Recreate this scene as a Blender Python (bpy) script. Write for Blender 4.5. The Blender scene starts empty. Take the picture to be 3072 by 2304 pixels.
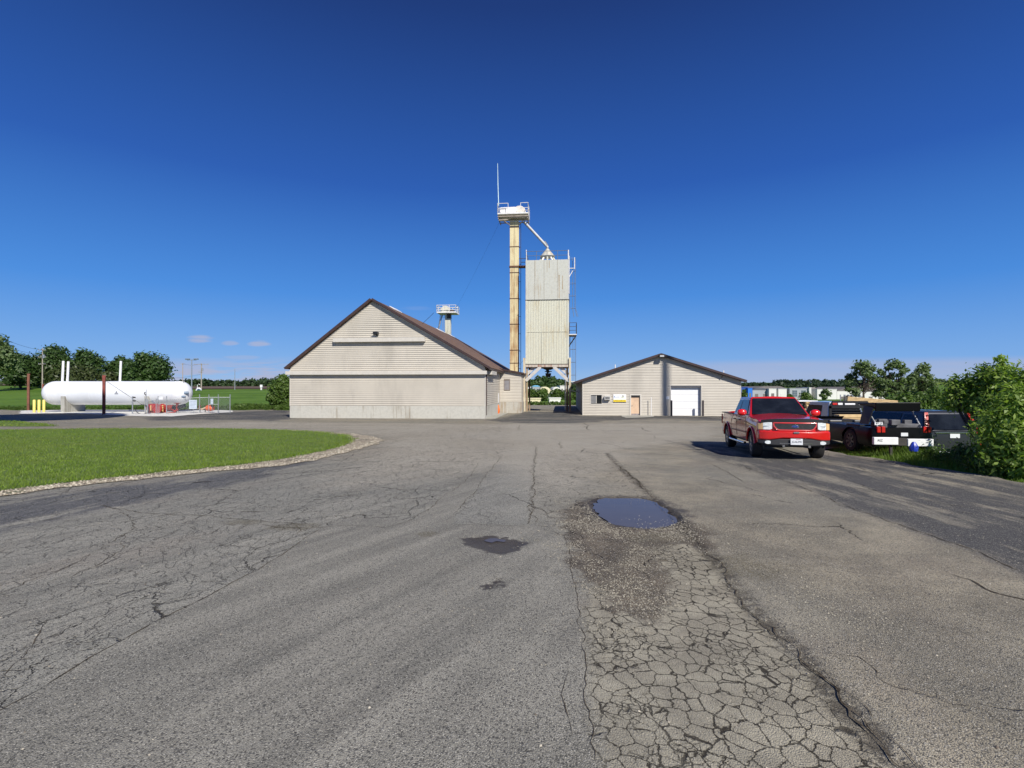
import bpy, math, random
import numpy as np
from mathutils import Vector, Matrix, Euler
from mathutils.geometry import delaunay_2d_cdt
R = math.radians
sc = bpy.context.scene
C = sc.collection
F0, CX, HY, EYE = 1575.0, 1536.0, 1164.0, 1.6      # focal length, principal column, horizon row (photo pixels), eye height

# ---------------------------------------------------------------- camera, sky, sun, exposure
cam = bpy.data.objects.new('camera', bpy.data.cameras.new('camera')); C.objects.link(cam)
cam.data.sensor_width = 36; cam.data.lens = 36 * F0 / 3072
cam.location = (0, 0, EYE); cam.rotation_euler = (R(90) + math.atan(12 / F0), 0, 0)
cam.data.clip_start = 0.05; cam.data.clip_end = 6000
sc.camera = cam
SUN = Vector((0.58, -1.15, 1.0)).normalized()
SEL = math.asin(SUN.z); SROT = math.atan2(SUN.x, SUN.y)
wd = bpy.data.worlds.new('World'); sc.world = wd; wd.use_nodes = True
wn, wl = wd.node_tree.nodes, wd.node_tree.links
wn.clear()
sky = wn.new('ShaderNodeTexSky'); sky.sky_type = 'NISHITA'; sky.sun_disc = False
sky.sun_elevation = SEL; sky.sun_rotation = SROT; sky.altitude = 0; sky.air_density = 1.0; sky.dust_density = 0.25; sky.ozone_density = 3.5
hs = wn.new('ShaderNodeHueSaturation'); hs.inputs['Saturation'].default_value = 1.18; hs.inputs['Value'].default_value = 1.0
wl.new(sky.outputs[0], hs.inputs['Color'])
# clouds: thin low bands and a few small puffs, as directions in the sky
geo = wn.new('ShaderNodeTexCoord')
sep = wn.new('ShaderNodeSeparateXYZ'); wl.new(geo.outputs['Generated'], sep.inputs[0])
def wm(op, a, b=None, c=None):
    n = wn.new('ShaderNodeMath'); n.operation = op
    for i, v in enumerate((a, b, c)):
        if v is None: continue
        if isinstance(v, (int, float)): n.inputs[i].default_value = v
        else: wl.new(v, n.inputs[i])
    return n.outputs[0]
def wmr(v, a, b, c=0.0, d=1.0):
    n = wn.new('ShaderNodeMapRange'); n.interpolation_type = 'SMOOTHSTEP'
    wl.new(v, n.inputs[0])
    for i, k in enumerate((a, b, c, d)): n.inputs[i + 1].default_value = k
    return n.outputs[0]
az = wm('DIVIDE', sep.outputs[0], wm('MAXIMUM', sep.outputs[1], 0.05))      # tangent of azimuth
el = wm('DIVIDE', sep.outputs[2], wm('MAXIMUM', sep.outputs[1], 0.05))
cmb = wn.new('ShaderNodeCombineXYZ'); wl.new(wm('MULTIPLY', az, 7.0), cmb.inputs[0]); wl.new(wm('MULTIPLY', el, 70.0), cmb.inputs[1])
nz = wn.new('ShaderNodeTexNoise'); nz.inputs['Scale'].default_value = 1.0; nz.inputs['Detail'].default_value = 6; nz.inputs['Roughness'].default_value = 0.62
wl.new(cmb.outputs[0], nz.inputs['Vector'])
fl = wm('MULTIPLY', wmr(nz.outputs[0], 0.39, 0.56), wm('MULTIPLY', wmr(el, 0.0, 0.012), wmr(el, 0.066, 0.030)))
fl = wm('MULTIPLY', wm('MULTIPLY', fl, wmr(az, 0.05, -0.25)), 0.85)
# smooth veil low on the right
edge = wm('ADD', wm('MULTIPLY', wm('SUBTRACT', az, 0.3), 0.014), 0.052)
veil = wm('MULTIPLY', wmr(wm('SUBTRACT', edge, el), -0.004, 0.012), wmr(az, 0.10, 0.45))
veil = wm('MULTIPLY', veil, wm('ADD', wm('MULTIPLY', nz.outputs[0], 0.5), 0.28))
def puff(px, py, w, h, k):
    a0 = (px - CX) / F0; e0 = (HY - py) / F0
    dx = wm('DIVIDE', wm('SUBTRACT', az, a0), w / F0); dy = wm('DIVIDE', wm('SUBTRACT', el, e0), h / F0)
    d = wm('ADD', wm('MULTIPLY', dx, dx), wm('MULTIPLY', dy, dy))
    d = wm('ADD', d, wm('MULTIPLY', wm('SUBTRACT', nz.outputs[0], 0.5), 3.2))
    return wm('MULTIPLY', wmr(d, 1.0, 0.0), k)
cl = wm('MAXIMUM', fl, veil)
for a in [(600, 1017, 52, 13, .8), (688, 1028, 30, 9, .55), (778, 1030, 38, 13, .7), (725, 1073, 60, 8, .35), (905, 1082, 60, 6, .25), (1250, 925, 60, 8, .12)]:
    cl = wm('MAXIMUM', cl, puff(*a))
ahead = wmr(sep.outputs[1], 0.05, 0.15)
cl = wm('MULTIPLY', cl, ahead)
mx = wn.new('ShaderNodeMix'); mx.data_type = 'RGBA'; wl.new(cl, mx.inputs[0]); wl.new(hs.outputs[0], mx.inputs[6]); mx.inputs[7].default_value = (3.9, 4.2, 5.7, 1)
rp = wn.new('ShaderNodeValToRGB'); wl.new(wmr(sep.outputs[2], 0.0, 0.7, 0.0, 1.0), rp.inputs[0]); cr = rp.color_ramp
for nd in wn:
    pass
mrn = [l.from_node for l in wl if l.to_node == rp][0]; mrn.interpolation_type = 'LINEAR'
STOPS = [(0.0, (.27, .46, .76)), (.04/.7, (.165, .365, .75)), (.165/.7, (.055, .235, .68)), (.35/.7, (.020, .096, .42)), (.59/.7, (.0105, .035, .175)), (1.0, (.010, .032, .17))]
while len(cr.elements) < len(STOPS): cr.elements.new(.5)
for e_, (p_, c_) in zip(cr.elements, STOPS): e_.position = p_
for e_, (p_, c_) in zip(cr.elements, STOPS): e_.position = p_; e_.color = (*c_, 1)
sc10 = wn.new('ShaderNodeVectorMath'); sc10.operation = 'SCALE'; wl.new(rp.outputs[0], sc10.inputs[0]); sc10.inputs[3].default_value = 9.6
m1 = wn.new('ShaderNodeMix'); m1.data_type = 'RGBA'; m1.inputs[0].default_value = 0.9; wl.new(hs.outputs[0], m1.inputs[6]); wl.new(sc10.outputs[0], m1.inputs[7]); wl.new(m1.outputs[2], mx.inputs[6])
bg = wn.new('ShaderNodeBackground'); bg.inputs['Strength'].default_value = 0.10
wo = wn.new('ShaderNodeOutputWorld'); wl.new(mx.outputs[2], bg.inputs[0]); wl.new(bg.outputs[0], wo.inputs[0])
sl = bpy.data.lights.new('sun', 'SUN'); sl.energy = 5.0; sl.angle = R(0.53); sl.color = (1.0, 0.955, 0.88)
sun = bpy.data.objects.new('sun', sl); C.objects.link(sun); sun.rotation_euler = SUN.to_track_quat('Z', 'Y').to_euler(); sun.location = (20, -30, 60)
sc.view_settings.view_transform = 'Standard'; sc.view_settings.look = 'None'; sc.view_settings.exposure = 0.15; sc.view_settings.gamma = 1
sc.render.engine = 'CYCLES'

# ---------------------------------------------------------------- terrain height, pixel to place
TL = ([-3000, 0, 40, 48, 56, 64, 70, 120, 200, 260, 400, 3000], [0, 0, -1.0, -1.17, -1.22, -1.25, -1.36, -.5, .84, 2.0, 3.5, 6])
TR = ([-3000, 0, 40, 48, 56, 64, 70, 95, 150, 300, 420, 700, 1100, 3000], [0, 0, -1.0, -1.17, -1.22, -1.25, -1.3, -1.5, -3.2, -4.0, -3.0, 7, 13, 15])
def sstep(x, a, b):
    t = np.clip((x - a) / (b - a), 0, 1); return t * t * (3 - 2 * t)
def G(x, y):
    x = np.asarray(x, float); y = np.asarray(y, float)
    a = x / np.maximum(y, 1.0)
    w = sstep(a, -.42, -.26)
    z = np.interp(y, *TL) * (1 - w) + np.interp(y, *TR) * w
    z = z + sstep(a, -.62, -.95) * np.clip((y - 150) / 150, 0, 1) * 3.2
    z = z + .13 * np.exp(-((x - 4.0) ** 2 / 30 + (y - 60) ** 2 / 30))
    z = z - .35 * sstep(x, 12.2, 13.2) * sstep(y, 8, 12) * sstep(y, 26, 20)
    return z
def g(x, y): return float(G(x, y))
def P(px, py):
    a = (px - CX) / F0; Y = 30.0
    for _ in range(80):
        h = EYE - g(a * Y, Y)
        Yn = F0 * h / max(py - HY, 1.0)
        Y = .5 * Y + .5 * min(Yn, 2500)
    return (a * Y, Y)
def at(px, Y): return (px - CX) / F0 * Y
def zat(py, Y): return EYE + (HY - py) / F0 * Y

# ---------------------------------------------------------------- scene helpers
def props(o, label=None, cat=None, group=None, kind=None):
    if label: o['label'] = label
    if cat: o['category'] = cat
    if group: o['group'] = group
    if kind: o['kind'] = kind
    return o
def thing(name, label, cat, loc=(0, 0, 0), rz=0.0, group=None, scale=None):
    o = bpy.data.objects.new(name, None); C.objects.link(o); o.empty_display_size = .3
    o.location = loc; o.rotation_euler = (0, 0, rz)
    if scale: o.scale = scale
    return props(o, label, cat, group)
class MB:
    def __init__(s): s.v = []; s.f = []
    def add(s, vs, fs):
        b = len(s.v); s.v += [tuple(p) for p in vs]; s.f += [tuple(i + b for i in f) for f in fs]; return s
    def box(s, x0, x1, y0, y1, z0, z1, m=None):
        vs = [Vector(p) for p in ((x0,y0,z0),(x1,y0,z0),(x1,y1,z0),(x0,y1,z0),(x0,y0,z1),(x1,y0,z1),(x1,y1,z1),(x0,y1,z1))]
        if m: vs = [m @ p for p in vs]
        return s.add(vs, [(0,3,2,1),(4,5,6,7),(0,1,5,4),(1,2,6,5),(2,3,7,6),(3,0,4,7)])
    def bar(s, a, b, w, h=None):
        """rectangular bar from a to b"""
        a, b = Vector(a), Vector(b); h = h or w; d = b - a; L = d.length
        q = d.to_track_quat('Y', 'Z').to_matrix().to_4x4(); q.translation = a
        return s.box(-w/2, w/2, 0, L, -h/2, h/2, q)
    def tube(s, pts, r, n=8, cap=True):
        pts = [Vector(p) for p in pts]; rs = r if isinstance(r, (list, tuple)) else [r] * len(pts)
        rings = []
        up = None
        for i, p in enumerate(pts):
            d = (pts[min(i+1, len(pts)-1)] - pts[max(i-1, 0)]).normalized()
            if up is None or abs(up.dot(d)) > .95: up = Vector((0,0,1)) if abs(d.z) < .9 else Vector((1,0,0))
            x = up.cross(d).normalized(); y = d.cross(x); up = y
            rings.append([p + (x * math.cos(2*math.pi*k/n) + y * math.sin(2*math.pi*k/n)) * rs[i] for k in range(n)])
        vs = [v for rg in rings for v in rg]; fs = []
        for i in range(len(pts)-1):
            for k in range(n):
                a = i*n+k; b = i*n+(k+1) % n; fs.append((a, b, b+n, a+n))
        if cap: fs.append(tuple(reversed(range(n)))); fs.append(tuple(range((len(pts)-1)*n, len(pts)*n)))
        return s.add(vs, fs)
    def prism(s, poly, a0, a1, axis='y'):
        """2D polygon extruded along an axis; poly is (u,w): y->(x,z), x->(y,z), z->(x,y)"""
        n = len(poly)
        def mk(p, a): return (p[0], a, p[1]) if axis == 'y' else ((a, p[0], p[1]) if axis == 'x' else (p[0], p[1], a))
        vs = [mk(p, a0) for p in poly] + [mk(p, a1) for p in poly]
        fs = [tuple(range(n)), tuple(range(2*n-1, n-1, -1))] + [(i, i+n, (i+1) % n + n, (i+1) % n) for i in range(n)]
        return s.add(vs, fs)
    def lathe(s, prof, n=24, m=None, a0=0.0, a1=2*math.pi):
        """profile (r,z) spun round z"""
        full = abs(a1 - a0 - 2*math.pi) < 1e-6; k = n if full else n + 1
        vs = []
        for r, z in prof:
            for i in range(k):
                t = a0 + (a1-a0) * i / n; p = Vector((r*math.cos(t), r*math.sin(t), z)); vs.append(m @ p if m else p)
        fs = []
        for j in range(len(prof)-1):
            for i in range(n):
                a = j*k+i; b = j*k+(i+1) % k; fs.append((a, b, b+k, a+k))
        return s.add(vs, fs)
    def grid(s, fn, nu, nv):
        vs = [fn(i/nu, j/nv) for j in range(nv+1) for i in range(nu+1)]
        fs = [(j*(nu+1)+i, j*(nu+1)+i+1, (j+1)*(nu+1)+i+1, (j+1)*(nu+1)+i) for j in range(nv) for i in range(nu)]
        return s.add(vs, fs)
    def build(s, name, m, parent=None, smooth=None, bevel=0, loc=None, fix=True, solid=0):
        me = bpy.data.meshes.new(name); me.from_pydata([tuple(p) for p in s.v], [], s.f)
        if fix:
            import bmesh
            bm = bmesh.new(); bm.from_mesh(me); bmesh.ops.recalc_face_normals(bm, faces=bm.faces); bm.to_mesh(me); bm.free()
        me.materials.append(m)
        if smooth is not None:
            me.polygons.foreach_set('use_smooth', [True]*len(me.polygons)); me.set_sharp_from_angle(angle=R(smooth))
        o = bpy.data.objects.new(name, me); C.objects.link(o)
        if parent: o.parent = parent
        if loc: o.location = loc
        if solid:
            md = o.modifiers.new('solid', 'SOLIDIFY'); md.thickness = solid; md.offset = -1
        if bevel:
            md = o.modifiers.new('bevel', 'BEVEL'); md.width = bevel; md.segments = 2; md.limit_method = 'ANGLE'; md.angle_limit = R(40)
        return o
def npmesh(name, V, Fq, m, parent=None, attrs=None, smooth=False):
    """numpy mesh: V (n,3), Fq (k,3 or 4)"""
    me = bpy.data.meshes.new(name); n = len(V); k, w = Fq.shape
    me.vertices.add(n); me.vertices.foreach_set('co', np.asarray(V, np.float32).ravel())
    me.loops.add(k*w); me.loops.foreach_set('vertex_index', np.asarray(Fq, np.int32).ravel())
    me.polygons.add(k); me.polygons.foreach_set('loop_start', np.arange(0, k*w, w, dtype=np.int32))
    try: me.polygons.foreach_set('loop_total', np.full(k, w, np.int32))
    except Exception: pass
    me.update(calc_edges=True)
    if smooth: me.polygons.foreach_set('use_smooth', np.ones(k, bool))
    for nm, d in (attrs or {}).items():
        a = me.attributes.new(nm, 'FLOAT', 'POINT'); a.data.foreach_set('value', np.asarray(d, np.float32))
    me.materials.append(m); me.update()
    o = bpy.data.objects.new(name, me); C.objects.link(o)
    if parent: o.parent = parent
    return o
def copy_tree(o, parent=None, **kw):
    c = o.copy(); C.objects.link(c)
    if parent: c.parent = parent
    for ch in [k for k in bpy.data.objects if k.parent == o]: copy_tree(ch, c)
    return c
def text(name, s, m, parent, width, x, y, z, h=None, rot=(R(90), 0, 0), depth=.001):
    cu = bpy.data.curves.new(name, 'FONT'); cu.body = s; cu.align_x = 'CENTER'; cu.align_y = 'CENTER'; cu.extrude = depth
    t = bpy.data.objects.new('t', cu); C.objects.link(t)
    bpy.context.view_layer.update(); dg = bpy.context.evaluated_depsgraph_get()
    me = bpy.data.meshes.new_from_object(t.evaluated_get(dg)); bpy.data.objects.remove(t)
    xs = [v.co.x for v in me.vertices]; ys = [v.co.y for v in me.vertices]
    w = max(xs)-min(xs); hh = max(ys)-min(ys); k = width / w; ky = (h / hh) if h else k
    for v in me.vertices: v.co.x = (v.co.x-(max(xs)+min(xs))/2)*k; v.co.y = (v.co.y-(max(ys)+min(ys))/2)*ky
    me.name = name; me.materials.clear(); me.materials.append(m)
    o = bpy.data.objects.new(name, me); C.objects.link(o); o.parent = parent; o.location = (x, y, z); o.rotation_euler = rot
    return o

# ---------------------------------------------------------------- materials
class NT:
    def __init__(s, name):
        s.m = bpy.data.materials.new(name); s.m.use_nodes = True; s.t = s.m.node_tree; s.n = s.t.nodes; s.l = s.t.links
        s.b = s.n['Principled BSDF']; s.out = s.n['Material Output']; s.tc = s.n.new('ShaderNodeTexCoord'); s.o = s.tc.outputs['Object']
    def put(s, sock, v):
        if v is None: return
        if isinstance(v, bpy.types.NodeSocket): s.l.new(v, sock)
        elif isinstance(v, (tuple, list)) and len(v) == 3 and sock.type == 'RGBA': sock.default_value = (*v, 1)
        else: sock.default_value = v
    def math(s, op, a, b=None, c=None):
        n = s.n.new('ShaderNodeMath'); n.operation = op
        for i, v in enumerate((a, b, c)): s.put(n.inputs[i], v)
        return n.outputs[0]
    def mix(s, f, a, b, mode='MIX'):
        n = s.n.new('ShaderNodeMix'); n.data_type = 'RGBA'; n.blend_type = mode; s.put(n.inputs[0], f); s.put(n.inputs[6], a); s.put(n.inputs[7], b); return n.outputs[2]
    def map(s, vec=None, scale=(1,1,1), rot=(0,0,0), loc=(0,0,0)):
        n = s.n.new('ShaderNodeMapping'); s.l.new(vec or s.o, n.inputs[0]); n.inputs['Scale'].default_value = scale; n.inputs['Rotation'].default_value = rot; n.inputs['Location'].default_value = loc; return n.outputs[0]
    def smap(s, rot, scale, loc=(0,0,0)):
        return s.map(s.map(rot=(0, 0, rot), loc=loc), scale=scale)
    def noise(s, sc_, det=3, rough=.55, vec=None, dist=0, col=False):
        n = s.n.new('ShaderNodeTexNoise'); s.l.new(vec or s.o, n.inputs['Vector']); n.inputs['Scale'].default_value = sc_; n.inputs['Detail'].default_value = det; n.inputs['Roughness'].default_value = rough; n.inputs['Distortion'].default_value = dist
        return n.outputs[1] if col else n.outputs[0]
    def vor(s, sc_, feat='F1', vec=None, out='Distance', rand=1.0):
        n = s.n.new('ShaderNodeTexVoronoi'); n.feature = feat; s.l.new(vec or s.o, n.inputs['Vector']); n.inputs['Scale'].default_value = sc_; n.inputs['Randomness'].default_value = rand
        return n.outputs[out]
    def mr(s, v, a, b, c=0.0, d=1.0, smooth=True):
        n = s.n.new('ShaderNodeMapRange'); n.interpolation_type = 'SMOOTHSTEP' if smooth else 'LINEAR'; s.put(n.inputs[0], v)
        for i, k in enumerate((a, b, c, d)): n.inputs[i+1].default_value = k
        return n.outputs[0]
    def sep(s, v):
        n = s.n.new('ShaderNodeSeparateXYZ'); s.l.new(v, n.inputs[0]); return n.outputs
    def attr(s, nm):
        n = s.n.new('ShaderNodeAttribute'); n.attribute_name = nm; return n.outputs['Fac']
    def bump(s, h, dist=.01, st=1.0):
        n = s.n.new('ShaderNodeBump'); s.put(n.inputs['Height'], h); n.inputs['Distance'].default_value = dist; n.inputs['Strength'].default_value = st; s.l.new(n.outputs[0], s.b.inputs['Normal'])
    def fin(s, col=None, rough=None, metal=None, spec=None):
        s.put(s.b.inputs['Base Color'], col); s.put(s.b.inputs['Roughness'], rough); s.put(s.b.inputs['Metallic'], metal)
        if spec is not None: s.b.inputs['Specular IOR Level'].default_value = spec
        return s.m
MATS = {}
def mat(name, col, rough=.6, metal=0.0, var=.12, sc_=3.0, spec=None, dirt=None, coat=0.0, bump=0.0):
    """plain surface with gentle procedural tone variation"""
    if name in MATS: return MATS[name]
    t = NT(name); a = t.noise(sc_, 5, .6)
    c = t.mix(t.mr(a, .3, .7), tuple(k*(1-var) for k in col), tuple(min(1, k*(1+var)) for k in col))
    if dirt: c = t.mix(t.math('MULTIPLY', t.mr(t.noise(sc_*.6, 6, .7, vec=t.map(scale=(1, 1, .25))), .5, .72), dirt[1]), c, dirt[0])
    t.fin(c, rough, metal, spec)
    if coat: t.b.inputs['Coat Weight'].default_value = coat; t.b.inputs['Coat Roughness'].default_value = .05
    if bump: t.bump(t.noise(sc_*12, 3), bump)
    MATS[name] = t.m; return t.m
def rusty(name, col, rust=(.23, .10, .03), amt=.5, streak=True, rough=.6, metal=0.0, sc_=1.0):
    if name in MATS: return MATS[name]
    t = NT(name); v = t.map(scale=(3.5*sc_, 3.5*sc_, .22*sc_)) if streak else t.map(scale=(2*sc_, 2*sc_, 2*sc_))
    n1 = t.noise(1.6, 6, .65, vec=v); n2 = t.noise(.35*sc_, 3, .5)
    f = t.mr(t.math('ADD', t.math('MULTIPLY', n1, .7), t.math('MULTIPLY', n2, .5)), .62-.16*amt, .84-.16*amt)
    c = t.mix(f, col, rust); c = t.mix(t.math('MULTIPLY', t.mr(t.noise(6*sc_, 4), .4, .7), .25), c, tuple(k*.6 for k in col))
    t.fin(c, rough, metal); MATS[name] = t.m; return t.m
def leafmat(name, c1, c2, c3=None, trans=.3):
    if name in MATS: return MATS[name]
    t = NT(name); a = t.noise(1.3, 4, .7); n = t.n.new('ShaderNodeNewGeometry')
    c = t.mix(t.mr(a, .35, .65), c1, c2)
    c = t.mix(t.math('MULTIPLY', n.outputs['Random Per Island'], .55), c, c3 or tuple(k*1.5 for k in c2))
    t.fin(c, .5, 0, .35)
    tr = t.n.new('ShaderNodeBsdfTranslucent'); t.l.new(t.mix(1.0, c, (1.25, 1.5, .5), 'MULTIPLY'), tr.inputs[0])
    ms = t.n.new('ShaderNodeMixShader'); ms.inputs[0].default_value = trans; t.l.new(t.b.outputs[0], ms.inputs[1]); t.l.new(tr.outputs[0], ms.inputs[2]); t.l.new(ms.outputs[0], t.out.inputs[0])
    MATS[name] = t.m; return t.m
# ================================================================ GROUND
def poly_px(pts): return np.array([P(*p) for p in pts])
def sd_poly(X, Y, poly):
    """signed distance to polygon, positive inside"""
    d = np.full(X.shape, 1e9); ins = np.zeros(X.shape, bool); n = len(poly)
    for i in range(n):
        x0, y0 = poly[i]; x1, y1 = poly[(i+1) % n]
        ex, ey = x1-x0, y1-y0; L = ex*ex+ey*ey+1e-12
        t = np.clip(((X-x0)*ex+(Y-y0)*ey)/L, 0, 1)
        d = np.minimum(d, np.hypot(X-x0-t*ex, Y-y0-t*ey))
        c = ((y0 > Y) != (y1 > Y)) & (X < (x1-x0)*(Y-y0)/(y1-y0+1e-12)+x0); ins ^= c
    return np.where(ins, d, -d)
def smooth_poly(p, n=2):
    for _ in range(n):
        q = np.roll(p, -1, 0); p = np.stack([p*.75+q*.25, p*.25+q*.75], 1).reshape(-1, 2)
    return p
def sd_line(X, Y, pts):
    d = np.full(X.shape, 1e9)
    for (x0, y0), (x1, y1) in zip(pts[:-1], pts[1:]):
        ex, ey = x1-x0, y1-y0; t = np.clip(((X-x0)*ex+(Y-y0)*ey)/(ex*ex+ey*ey+1e-12), 0, 1)
        d = np.minimum(d, np.hypot(X-x0-t*ex, Y-y0-t*ey))
    return d
S1 = [(1780,2330),(1774,2304),(1760,2130),(1749,1984),(1734,1842),(1712,1743),(1722,1678),(1697,1608),(1640,1580),(1593,1573)]
S2 = [(1819,1359),(1876,1419),(1946,1479),(2025,1548),(2065,1598),(2148,1690),(2253,1828),(2388,1956),(2481,2062),(2637,2247),(2720,2320)]
ALL = poly_px([(1774,2304),(1760,2130),(1749,1984),(1740,1842),(1760,1760),(1800,1700),(1900,1620),(1980,1600),(2060,1610),(2148,1690),(2253,1828),(2388,1956),(2481,2062),(2637,2247),(2690,2304)])
ALL = np.vstack([ALL, [[ALL[-1][0]*.9, -2.0], [ALL[0][0]*1.05, -2.0]]])
FINE = poly_px([(1600,1500),(1606,1400),(1640,1350),(1800,1350),(1876,1419),(1946,1479),(2000,1540),(1900,1640),(1740,1760),(1722,1678),(1690,1608),(1600,1573)])
DIRT = poly_px([(1690,1560),(1720,1520),(1770,1500),(1960,1500),(2050,1550),(2110,1590),(2130,1660),(2050,1625),(1985,1640),(1965,1680),(2010,1740),(2005,1830),(1960,1870),(1880,1850),(1800,1760),(1730,1680),(1705,1620)])
GRAV = poly_px([(2030,1540),(2180,1480),(2300,1520),(2450,1620),(2700,1700),(3000,1800),(3072,2000),(2900,2100),(2600,1900),(2400,1720),(2200,1650),(2080,1600)])
PUD = poly_px([(1784,1508),(1797,1496),(1856,1493),(1936,1495),(1976,1511),(2016,1536),(2028,1553),(1996,1571),(1946,1578),(1881,1574),(1832,1561),(1802,1538),(1786,1520)])
WET2 = poly_px([(1378,1611),(1440,1608),(1500,1610),(1545,1620),(1584,1624),(1563,1638),(1528,1660),(1470,1655),(1419,1638),(1398,1622)])
WET3 = poly_px([(1442,1763),(1480,1733),(1513,1730),(1500,1752),(1450,1767)])
SMO = poly_px([(0,2134),(108,2076),(282,1968),(463,1866),(630,1785),(788,1700),(930,1605),(972,1580),(1062,1552),(1200,1560),(1250,1558),(1444,1377),(1498,1375),(1364,1543),(1369,1573),(1588,1578),(1640,1585),(1697,1608),(1722,1678),(1712,1743),(1734,1842),(1749,1984),(1774,2304)])
SMO = np.vstack([SMO, [[.2, -3], [-9, -3], [-9, 1.0]]])
DARKR = poly_px([(2000,1318),(2300,1350),(2420,1358),(2560,1368),(2800,1408),(3072,1452),(3072,1720),(2775,1600),(2533,1520),(2339,1436),(2097,1362)])
DARKR = np.vstack([DARKR[:6], [[11.5, 4.0], [9.0, 2.0]], DARKR[6:]])
DARKL = poly_px([(-300,1560),(0,1500),(300,1465),(600,1432),(760,1405),(960,1375),(900,1400),(760,1440),(500,1490),(300,1530),(0,1590),(-300,1700)])
SEAL1 = poly_px([(1455,1262),(1570,1236),(1720,1236),(1750,1248),(1870,1247),(2250,1250),(2180,1262),(1900,1258),(1700,1270),(1560,1268)])
SEAL2 = poly_px([(640,1240),(870,1228),(873,1256),(820,1262),(600,1258),(470,1262),(420,1254)])
LIGHT = poly_px([(300,1290),(700,1266),(1500,1272),(2150,1270),(2140,1310),(1900,1345),(1850,1400),(1700,1470),(1620,1450),(1500,1400),(1300,1420),(1050,1450),(1100,1365),(1180,1310),(900,1290)])
PUD, WET2, WET3, DIRT = smooth_poly(PUD), smooth_poly(WET2), smooth_poly(WET3), smooth_poly(DIRT)
ZG = np.concatenate([np.linspace(-9, 1.0, 30), np.exp(np.linspace(math.log(1.05), math.log(96), 330))])
NU = 430
def xl(Z): return np.where(Z < 60, -(1.12*np.maximum(Z, 0)+9), -76.0)
def xr(Z):
    base = 10.15 + .10*np.sin(Z*2.3) + .06*np.sin(Z*5.1+1)
    return base + 33*sstep(Z, 17.2, 24) + .25*np.maximum(Z-24, 0)
uu = np.linspace(0, 1, NU+1)
Zm = np.repeat(ZG[:, None], NU+1, 1)
Xm = xl(ZG)[:, None]*(1-uu)[None] + xr(ZG)[:, None]*uu[None]
X, Y = Xm.ravel(), Zm.ravel()
Zh = G(X, Y)
puddle_level = g(PUD[:, 0].mean(), PUD[:, 1].max()) - .012
sp = sd_poly(X, Y, PUD)
Zh = np.where(sp > -.10, np.minimum(Zh, Zh*(1-sstep(sp, -.10, .02)) + (puddle_level-.035)*sstep(sp, -.10, .02)), Zh)
s2w = sd_poly(X, Y, WET2); s3w = sd_poly(X, Y, WET3)
Zh = Zh - .022*sstep(s2w, -.03, .08) - .015*sstep(s3w, -.02, .06)
ruts = sd_line(X, Y, [P(*p) for p in S2])
Zh = Zh - .005*np.exp(-(ruts/.09)**2)*(Y < 12)
at_ = dict(blot=np.maximum.reduce([1-np.hypot((X-cx)/rx, (Y-cy)/ry) for (cx, cy), rx, ry in ((P(1288,1600), .16, .22), (P(880,1580), .38, .28), (P(730,1566), .35, .18), (P(2180,1690), .7, .5), (P(1960,1610), .5, .3))]), allig=sd_poly(X, Y, ALL), fine=sd_poly(X, Y, FINE), lane=sd_poly(X, Y, poly_px([(1500,1378),(1606,1345),(1598,1420),(1597,1489),(1592,1571),(1369,1571),(1364,1545)])), pud=sp, dirt=sd_poly(X, Y, DIRT), grav=sd_poly(X, Y, GRAV), smo=sd_poly(X, Y, SMO),
           darkr=sd_poly(X, Y, DARKR), darkl=sd_poly(X, Y, DARKL), seal=np.maximum(sd_poly(X, Y, SEAL1), sd_poly(X, Y, SEAL2)), light=sd_poly(X, Y, LIGHT),
           wet=np.maximum(np.maximum(sp, s2w), s3w), rut=ruts)
nr = len(ZG); idx = np.arange(nr*(NU+1)).reshape(nr, NU+1)
FQ = np.stack([idx[:-1, :-1], idx[:-1, 1:], idx[1:, 1:], idx[1:, :-1]], -1).reshape(-1, 4)

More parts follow.
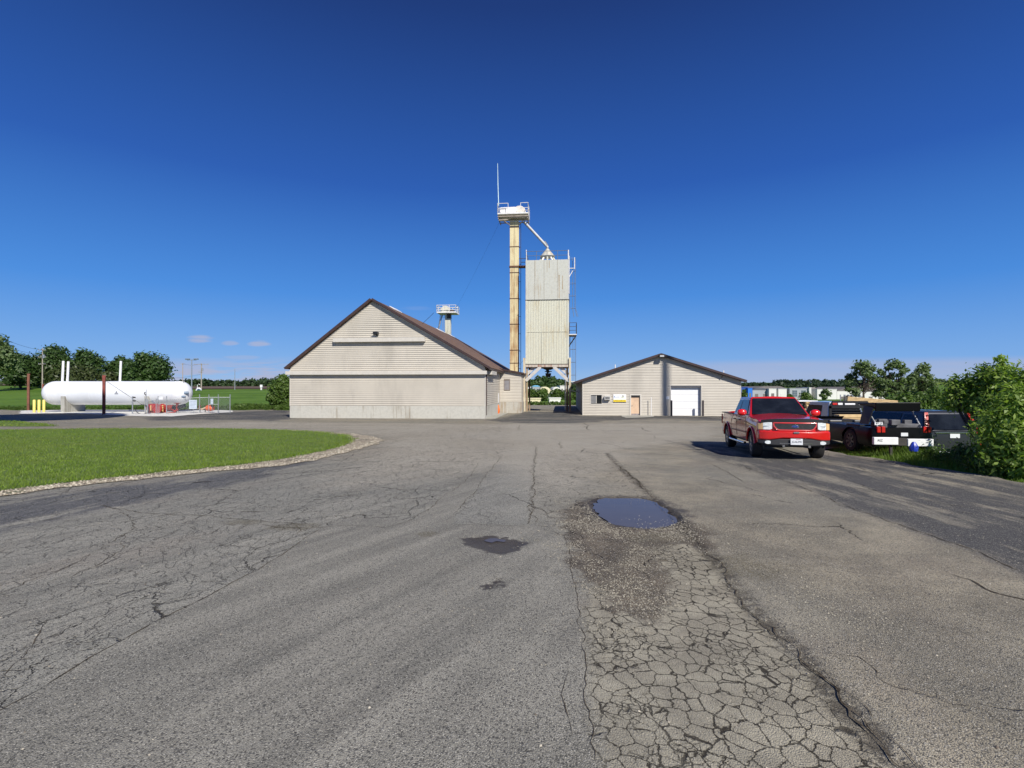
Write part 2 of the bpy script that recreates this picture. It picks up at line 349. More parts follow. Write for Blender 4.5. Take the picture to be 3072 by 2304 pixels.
def asphalt():
    t = NT('asphalt'); sc_ = 1
    warp = t.noise(1.1, 4, .6); warp2 = t.noise(5, 4, .65)
    wv = t.math('SUBTRACT', warp, .5); wv2 = t.math('SUBTRACT', warp2, .5)
    def mask(nm, w=.12, a=.5, b=.25):
        v = t.math('ADD', t.attr(nm), t.math('ADD', t.math('MULTIPLY', wv, a), t.math('MULTIPLY', wv2, b)))
        return t.mr(v, -w, w)
    # tone: long streaks along the wheel paths, blotches, aggregate
    st = t.noise(1.0, 7, .62, vec=t.smap(R(28), (3.4, .26, 1))); st3 = t.noise(1.0, 5, .6, vec=t.smap(R(24), (11, .6, 1), (3, 3, 0)))
    st2 = t.noise(.28, 5, .6)
    ox = t.sep(t.o); nb = t.noise(1.3, 6, .62, vec=t.map(loc=(7, 1, 0)))
    leftw = t.mr(t.math('ADD', ox[0], t.math('MULTIPLY', wv, 2.0)), 1.6, -.6)
    stm = t.math('ADD', nb, t.math('MULTIPLY', t.math('SUBTRACT', st, nb), t.math('MULTIPLY', leftw, .78)))
    c = t.mix(t.mr(stm, .30, .70), (.215, .208, .178), (.42, .40, .335)); c = t.mix(t.math('MULTIPLY', t.math('MULTIPLY', t.mr(st3, .5, .72), .25), leftw), c, (.16, .155, .13))
    warm = t.math('MAXIMUM', t.mr(ox[0], -.5, 2.5), t.mr(ox[1], 9, 20))
    c = t.mix(t.math('MULTIPLY', warm, .8), c, t.mix(1.0, c, (1.13, 1.01, .82), 'MULTIPLY'))
    c = t.mix(t.math('MULTIPLY', t.mr(t.noise(.6, 5, .65, vec=t.smap(R(26), (1.4, .5, 1), (1, 8, 0))), .50, .70), .35), c, (.29, .235, .185))
    c = t.mix(t.math('MULTIPLY', t.mr(st2, .38, .66), .55), c, (.225, .225, .196))
    c = t.mix(t.math('MULTIPLY', t.mr(t.noise(.8, 5, .65, vec=t.map(loc=(5, 3, 0))), .55, .75), .35), c, (.26, .21, .16))
    smo = mask('smo', .015, .04, .05)
    c = t.mix(t.math('MULTIPLY', smo, .8), c, t.mix(t.mr(stm, .32, .66), (.180, .173, .147), (.345, .326, .272)))
    ln_ = t.mr(t.math('ADD', t.attr('lane'), t.math('MULTIPLY', wv2, .3)), -.05, .08)
    c = t.mix(t.math('MULTIPLY', ln_, .30), c, t.mix(t.mr(nb, .35, .65), (.29, .29, .265), (.37, .37, .335)))
    lt = mask('light', 1.2, 3.0, 1.0)
    c = t.mix(t.math('MULTIPLY', lt, .7), c, t.mix(t.mr(st2, .3, .7), (.46, .415, .33), (.58, .525, .42)))
    # right: dark tarred band with worn light patches
    dk = mask('darkr', .25, 1.0, .5)
    worn = t.noise(.9, 7, .72, vec=t.smap(R(4), (2.2, .42, 1)))
    c = t.mix(t.math('MULTIPLY', dk, t.mr(worn, .64, .47)), c, (.056, .056, .060))
    dl = mask('darkl', .2, .8, .4)
    c = t.mix(t.math('MULTIPLY', dl, t.mr(worn, .62, .48)), c, (.095, .098, .108))
    sl_ = mask('seal', .5, 3.0, 1.0)
    smear = t.noise(1.0, 6, .65, vec=t.map(scale=(.18, 1.2, 1)))
    c = t.mix(t.math('MULTIPLY', sl_, t.mr(smear, .64, .50)), c, (.042, .043, .046))
    farst = t.math('MULTIPLY', t.mr(t.noise(1.0, 6, .7, vec=t.map(scale=(.10, .9, 1), loc=(3, 1, 0))), .58, .68), t.mr(t.sep(t.o)[1], 20, 34))
    c = t.mix(t.math('MULTIPLY', farst, .65), c, (.06, .058, .056))
    # gravel and dirt round the pothole
    gr = t.math('MAXIMUM', t.math('MULTIPLY', t.math('MULTIPLY', mask('grav', .7, 1.6, 1.0), t.mr(t.noise(2.2, 5, .7), .42, .62)), .45), t.math('MULTIPLY', mask('dirt', .14, .5, .5), t.mr(t.noise(3.1, 5, .7), .30, .52)))
    dirt = mask('dirt', .16, .6, .6); dirt = t.mr(t.math('ADD', dirt, .22), .1, .95)
    c = t.mix(t.math('MULTIPLY', mask('grav', .7, 1.6, 1.0), .38), c, t.mix(t.mr(t.noise(1.7, 5, .7), .38, .62), (.10, .078, .052), (.26, .225, .165)))
    c = t.mix(t.math('MULTIPLY', dirt, .92), c, t.mix(t.mr(t.noise(2.4, 5, .7), .40, .64), (.062, .041, .024), (.165, .125, .082)))
    bl = t.mr(t.math('ADD', t.attr('blot'), t.math('MULTIPLY', wv2, 1.6)), .0, .6)
    c = t.mix(t.math('MULTIPLY', bl, .55), c, (.135, .112, .060))
    # aggregate speckle
    va = t.vor(125, 'F1', out='Color'); sv = t.sep(va)
    vd = t.vor(125, 'F1')
    sp1 = t.mr(sv[0], .74, .86); c = t.mix(t.math('MULTIPLY', sp1, t.mr(vd, .55, .3, 0, .85)), c, (.60, .57, .49))
    c = t.mix(t.math('MULTIPLY', t.mr(sv[1], .76, .86), .80), c, (.035, .034, .032))
    vb = t.sep(t.vor(260, 'F1', out='Color')); c = t.mix(t.math('MULTIPLY', t.mr(vb[0], .5, 1.0), .5), c, (.30, .285, .25)); c = t.mix(t.math('MULTIPLY', t.mr(vb[1], .55, 1.0), .55), c, (.04, .04, .04))
    # loose stones in the gravel
    vg = t.vor(58, 'F1', out='Color'); vgd = t.vor(58, 'F1'); gs = t.sep(vg)
    stone = t.math('MULTIPLY', t.mr(gs[0], .55, .62), t.mr(vgd, .42, .30))
    c = t.mix(t.math('MULTIPLY', t.math('MULTIPLY', gr, stone), .9), c, t.mix(gs[1], (.10, .08, .055), (.50, .45, .34)))
    # alligator cracks
    wn_ = t.n.new('ShaderNodeVectorMath'); wn_.operation = 'MULTIPLY_ADD'
    t.l.new(t.noise(5.5, 7, .72, col=True), wn_.inputs[0]); wn_.inputs[1].default_value = (.13, .13, 0); t.l.new(t.o, wn_.inputs[2])
    wv3 = wn_.outputs[0]
    al = t.mr(t.math('ADD', t.attr('allig'), t.math('MULTIPLY', wv2, .22)), -.02, .10)
    al = t.math('MULTIPLY', al, t.math('SUBTRACT', 1.0, t.math('MULTIPLY', dirt, .85)))
    e1 = t.vor(9.2, 'DISTANCE_TO_EDGE', vec=t.map(wv3, scale=(1, .86, 1)))
    e2 = t.vor(15, 'DISTANCE_TO_EDGE', vec=wv3)
    wdt = t.noise(2.5, 3)
    e1b = t.vor(15.5, 'DISTANCE_TO_EDGE', vec=t.map(wv3, scale=(1, .9, 1), loc=(2.2, 4.1, 0)))
    big = t.mr(t.noise(1.5, 4, .6, vec=t.map(loc=(11, 3, 0))), .53, .58)
    k1 = t.mr(t.math('SUBTRACT', e1, t.math('MULTIPLY', wdt, .050)), .012, -.014)
    k1b = t.mr(t.math('SUBTRACT', e1b, t.math('MULTIPLY', wdt, .045)), .012, -.020)
    k1 = t.math('MAXIMUM', k1, t.math('MULTIPLY', k1b, big))
    k2 = t.math('MULTIPLY', t.mr(t.math('SUBTRACT', e2, .02), .03, -.01), t.mr(t.noise(1.6, 3), .58, .66))
    ck = t.math('MULTIPLY', t.math('MULTIPLY', t.math('MAXIMUM', k1, k2), al), t.mr(t.noise(7, 3, .6), .25, .5, .75, 1.0))
    c = t.mix(t.math('MULTIPLY', al, .6), c, t.mix(t.mr(t.noise(3, 4), .35, .65), (.29, .26, .195), (.44, .40, .30)))
    # fine crazing above the puddle, sparse long cracks on the left slabs
    fi = t.mr(t.math('ADD', t.attr('fine'), t.math('MULTIPLY', wv2, .5)), -.1, .25)
    e3 = t.vor(5.0, 'DISTANCE_TO_EDGE', vec=wv3)
    k3 = t.math('MULTIPLY', t.math('MULTIPLY', t.mr(e3, .024, .006), fi), t.math('MULTIPLY', t.mr(t.noise(3.2, 4, .7), .46, .58), .85))
    wl_ = t.n.new('ShaderNodeVectorMath'); wl_.operation = 'MULTIPLY_ADD'
    t.l.new(t.noise(1.6, 5, .65, col=True), wl_.inputs[0]); wl_.inputs[1].default_value = (.55, .55, 0); t.l.new(t.o, wl_.inputs[2])
    e4 = t.vor(1.15, 'DISTANCE_TO_EDGE', vec=t.map(wl_.outputs[0], rot=(0, 0, R(25)), scale=(1.5, .55, 1)))
    out_s = t.math('MULTIPLY', t.math('SUBTRACT', 1.0, smo), t.mr(t.sep(t.o)[0], .2, -.6))
    k4 = t.math('MULTIPLY', t.math('MULTIPLY', t.mr(e4, .0075, .002), out_s), t.mr(t.noise(.9, 4, .7, vec=t.map(loc=(9, 2, 0))), .44, .56))
    e5 = t.vor(.42, 'DISTANCE_TO_EDGE', vec=t.map(wl_.outputs[0], rot=(0, 0, R(-12)), scale=(1.2, .7, 1)))
    k5 = t.math('MULTIPLY', t.mr(e5, .005, .0015), t.mr(t.noise(.5, 4, .7, vec=t.map(loc=(2, 12, 0))), .46, .56))
    k5 = t.math('MULTIPLY', k5, t.math('SUBTRACT', 1.0, smo))
    e6 = t.vor(5.5, 'DISTANCE_TO_EDGE', vec=t.map(wl_.outputs[0], rot=(0, 0, R(40)), scale=(1.2, .7, 1), loc=(3, 5, 0)))
    k6 = t.math('MULTIPLY', t.math('MULTIPLY', t.mr(e6, .024, .002), out_s), t.mr(t.noise(1.4, 5, .7, vec=t.map(loc=(1, 22, 0))), .30, .50))
    ck = t.math('MAXIMUM', ck, t.math('MULTIPLY', k6, .55))
    ck = t.math('MAXIMUM', t.math('MAXIMUM', ck, k3), t.math('MAXIMUM', t.math('MULTIPLY', k4, .9), t.math('MULTIPLY', k5, .8)))
    # rut along the seam, broken edge
    rv = t.math('ADD', t.attr('rut'), t.math('MULTIPLY', wv2, .16))
    ru = t.math('MULTIPLY', t.mr(rv, .15, .03), t.mr(t.noise(5.5, 6, .75), .40, .58))
    c = t.mix(t.math('MULTIPLY', ru, .7), c, (.060, .050, .038))
    c = t.mix(t.math('MULTIPLY', ck, .95), c, (.022, .017, .012))
    wet = t.math('MAXIMUM', t.mr(t.math('ADD', t.attr('wet'), t.math('MULTIPLY', wv2, .34)), -.045, -.01), t.math('MULTIPLY', t.mr(t.math('ADD', t.attr('pud'), t.math('MULTIPLY', wv2, .7)), -.34, -.08), .8))
    c = t.mix(t.math('MULTIPLY', wet, .78), c, (.030, .020, .013))
    rough = t.mix(wet, (.88, .88, .88), (.42, .42, .42))
    t.fin(c, rough, 0, .2)
    h = t.math('ADD', t.math('MULTIPLY', t.noise(120, 3, .7), .35), t.math('MULTIPLY', t.math('SUBTRACT', 1.0, vd), .5))
    h = t.math('ADD', h, t.math('MULTIPLY', t.math('MULTIPLY', gr, stone), 1.6))
    h = t.math('SUBTRACT', h, t.math('MULTIPLY', ck, 2.6)); h = t.math('SUBTRACT', h, t.math('MULTIPLY', ru, 1.2))
    h = t.math('ADD', h, t.math('MULTIPLY', t.noise(22, 4, .7), .5))
    t.bump(h, .010, .9)
    return t.m
M_ASPH = asphalt()
cc_ = np.stack([X, Y], 1)[FQ].mean(1); keep = ~((cc_[:, 0]/np.maximum(cc_[:, 1], 1) < -.38) & (cc_[:, 1] > 70.2+.8*np.sin(cc_[:, 0]*.7)))
o = npmesh('parking_lot', np.stack([X, Y, Zh], 1), FQ[keep], M_ASPH, attrs=at_, smooth=True); props(o, kind='structure')

# crack ribbons laid on the asphalt
rng = random.Random(7)
def ribbon(mb, pts, w, jit=.02, lift=.004, step=.06):
    P0 = [Vector(P(*p)) for p in pts]; out = []
    for a, b in zip(P0[:-1], P0[1:]):
        n = max(1, int((b-a).length/step))
        for i in range(n): out.append(a.lerp(b, i/n))
    out.append(P0[-1]); nn = len(out); q = []
    off = 0
    for i, p in enumerate(out):
        d = (out[min(i+1, nn-1)]-out[max(i-1, 0)]); d = d.normalized() if d.length > 0 else Vector((1, 0)); nrm = Vector((-d.y, d.x))
        off = off*.8 + rng.uniform(-jit, jit); ww = w*.55*rng.uniform(.15, 1.3)*min(1, i/3+.15, (nn-1-i)/3+.15)
        c = p + nrm*off; q.append((c+nrm*ww/2, c-nrm*ww/2))
    vs = []
    for a, b in q:
        for k in (a, b): vs.append((k.x, k.y, g(k.x, k.y)+lift))
    mb.add(vs, [(2*i, 2*i+1, 2*i+3, 2*i+2) for i in range(nn-1)])
mb = MB()
ribbon(mb, [(305,1514),(430,1538),(555,1545),(640,1548),(729,1556),(847,1568),(972,1579)], .028, .02)
ribbon(mb, [(972,1580),(930,1605),(860,1655),(788,1700),(700,1745),(630,1785),(463,1866),(282,1968),(108,2076),(0,2134),(-120,2190)], .016, .006)
ribbon(mb, [(305,1514),(380,1540),(420,1580),(330,1640),(200,1700),(0,1790)], .016, .03)
ribbon(mb, [(390,1600),(380,1640),(300,1690),(200,1740)], .014, .02)
ribbon(mb, [(150,1850),(80,1960),(30,2010),(0,2040)], .014, .012)
ribbon(mb, [(880,1572),(905,1590),(890,1605),(920,1600)], .018, .01)
ribbon(mb, [(780,1570),(850,1582),(940,1585),(972,1580)], .03, .015)
ribbon(mb, [(1083,1384),(1200,1386),(1300,1386),(1437,1387)], .035, .01)
ribbon(mb, [(1230,1384),(1330,1385),(1400,1385)], .09, .01)
ribbon(mb, [(1437,1387),(1400,1440),(1330,1490),(1290,1530),(1240,1555),(1160,1582),(1062,1575),(972,1580)], .020, .02)
ribbon(mb, [(1498,1375),(1460,1425),(1420,1480),(1380,1525),(1364,1543)], .020, .015)
ribbon(mb, [(1369,1573),(1480,1575),(1588,1578)], .016, .008)
ribbon(mb, [(1608,1339),(1606,1380),(1602,1430),(1598,1489),(1594,1540),(1593,1573)], .028, .03)
ribbon(mb, [(1610,1345),(1600,1400),(1603,1450),(1596,1500),(1590,1570)], .02, .05)
ribbon(mb, [(1593,1573),(1640,1580),(1697,1608),(1722,1678),(1708,1743),(1734,1842),(1749,1984),(1760,2130),(1774,2304)], .009, .02)
ribbon(mb, [(1700,2000),(1685,2080),(1700,2130),(1720,2200)], .010, .01)
ribbon(mb, [(1819,1359),(1876,1419),(1946,1479),(2025,1548),(2065,1598),(2148,1690),(2253,1828),(2388,1956),(2481,2062),(2637,2247),(2720,2320)], .022, .03)
ribbon(mb, [(1860,1400),(1900,1430),(1935,1470)], .07, .02)
ribbon(mb, [(2260,1850),(2330,1900),(2400,1970),(2470,2040),(2560,2150),(2660,2260)], .018, .03)
ribbon(mb, [(2481,2000),(2540,2080),(2600,2150),(2700,2260),(2760,2330)], .012, .03)
ribbon(mb, [(2440,1960),(2560,1980),(2700,2080),(2900,2110),(3072,2200)], .011, .05)
ribbon(mb, [(2824,1717),(2900,1740),(2980,1775),(3066,1794),(3140,1830)], .035, .02)
ribbon(mb, [(2130,1390),(2190,1420),(2228,1445)], .03, .01)
ribbon(mb, [(2097,1362),(2339,1436),(2450,1480),(2533,1517),(2650,1560),(2775,1600),(2900,1640),(3066,1712)], .03, .02)
ribbon(mb, [(1819,1359),(1900,1345),(1980,1335),(2060,1326)], .03, .03)
ribbon(mb, [(1742,1268),(1765,1277),(1758,1286),(1770,1292)], .14, .06, step=.3); ribbon(mb, [(1742,1283),(1756,1279),(1765,1277)], .10, .06, step=.3)
ribbon(mb, [(1920,1282),(1935,1290),(1950,1295),(1960,1293)], .10, .08, step=.3)
ribbon(mb, [(1680,1325),(1684,1345)], .05, .03); ribbon(mb, [(1560,1275),(1556,1292)], .06, .05, step=.3)
t = NT('crack_fill'); t.fin(t.mix(t.mr(t.noise(22, 5, .7), .35, .6), (.030, .024, .018), (.12, .10, .075)), .95, 0, .05)
o = mb.build('pavement_cracks', t.m, fix=False); props(o, kind='structure')

# water in the pothole (level sheet) and the smaller one
def sheet(name, poly, m, z=None, lift=.0, res=.5, jit=0.0, seed=1, dome=0.0, rim=0.0, attrs=None):
    """filled polygon draped on the ground; poly is closed world outline"""
    rg = np.random.default_rng(seed); pl = []
    n = len(poly)
    for i in range(n):
        a, b = np.array(poly[i]), np.array(poly[(i+1) % n]); k = max(1, int(np.hypot(*(b-a))/res))
        for j in range(k):
            p = a+(b-a)*j/k
            pl.append(p + rg.normal(0, jit, 2) if jit else p)
    pl = np.array(pl); x0, y0 = pl.min(0); x1, y1 = pl.max(0)
    gx, gy = np.meshgrid(np.arange(x0, x1, res), np.arange(y0, y1, res)); gx, gy = gx.ravel(), gy.ravel()
    gx = gx + rg.uniform(-.2, .2, gx.shape)*res; k = sd_poly(gx, gy, pl) > res*.35
    vs = [Vector(p) for p in pl] + [Vector(p) for p in zip(gx[k], gy[k])]
    m_ = len(pl)
    r = delaunay_2d_cdt(vs, [(i, (i+1) % m_) for i in range(m_)], [], 2, 1e-5)
    V = np.array([(p.x, p.y) for p in r[0]]); Fs = [f for f in r[2] if len(f) == 3]
    F3 = np.array(Fs); c = V[F3].mean(1); ins = sd_poly(c[:, 0], c[:, 1], pl) > 0; F3 = F3[ins]
    s = sd_poly(V[:, 0], V[:, 1], pl)
    zz = (G(V[:, 0], V[:, 1]) + lift + dome*sstep(s, -.02, .5)) if z is None else np.full(len(V), z)
    if rim: zz = np.where(s < res*.1, zz-rim, zz)
    return npmesh(name, np.column_stack([V, zz]), F3, m, smooth=True), pl, V, F3
t = NT('puddle_water'); t.fin(t.mix(t.noise(3, 3), (.085, .075, .075), (.105, .092, .090)), .09, 0, .22); t.b.inputs['IOR'].default_value = 1.28; t.bump(t.noise(18, 3), .001, .25); M_WATER = t.m
o, *_ = sheet('puddle', PUD*1.0 + (PUD-PUD.mean(0))*.05, M_WATER, z=puddle_level, res=.12, jit=.022, seed=3); props(o, kind='structure')
w2 = poly_px([(1456,1615),(1470,1612),(1488,1611),(1506,1613),(1518,1616),(1512,1620),(1494,1621),(1474,1621),(1462,1619)])
o, *_ = sheet('puddle_water_small', w2, M_WATER, z=g(0, w2[:, 1].max())-.010, res=.1, jit=.02, seed=5); o.name = 'small_puddle'; props(o, kind='structure')

# ---------------------------------------------------------------- base terrain to the horizon
def terrain():
    ang = np.concatenate([np.linspace(-2.6, 2.6, 260)])
    rr = np.concatenate([[0.5, 3, 6, 10, 14, 18, 24, 30, 38, 46, 54, 62], np.exp(np.linspace(math.log(68), math.log(3200), 90))])
    A, RR = np.meshgrid(ang, rr); X = RR*np.tan(np.clip(A/2.6, -1, 1)*1.25)/3.0*2.6; Y = RR
    X = np.where(np.abs(X) > 3500, np.sign(X)*3500, X)
    # behind the camera
    yb = np.linspace(-80, 0.4, 8); XB = np.repeat(X[:1], 8, 0)*0 + np.linspace(-120, 120, 260)[None]; YB = np.repeat(yb[:, None], 260, 1)
    X0 = np.sign(X)*np.maximum(np.abs(X), 0)
    wide = np.linspace(-1, 1, 260)[None]*(120 + RR*1.9); X = wide
    X = np.vstack([XB, X]); Y = np.vstack([YB, Y])
    Z = G(X, Y)
    on = (X > -(1.12*np.maximum(Y, 0)+9)-2) & (X < 45) & (Y < 98) & (X > -78)
    Z = Z - .12*np.where((Y < 98), 1.0, 0.0)
    n0, n1 = X.shape; idx = np.arange(n0*n1).reshape(n0, n1)
    F = np.stack([idx[:-1, :-1], idx[:-1, 1:], idx[1:, 1:], idx[1:, :-1]], -1).reshape(-1, 4)
    t = NT('field_grass'); a = t.noise(.05, 6, .6); b = t.noise(.9, 6, .75); st = t.noise(1, 4, .6, vec=t.map(scale=(.02, .25, 1)))
    c = t.mix(t.mr(a, .35, .65), (.075, .150, .016), (.120, .210, .030)); c = t.mix(t.math('MULTIPLY', t.mr(b, .45, .7), .45), c, (.030, .062, .012)); c = t.mix(t.math('MULTIPLY', t.mr(st, .5, .7), .35), c, (.12, .16, .035))
    t.fin(c, .9, 0, .15); t.bump(t.noise(3, 6, .8), .12, 1)
    o = npmesh('ground', np.stack([X.ravel(), Y.ravel(), Z.ravel()], 1), F, t.m, smooth=True); return props(o, kind='structure')
terrain()
t = NT('bare_soil'); t.fin(t.mix(t.mr(t.noise(1, 5, .6, vec=t.map(scale=(.015, .3, 1))), .35, .65), (.085, .050, .032), (.13, .085, .05)), .95)
pf = np.array([(-175., 214), (-84, 214), (-88, 262), (-108, 290), (-215, 290), (-240, 262), (-245, 214)]); o, *_ = sheet('plowed_field', pf, t.m, lift=.25, res=7); props(o, kind='structure')

# ---------------------------------------------------------------- lawn island, gravel verge
def big_variation(m, col, k, sc_=.35):
    nt = m.node_tree; b = nt.nodes['Principled BSDF']; src = b.inputs['Base Color'].links[0].from_socket
    tc = nt.nodes.new('ShaderNodeTexCoord'); nz_ = nt.nodes.new('ShaderNodeTexNoise'); nz_.inputs['Scale'].default_value = sc_; nz_.inputs['Detail'].default_value = 6; nz_.inputs['Roughness'].default_value = .7; nt.links.new(tc.outputs['Object'], nz_.inputs['Vector'])
    mr_ = nt.nodes.new('ShaderNodeMapRange'); mr_.inputs[1].default_value = .45; mr_.inputs[2].default_value = .65; mr_.inputs[4].default_value = k; nt.links.new(nz_.outputs[0], mr_.inputs[0])
    mx_ = nt.nodes.new('ShaderNodeMix'); mx_.data_type = 'RGBA'; nt.links.new(mr_.outputs[0], mx_.inputs[0]); nt.links.new(src, mx_.inputs[6]); mx_.inputs[7].default_value = (*col, 1); nt.links.new(mx_.outputs[2], b.inputs['Base Color'])
grass_m = leafmat('lawn_blades', (.085, .165, .012), (.155, .250, .024), (.28, .35, .06), .35)
big_variation(grass_m, (.20, .23, .05), .6)
LAWN = poly_px([(-420,1500),(-100,1492),(0,1478),(300,1440),(520,1418),(700,1400),(850,1382),(960,1360),(1040,1338),(1066,1322),(1040,1308),(960,1298),(830,1291),(600,1287),(300,1288),(0,1292),(-420,1300)])
VERGE = poly_px([(-430,1514),(-100,1502),(0,1491),(300,1451),(520,1427),(700,1411),(850,1398),(960,1378),(1080,1347),(1135,1333),(1150,1322),(1125,1311),(1060,1302),(960,1294),(850,1289),(960,1310),(900,1350),(500,1400),(0,1450),(-430,1480)])
LAWN2 = poly_px([(-400,1252),(0,1264),(60,1267),(140,1275),(170,1279),(60,1280),(0,1279),(-400,1276)])
t = NT('lawn_soil'); t.fin(t.mix(t.mr(t.noise(2, 5, .7), .35, .65), (.070, .115, .014), (.115, .165, .022)), .95); M_SOIL = t.m
t = NT('verge_gravel'); vv = t.vor(34, 'F1', out='Color'); vd = t.vor(34); s_ = t.sep(vv)
c = t.mix(s_[0], (.36, .30, .21), (.66, .58, .44)); c = t.mix(t.mr(vd, .40, .65), c, (.16, .12, .08)); c = t.mix(t.math('MULTIPLY', t.mr(t.noise(1.6, 5, .7), .54, .64), .7), c, (.10, .075, .05))
c = t.mix(t.math('MULTIPLY', t.mr(t.noise(2.3, 5, .7, vec=t.map(loc=(4, 4, 0))), .56, .64), .8), c, (.045, .075, .018))
t.fin(c, .95); t.bump(t.math('SUBTRACT', 1.0, vd), .03, 1); M_GRAV = t.m
o, vp, *_ = sheet('gravel_verge', VERGE, M_GRAV, lift=.012, res=.30, jit=.05, seed=4, dome=.012); props(o, kind='structure')
o, lp, *_ = sheet('lawn', LAWN, M_SOIL, lift=.035, res=.35, jit=.06, seed=2, dome=.03, rim=.03); props(o, kind='structure')
o, lp2, *_ = sheet('far_lawn_strip', LAWN2, M_SOIL, lift=.035, res=.6, jit=.08, seed=2, dome=.05, rim=.03); props(o, kind='structure')
from mathutils import noise as mn
def pn(x, y, s=1.0, z=0.0): return np.array([mn.fractal(Vector((a*s, b*s, z)), .8, 2.0, 4) for a, b in zip(np.atleast_1d(x), np.atleast_1d(y))])
def blades(polys, n, hmin, hmax, w, seed, name, m, edge=-.12, lean=.5, dens=None, zlift=.05, clump=0.0, hfun=None, box=None):
    rg = np.random.default_rng(seed); pts = []
    for pl in polys:
        x0, y0 = pl.min(0); x1, y1 = pl.max(0); area_pts = rg.uniform(0, 1, (n*6, 2))*[x1-x0, y1-y0]+[x0, y0]
        ok = sd_poly(area_pts[:, 0], area_pts[:, 1], pl) > edge; q = area_pts[ok]
        if dens is not None: q = q[rg.uniform(0, 1, len(q)) < dens(q[:, 0], q[:, 1])]
        pts.append(q[:n])
    p = np.vstack(pts); k = len(p)
    if clump: p = p + rg.normal(0, clump, p.shape)
    h = rg.uniform(hmin, hmax, k)
    if hfun is not None: h = h*hfun(p[:, 0], p[:, 1])
    a = rg.uniform(0, math.pi*2, k); dx, dy = np.cos(a)*w/2, np.sin(a)*w/2
    z = G(p[:, 0], p[:, 1])+zlift; ln = rg.normal(0, lean, (k, 2))*h[:, None]
    b0 = np.column_stack([p[:, 0]-dx, p[:, 1]-dy, z]); b1 = np.column_stack([p[:, 0]+dx, p[:, 1]+dy, z])
    tp = np.column_stack([p[:, 0]+ln[:, 0], p[:, 1]+ln[:, 1], z+h])
    V = np.stack([b0, b1, tp], 1).reshape(-1, 3); F = np.arange(3*k).reshape(-1, 3)
    return npmesh(name, V, F, m)
near = lambda x, y: np.clip((13.0/np.maximum(y, 9))**1.2, .12, 1)
o = blades([lp], 95000, .04, .085, .017, 1, 'lawn_grass', grass_m, edge=-.16, dens=lambda x, y: near(x, y)*np.where(sd_poly(x, y, lp) > -.02, 1, .45*(pn(x, y, 1.1) > .0)), zlift=.05); props(o, 'short bright green mown grass on the island lawn left of the drive', 'grass', kind='stuff')
o = blades([lp2], 6000, .08, .16, .05, 2, 'strip_grass', grass_m, edge=-.1, zlift=.03); props(o, 'narrow strip of grass at the left edge beside the tank yard', 'grass', kind='stuff')
# stones on the verge
def stones(pl, n, s0, s1, seed, name, m, lift=0.0, dens=None):
    rg = np.random.default_rng(seed); x0, y0 = pl.min(0); x1, y1 = pl.max(0)
    q = rg.uniform(0, 1, (n*8, 2))*[x1-x0, y1-y0]+[x0, y0]; q = q[sd_poly(q[:, 0], q[:, 1], pl) > 0]
    if dens is not None: q = q[rg.uniform(0, 1, len(q)) < dens(q[:, 0], q[:, 1])]
    q = q[:n]; k = len(q)
    base = np.array([(1,0,0),(.3,.95,0),(-.8,.6,0),(-.9,-.5,0),(.2,-1,0),(.35,.3,.7),(-.4,-.1,.65)], float)
    fs = np.array([(0,1,5),(1,2,6),(1,6,5),(2,3,6),(3,4,6),(4,5,6),(4,0,5)])
    s = rg.uniform(s0, s1, k)*rg.uniform(.5, 1, k); a = rg.uniform(0, 6.28, k); ca, sa = np.cos(a), np.sin(a)
    b = base[None]*s[:, None, None]*rg.uniform(.7, 1.25, (k, 7, 1))
    x = b[..., 0]*ca[:, None]-b[..., 1]*sa[:, None]+q[:, 0:1]; y = b[..., 0]*sa[:, None]+b[..., 1]*ca[:, None]+q[:, 1:2]
    z = b[..., 2]+(G(q[:, 0], q[:, 1])+lift)[:, None]
    V = np.stack([x, y, z], -1).reshape(-1, 3); F = (fs[None]+7*np.arange(k)[:, None, None]).reshape(-1, 3)
    return npmesh(name, V, F, m)
t = NT('stone'); n_ = t.n.new('ShaderNodeNewGeometry'); t.fin(t.mix(n_.outputs['Random Per Island'], (.13, .10, .075), (.55, .50, .40)), .9); M_STONE = t.m
t = NT('pale_stone'); n_ = t.n.new('ShaderNodeNewGeometry'); t.fin(t.mix(n_.outputs['Random Per Island'], (.28, .235, .165), (.62, .56, .44)), .9)
M_GST = mat('grit_stone', (.29, .265, .21), .9, var=.35, sc_=40)
o = stones(vp, 9000, .010, .034, 3, 'verge_stones', t.m, lift=.018, dens=lambda x, y: np.clip(1.3-y/22, .12, 1)); props(o, 'pale loose stones along the edge of the island lawn', 'stones', kind='stuff')
gp = GRAV; gp = np.array([(-1.0, 3.2), (9.9, 2.6), (9.9, 11), (1.5, 11)])
o = stones(gp, 9000, .004, .0105, 5, 'loose_gravel', M_GST, lift=.001, dens=lambda x, y: sstep(pn(x, y, .7, 3), -.15, .5)*(.12+.88*sstep(sd_poly(x, y, GRAV), -1.1, .5))); props(o, 'loose gravel scattered over the worn asphalt right of the puddle', 'gravel', kind='stuff')
gdp = np.array([(-.6, 3.0), (4.0, 3.0), (4.0, 9.5), (-.6, 9.5)]); o = stones(gdp, 8500, .004, .011, 6, 'pothole_gravel', M_GST, lift=.001, dens=lambda x, y: (sd_poly(x, y, PUD) < -.10)*sstep(sd_poly(x, y, DIRT)+.35*pn(x, y, 2.0), -.35, .25)*sstep(pn(x, y, 1.6, 7), -.5, .3)); props(o, 'broken gravel and grit around the flooded pothole', 'gravel', kind='stuff')
allp = np.array([(-8., 1.5), (8, 1.5), (10, 12), (-8, 12)]); o = stones(allp, 1300, .004, .011, 8, 'stray_pebbles', M_STONE, lift=.001); props(o, 'stray pebbles strewn thinly over the near asphalt', 'gravel', kind='stuff')
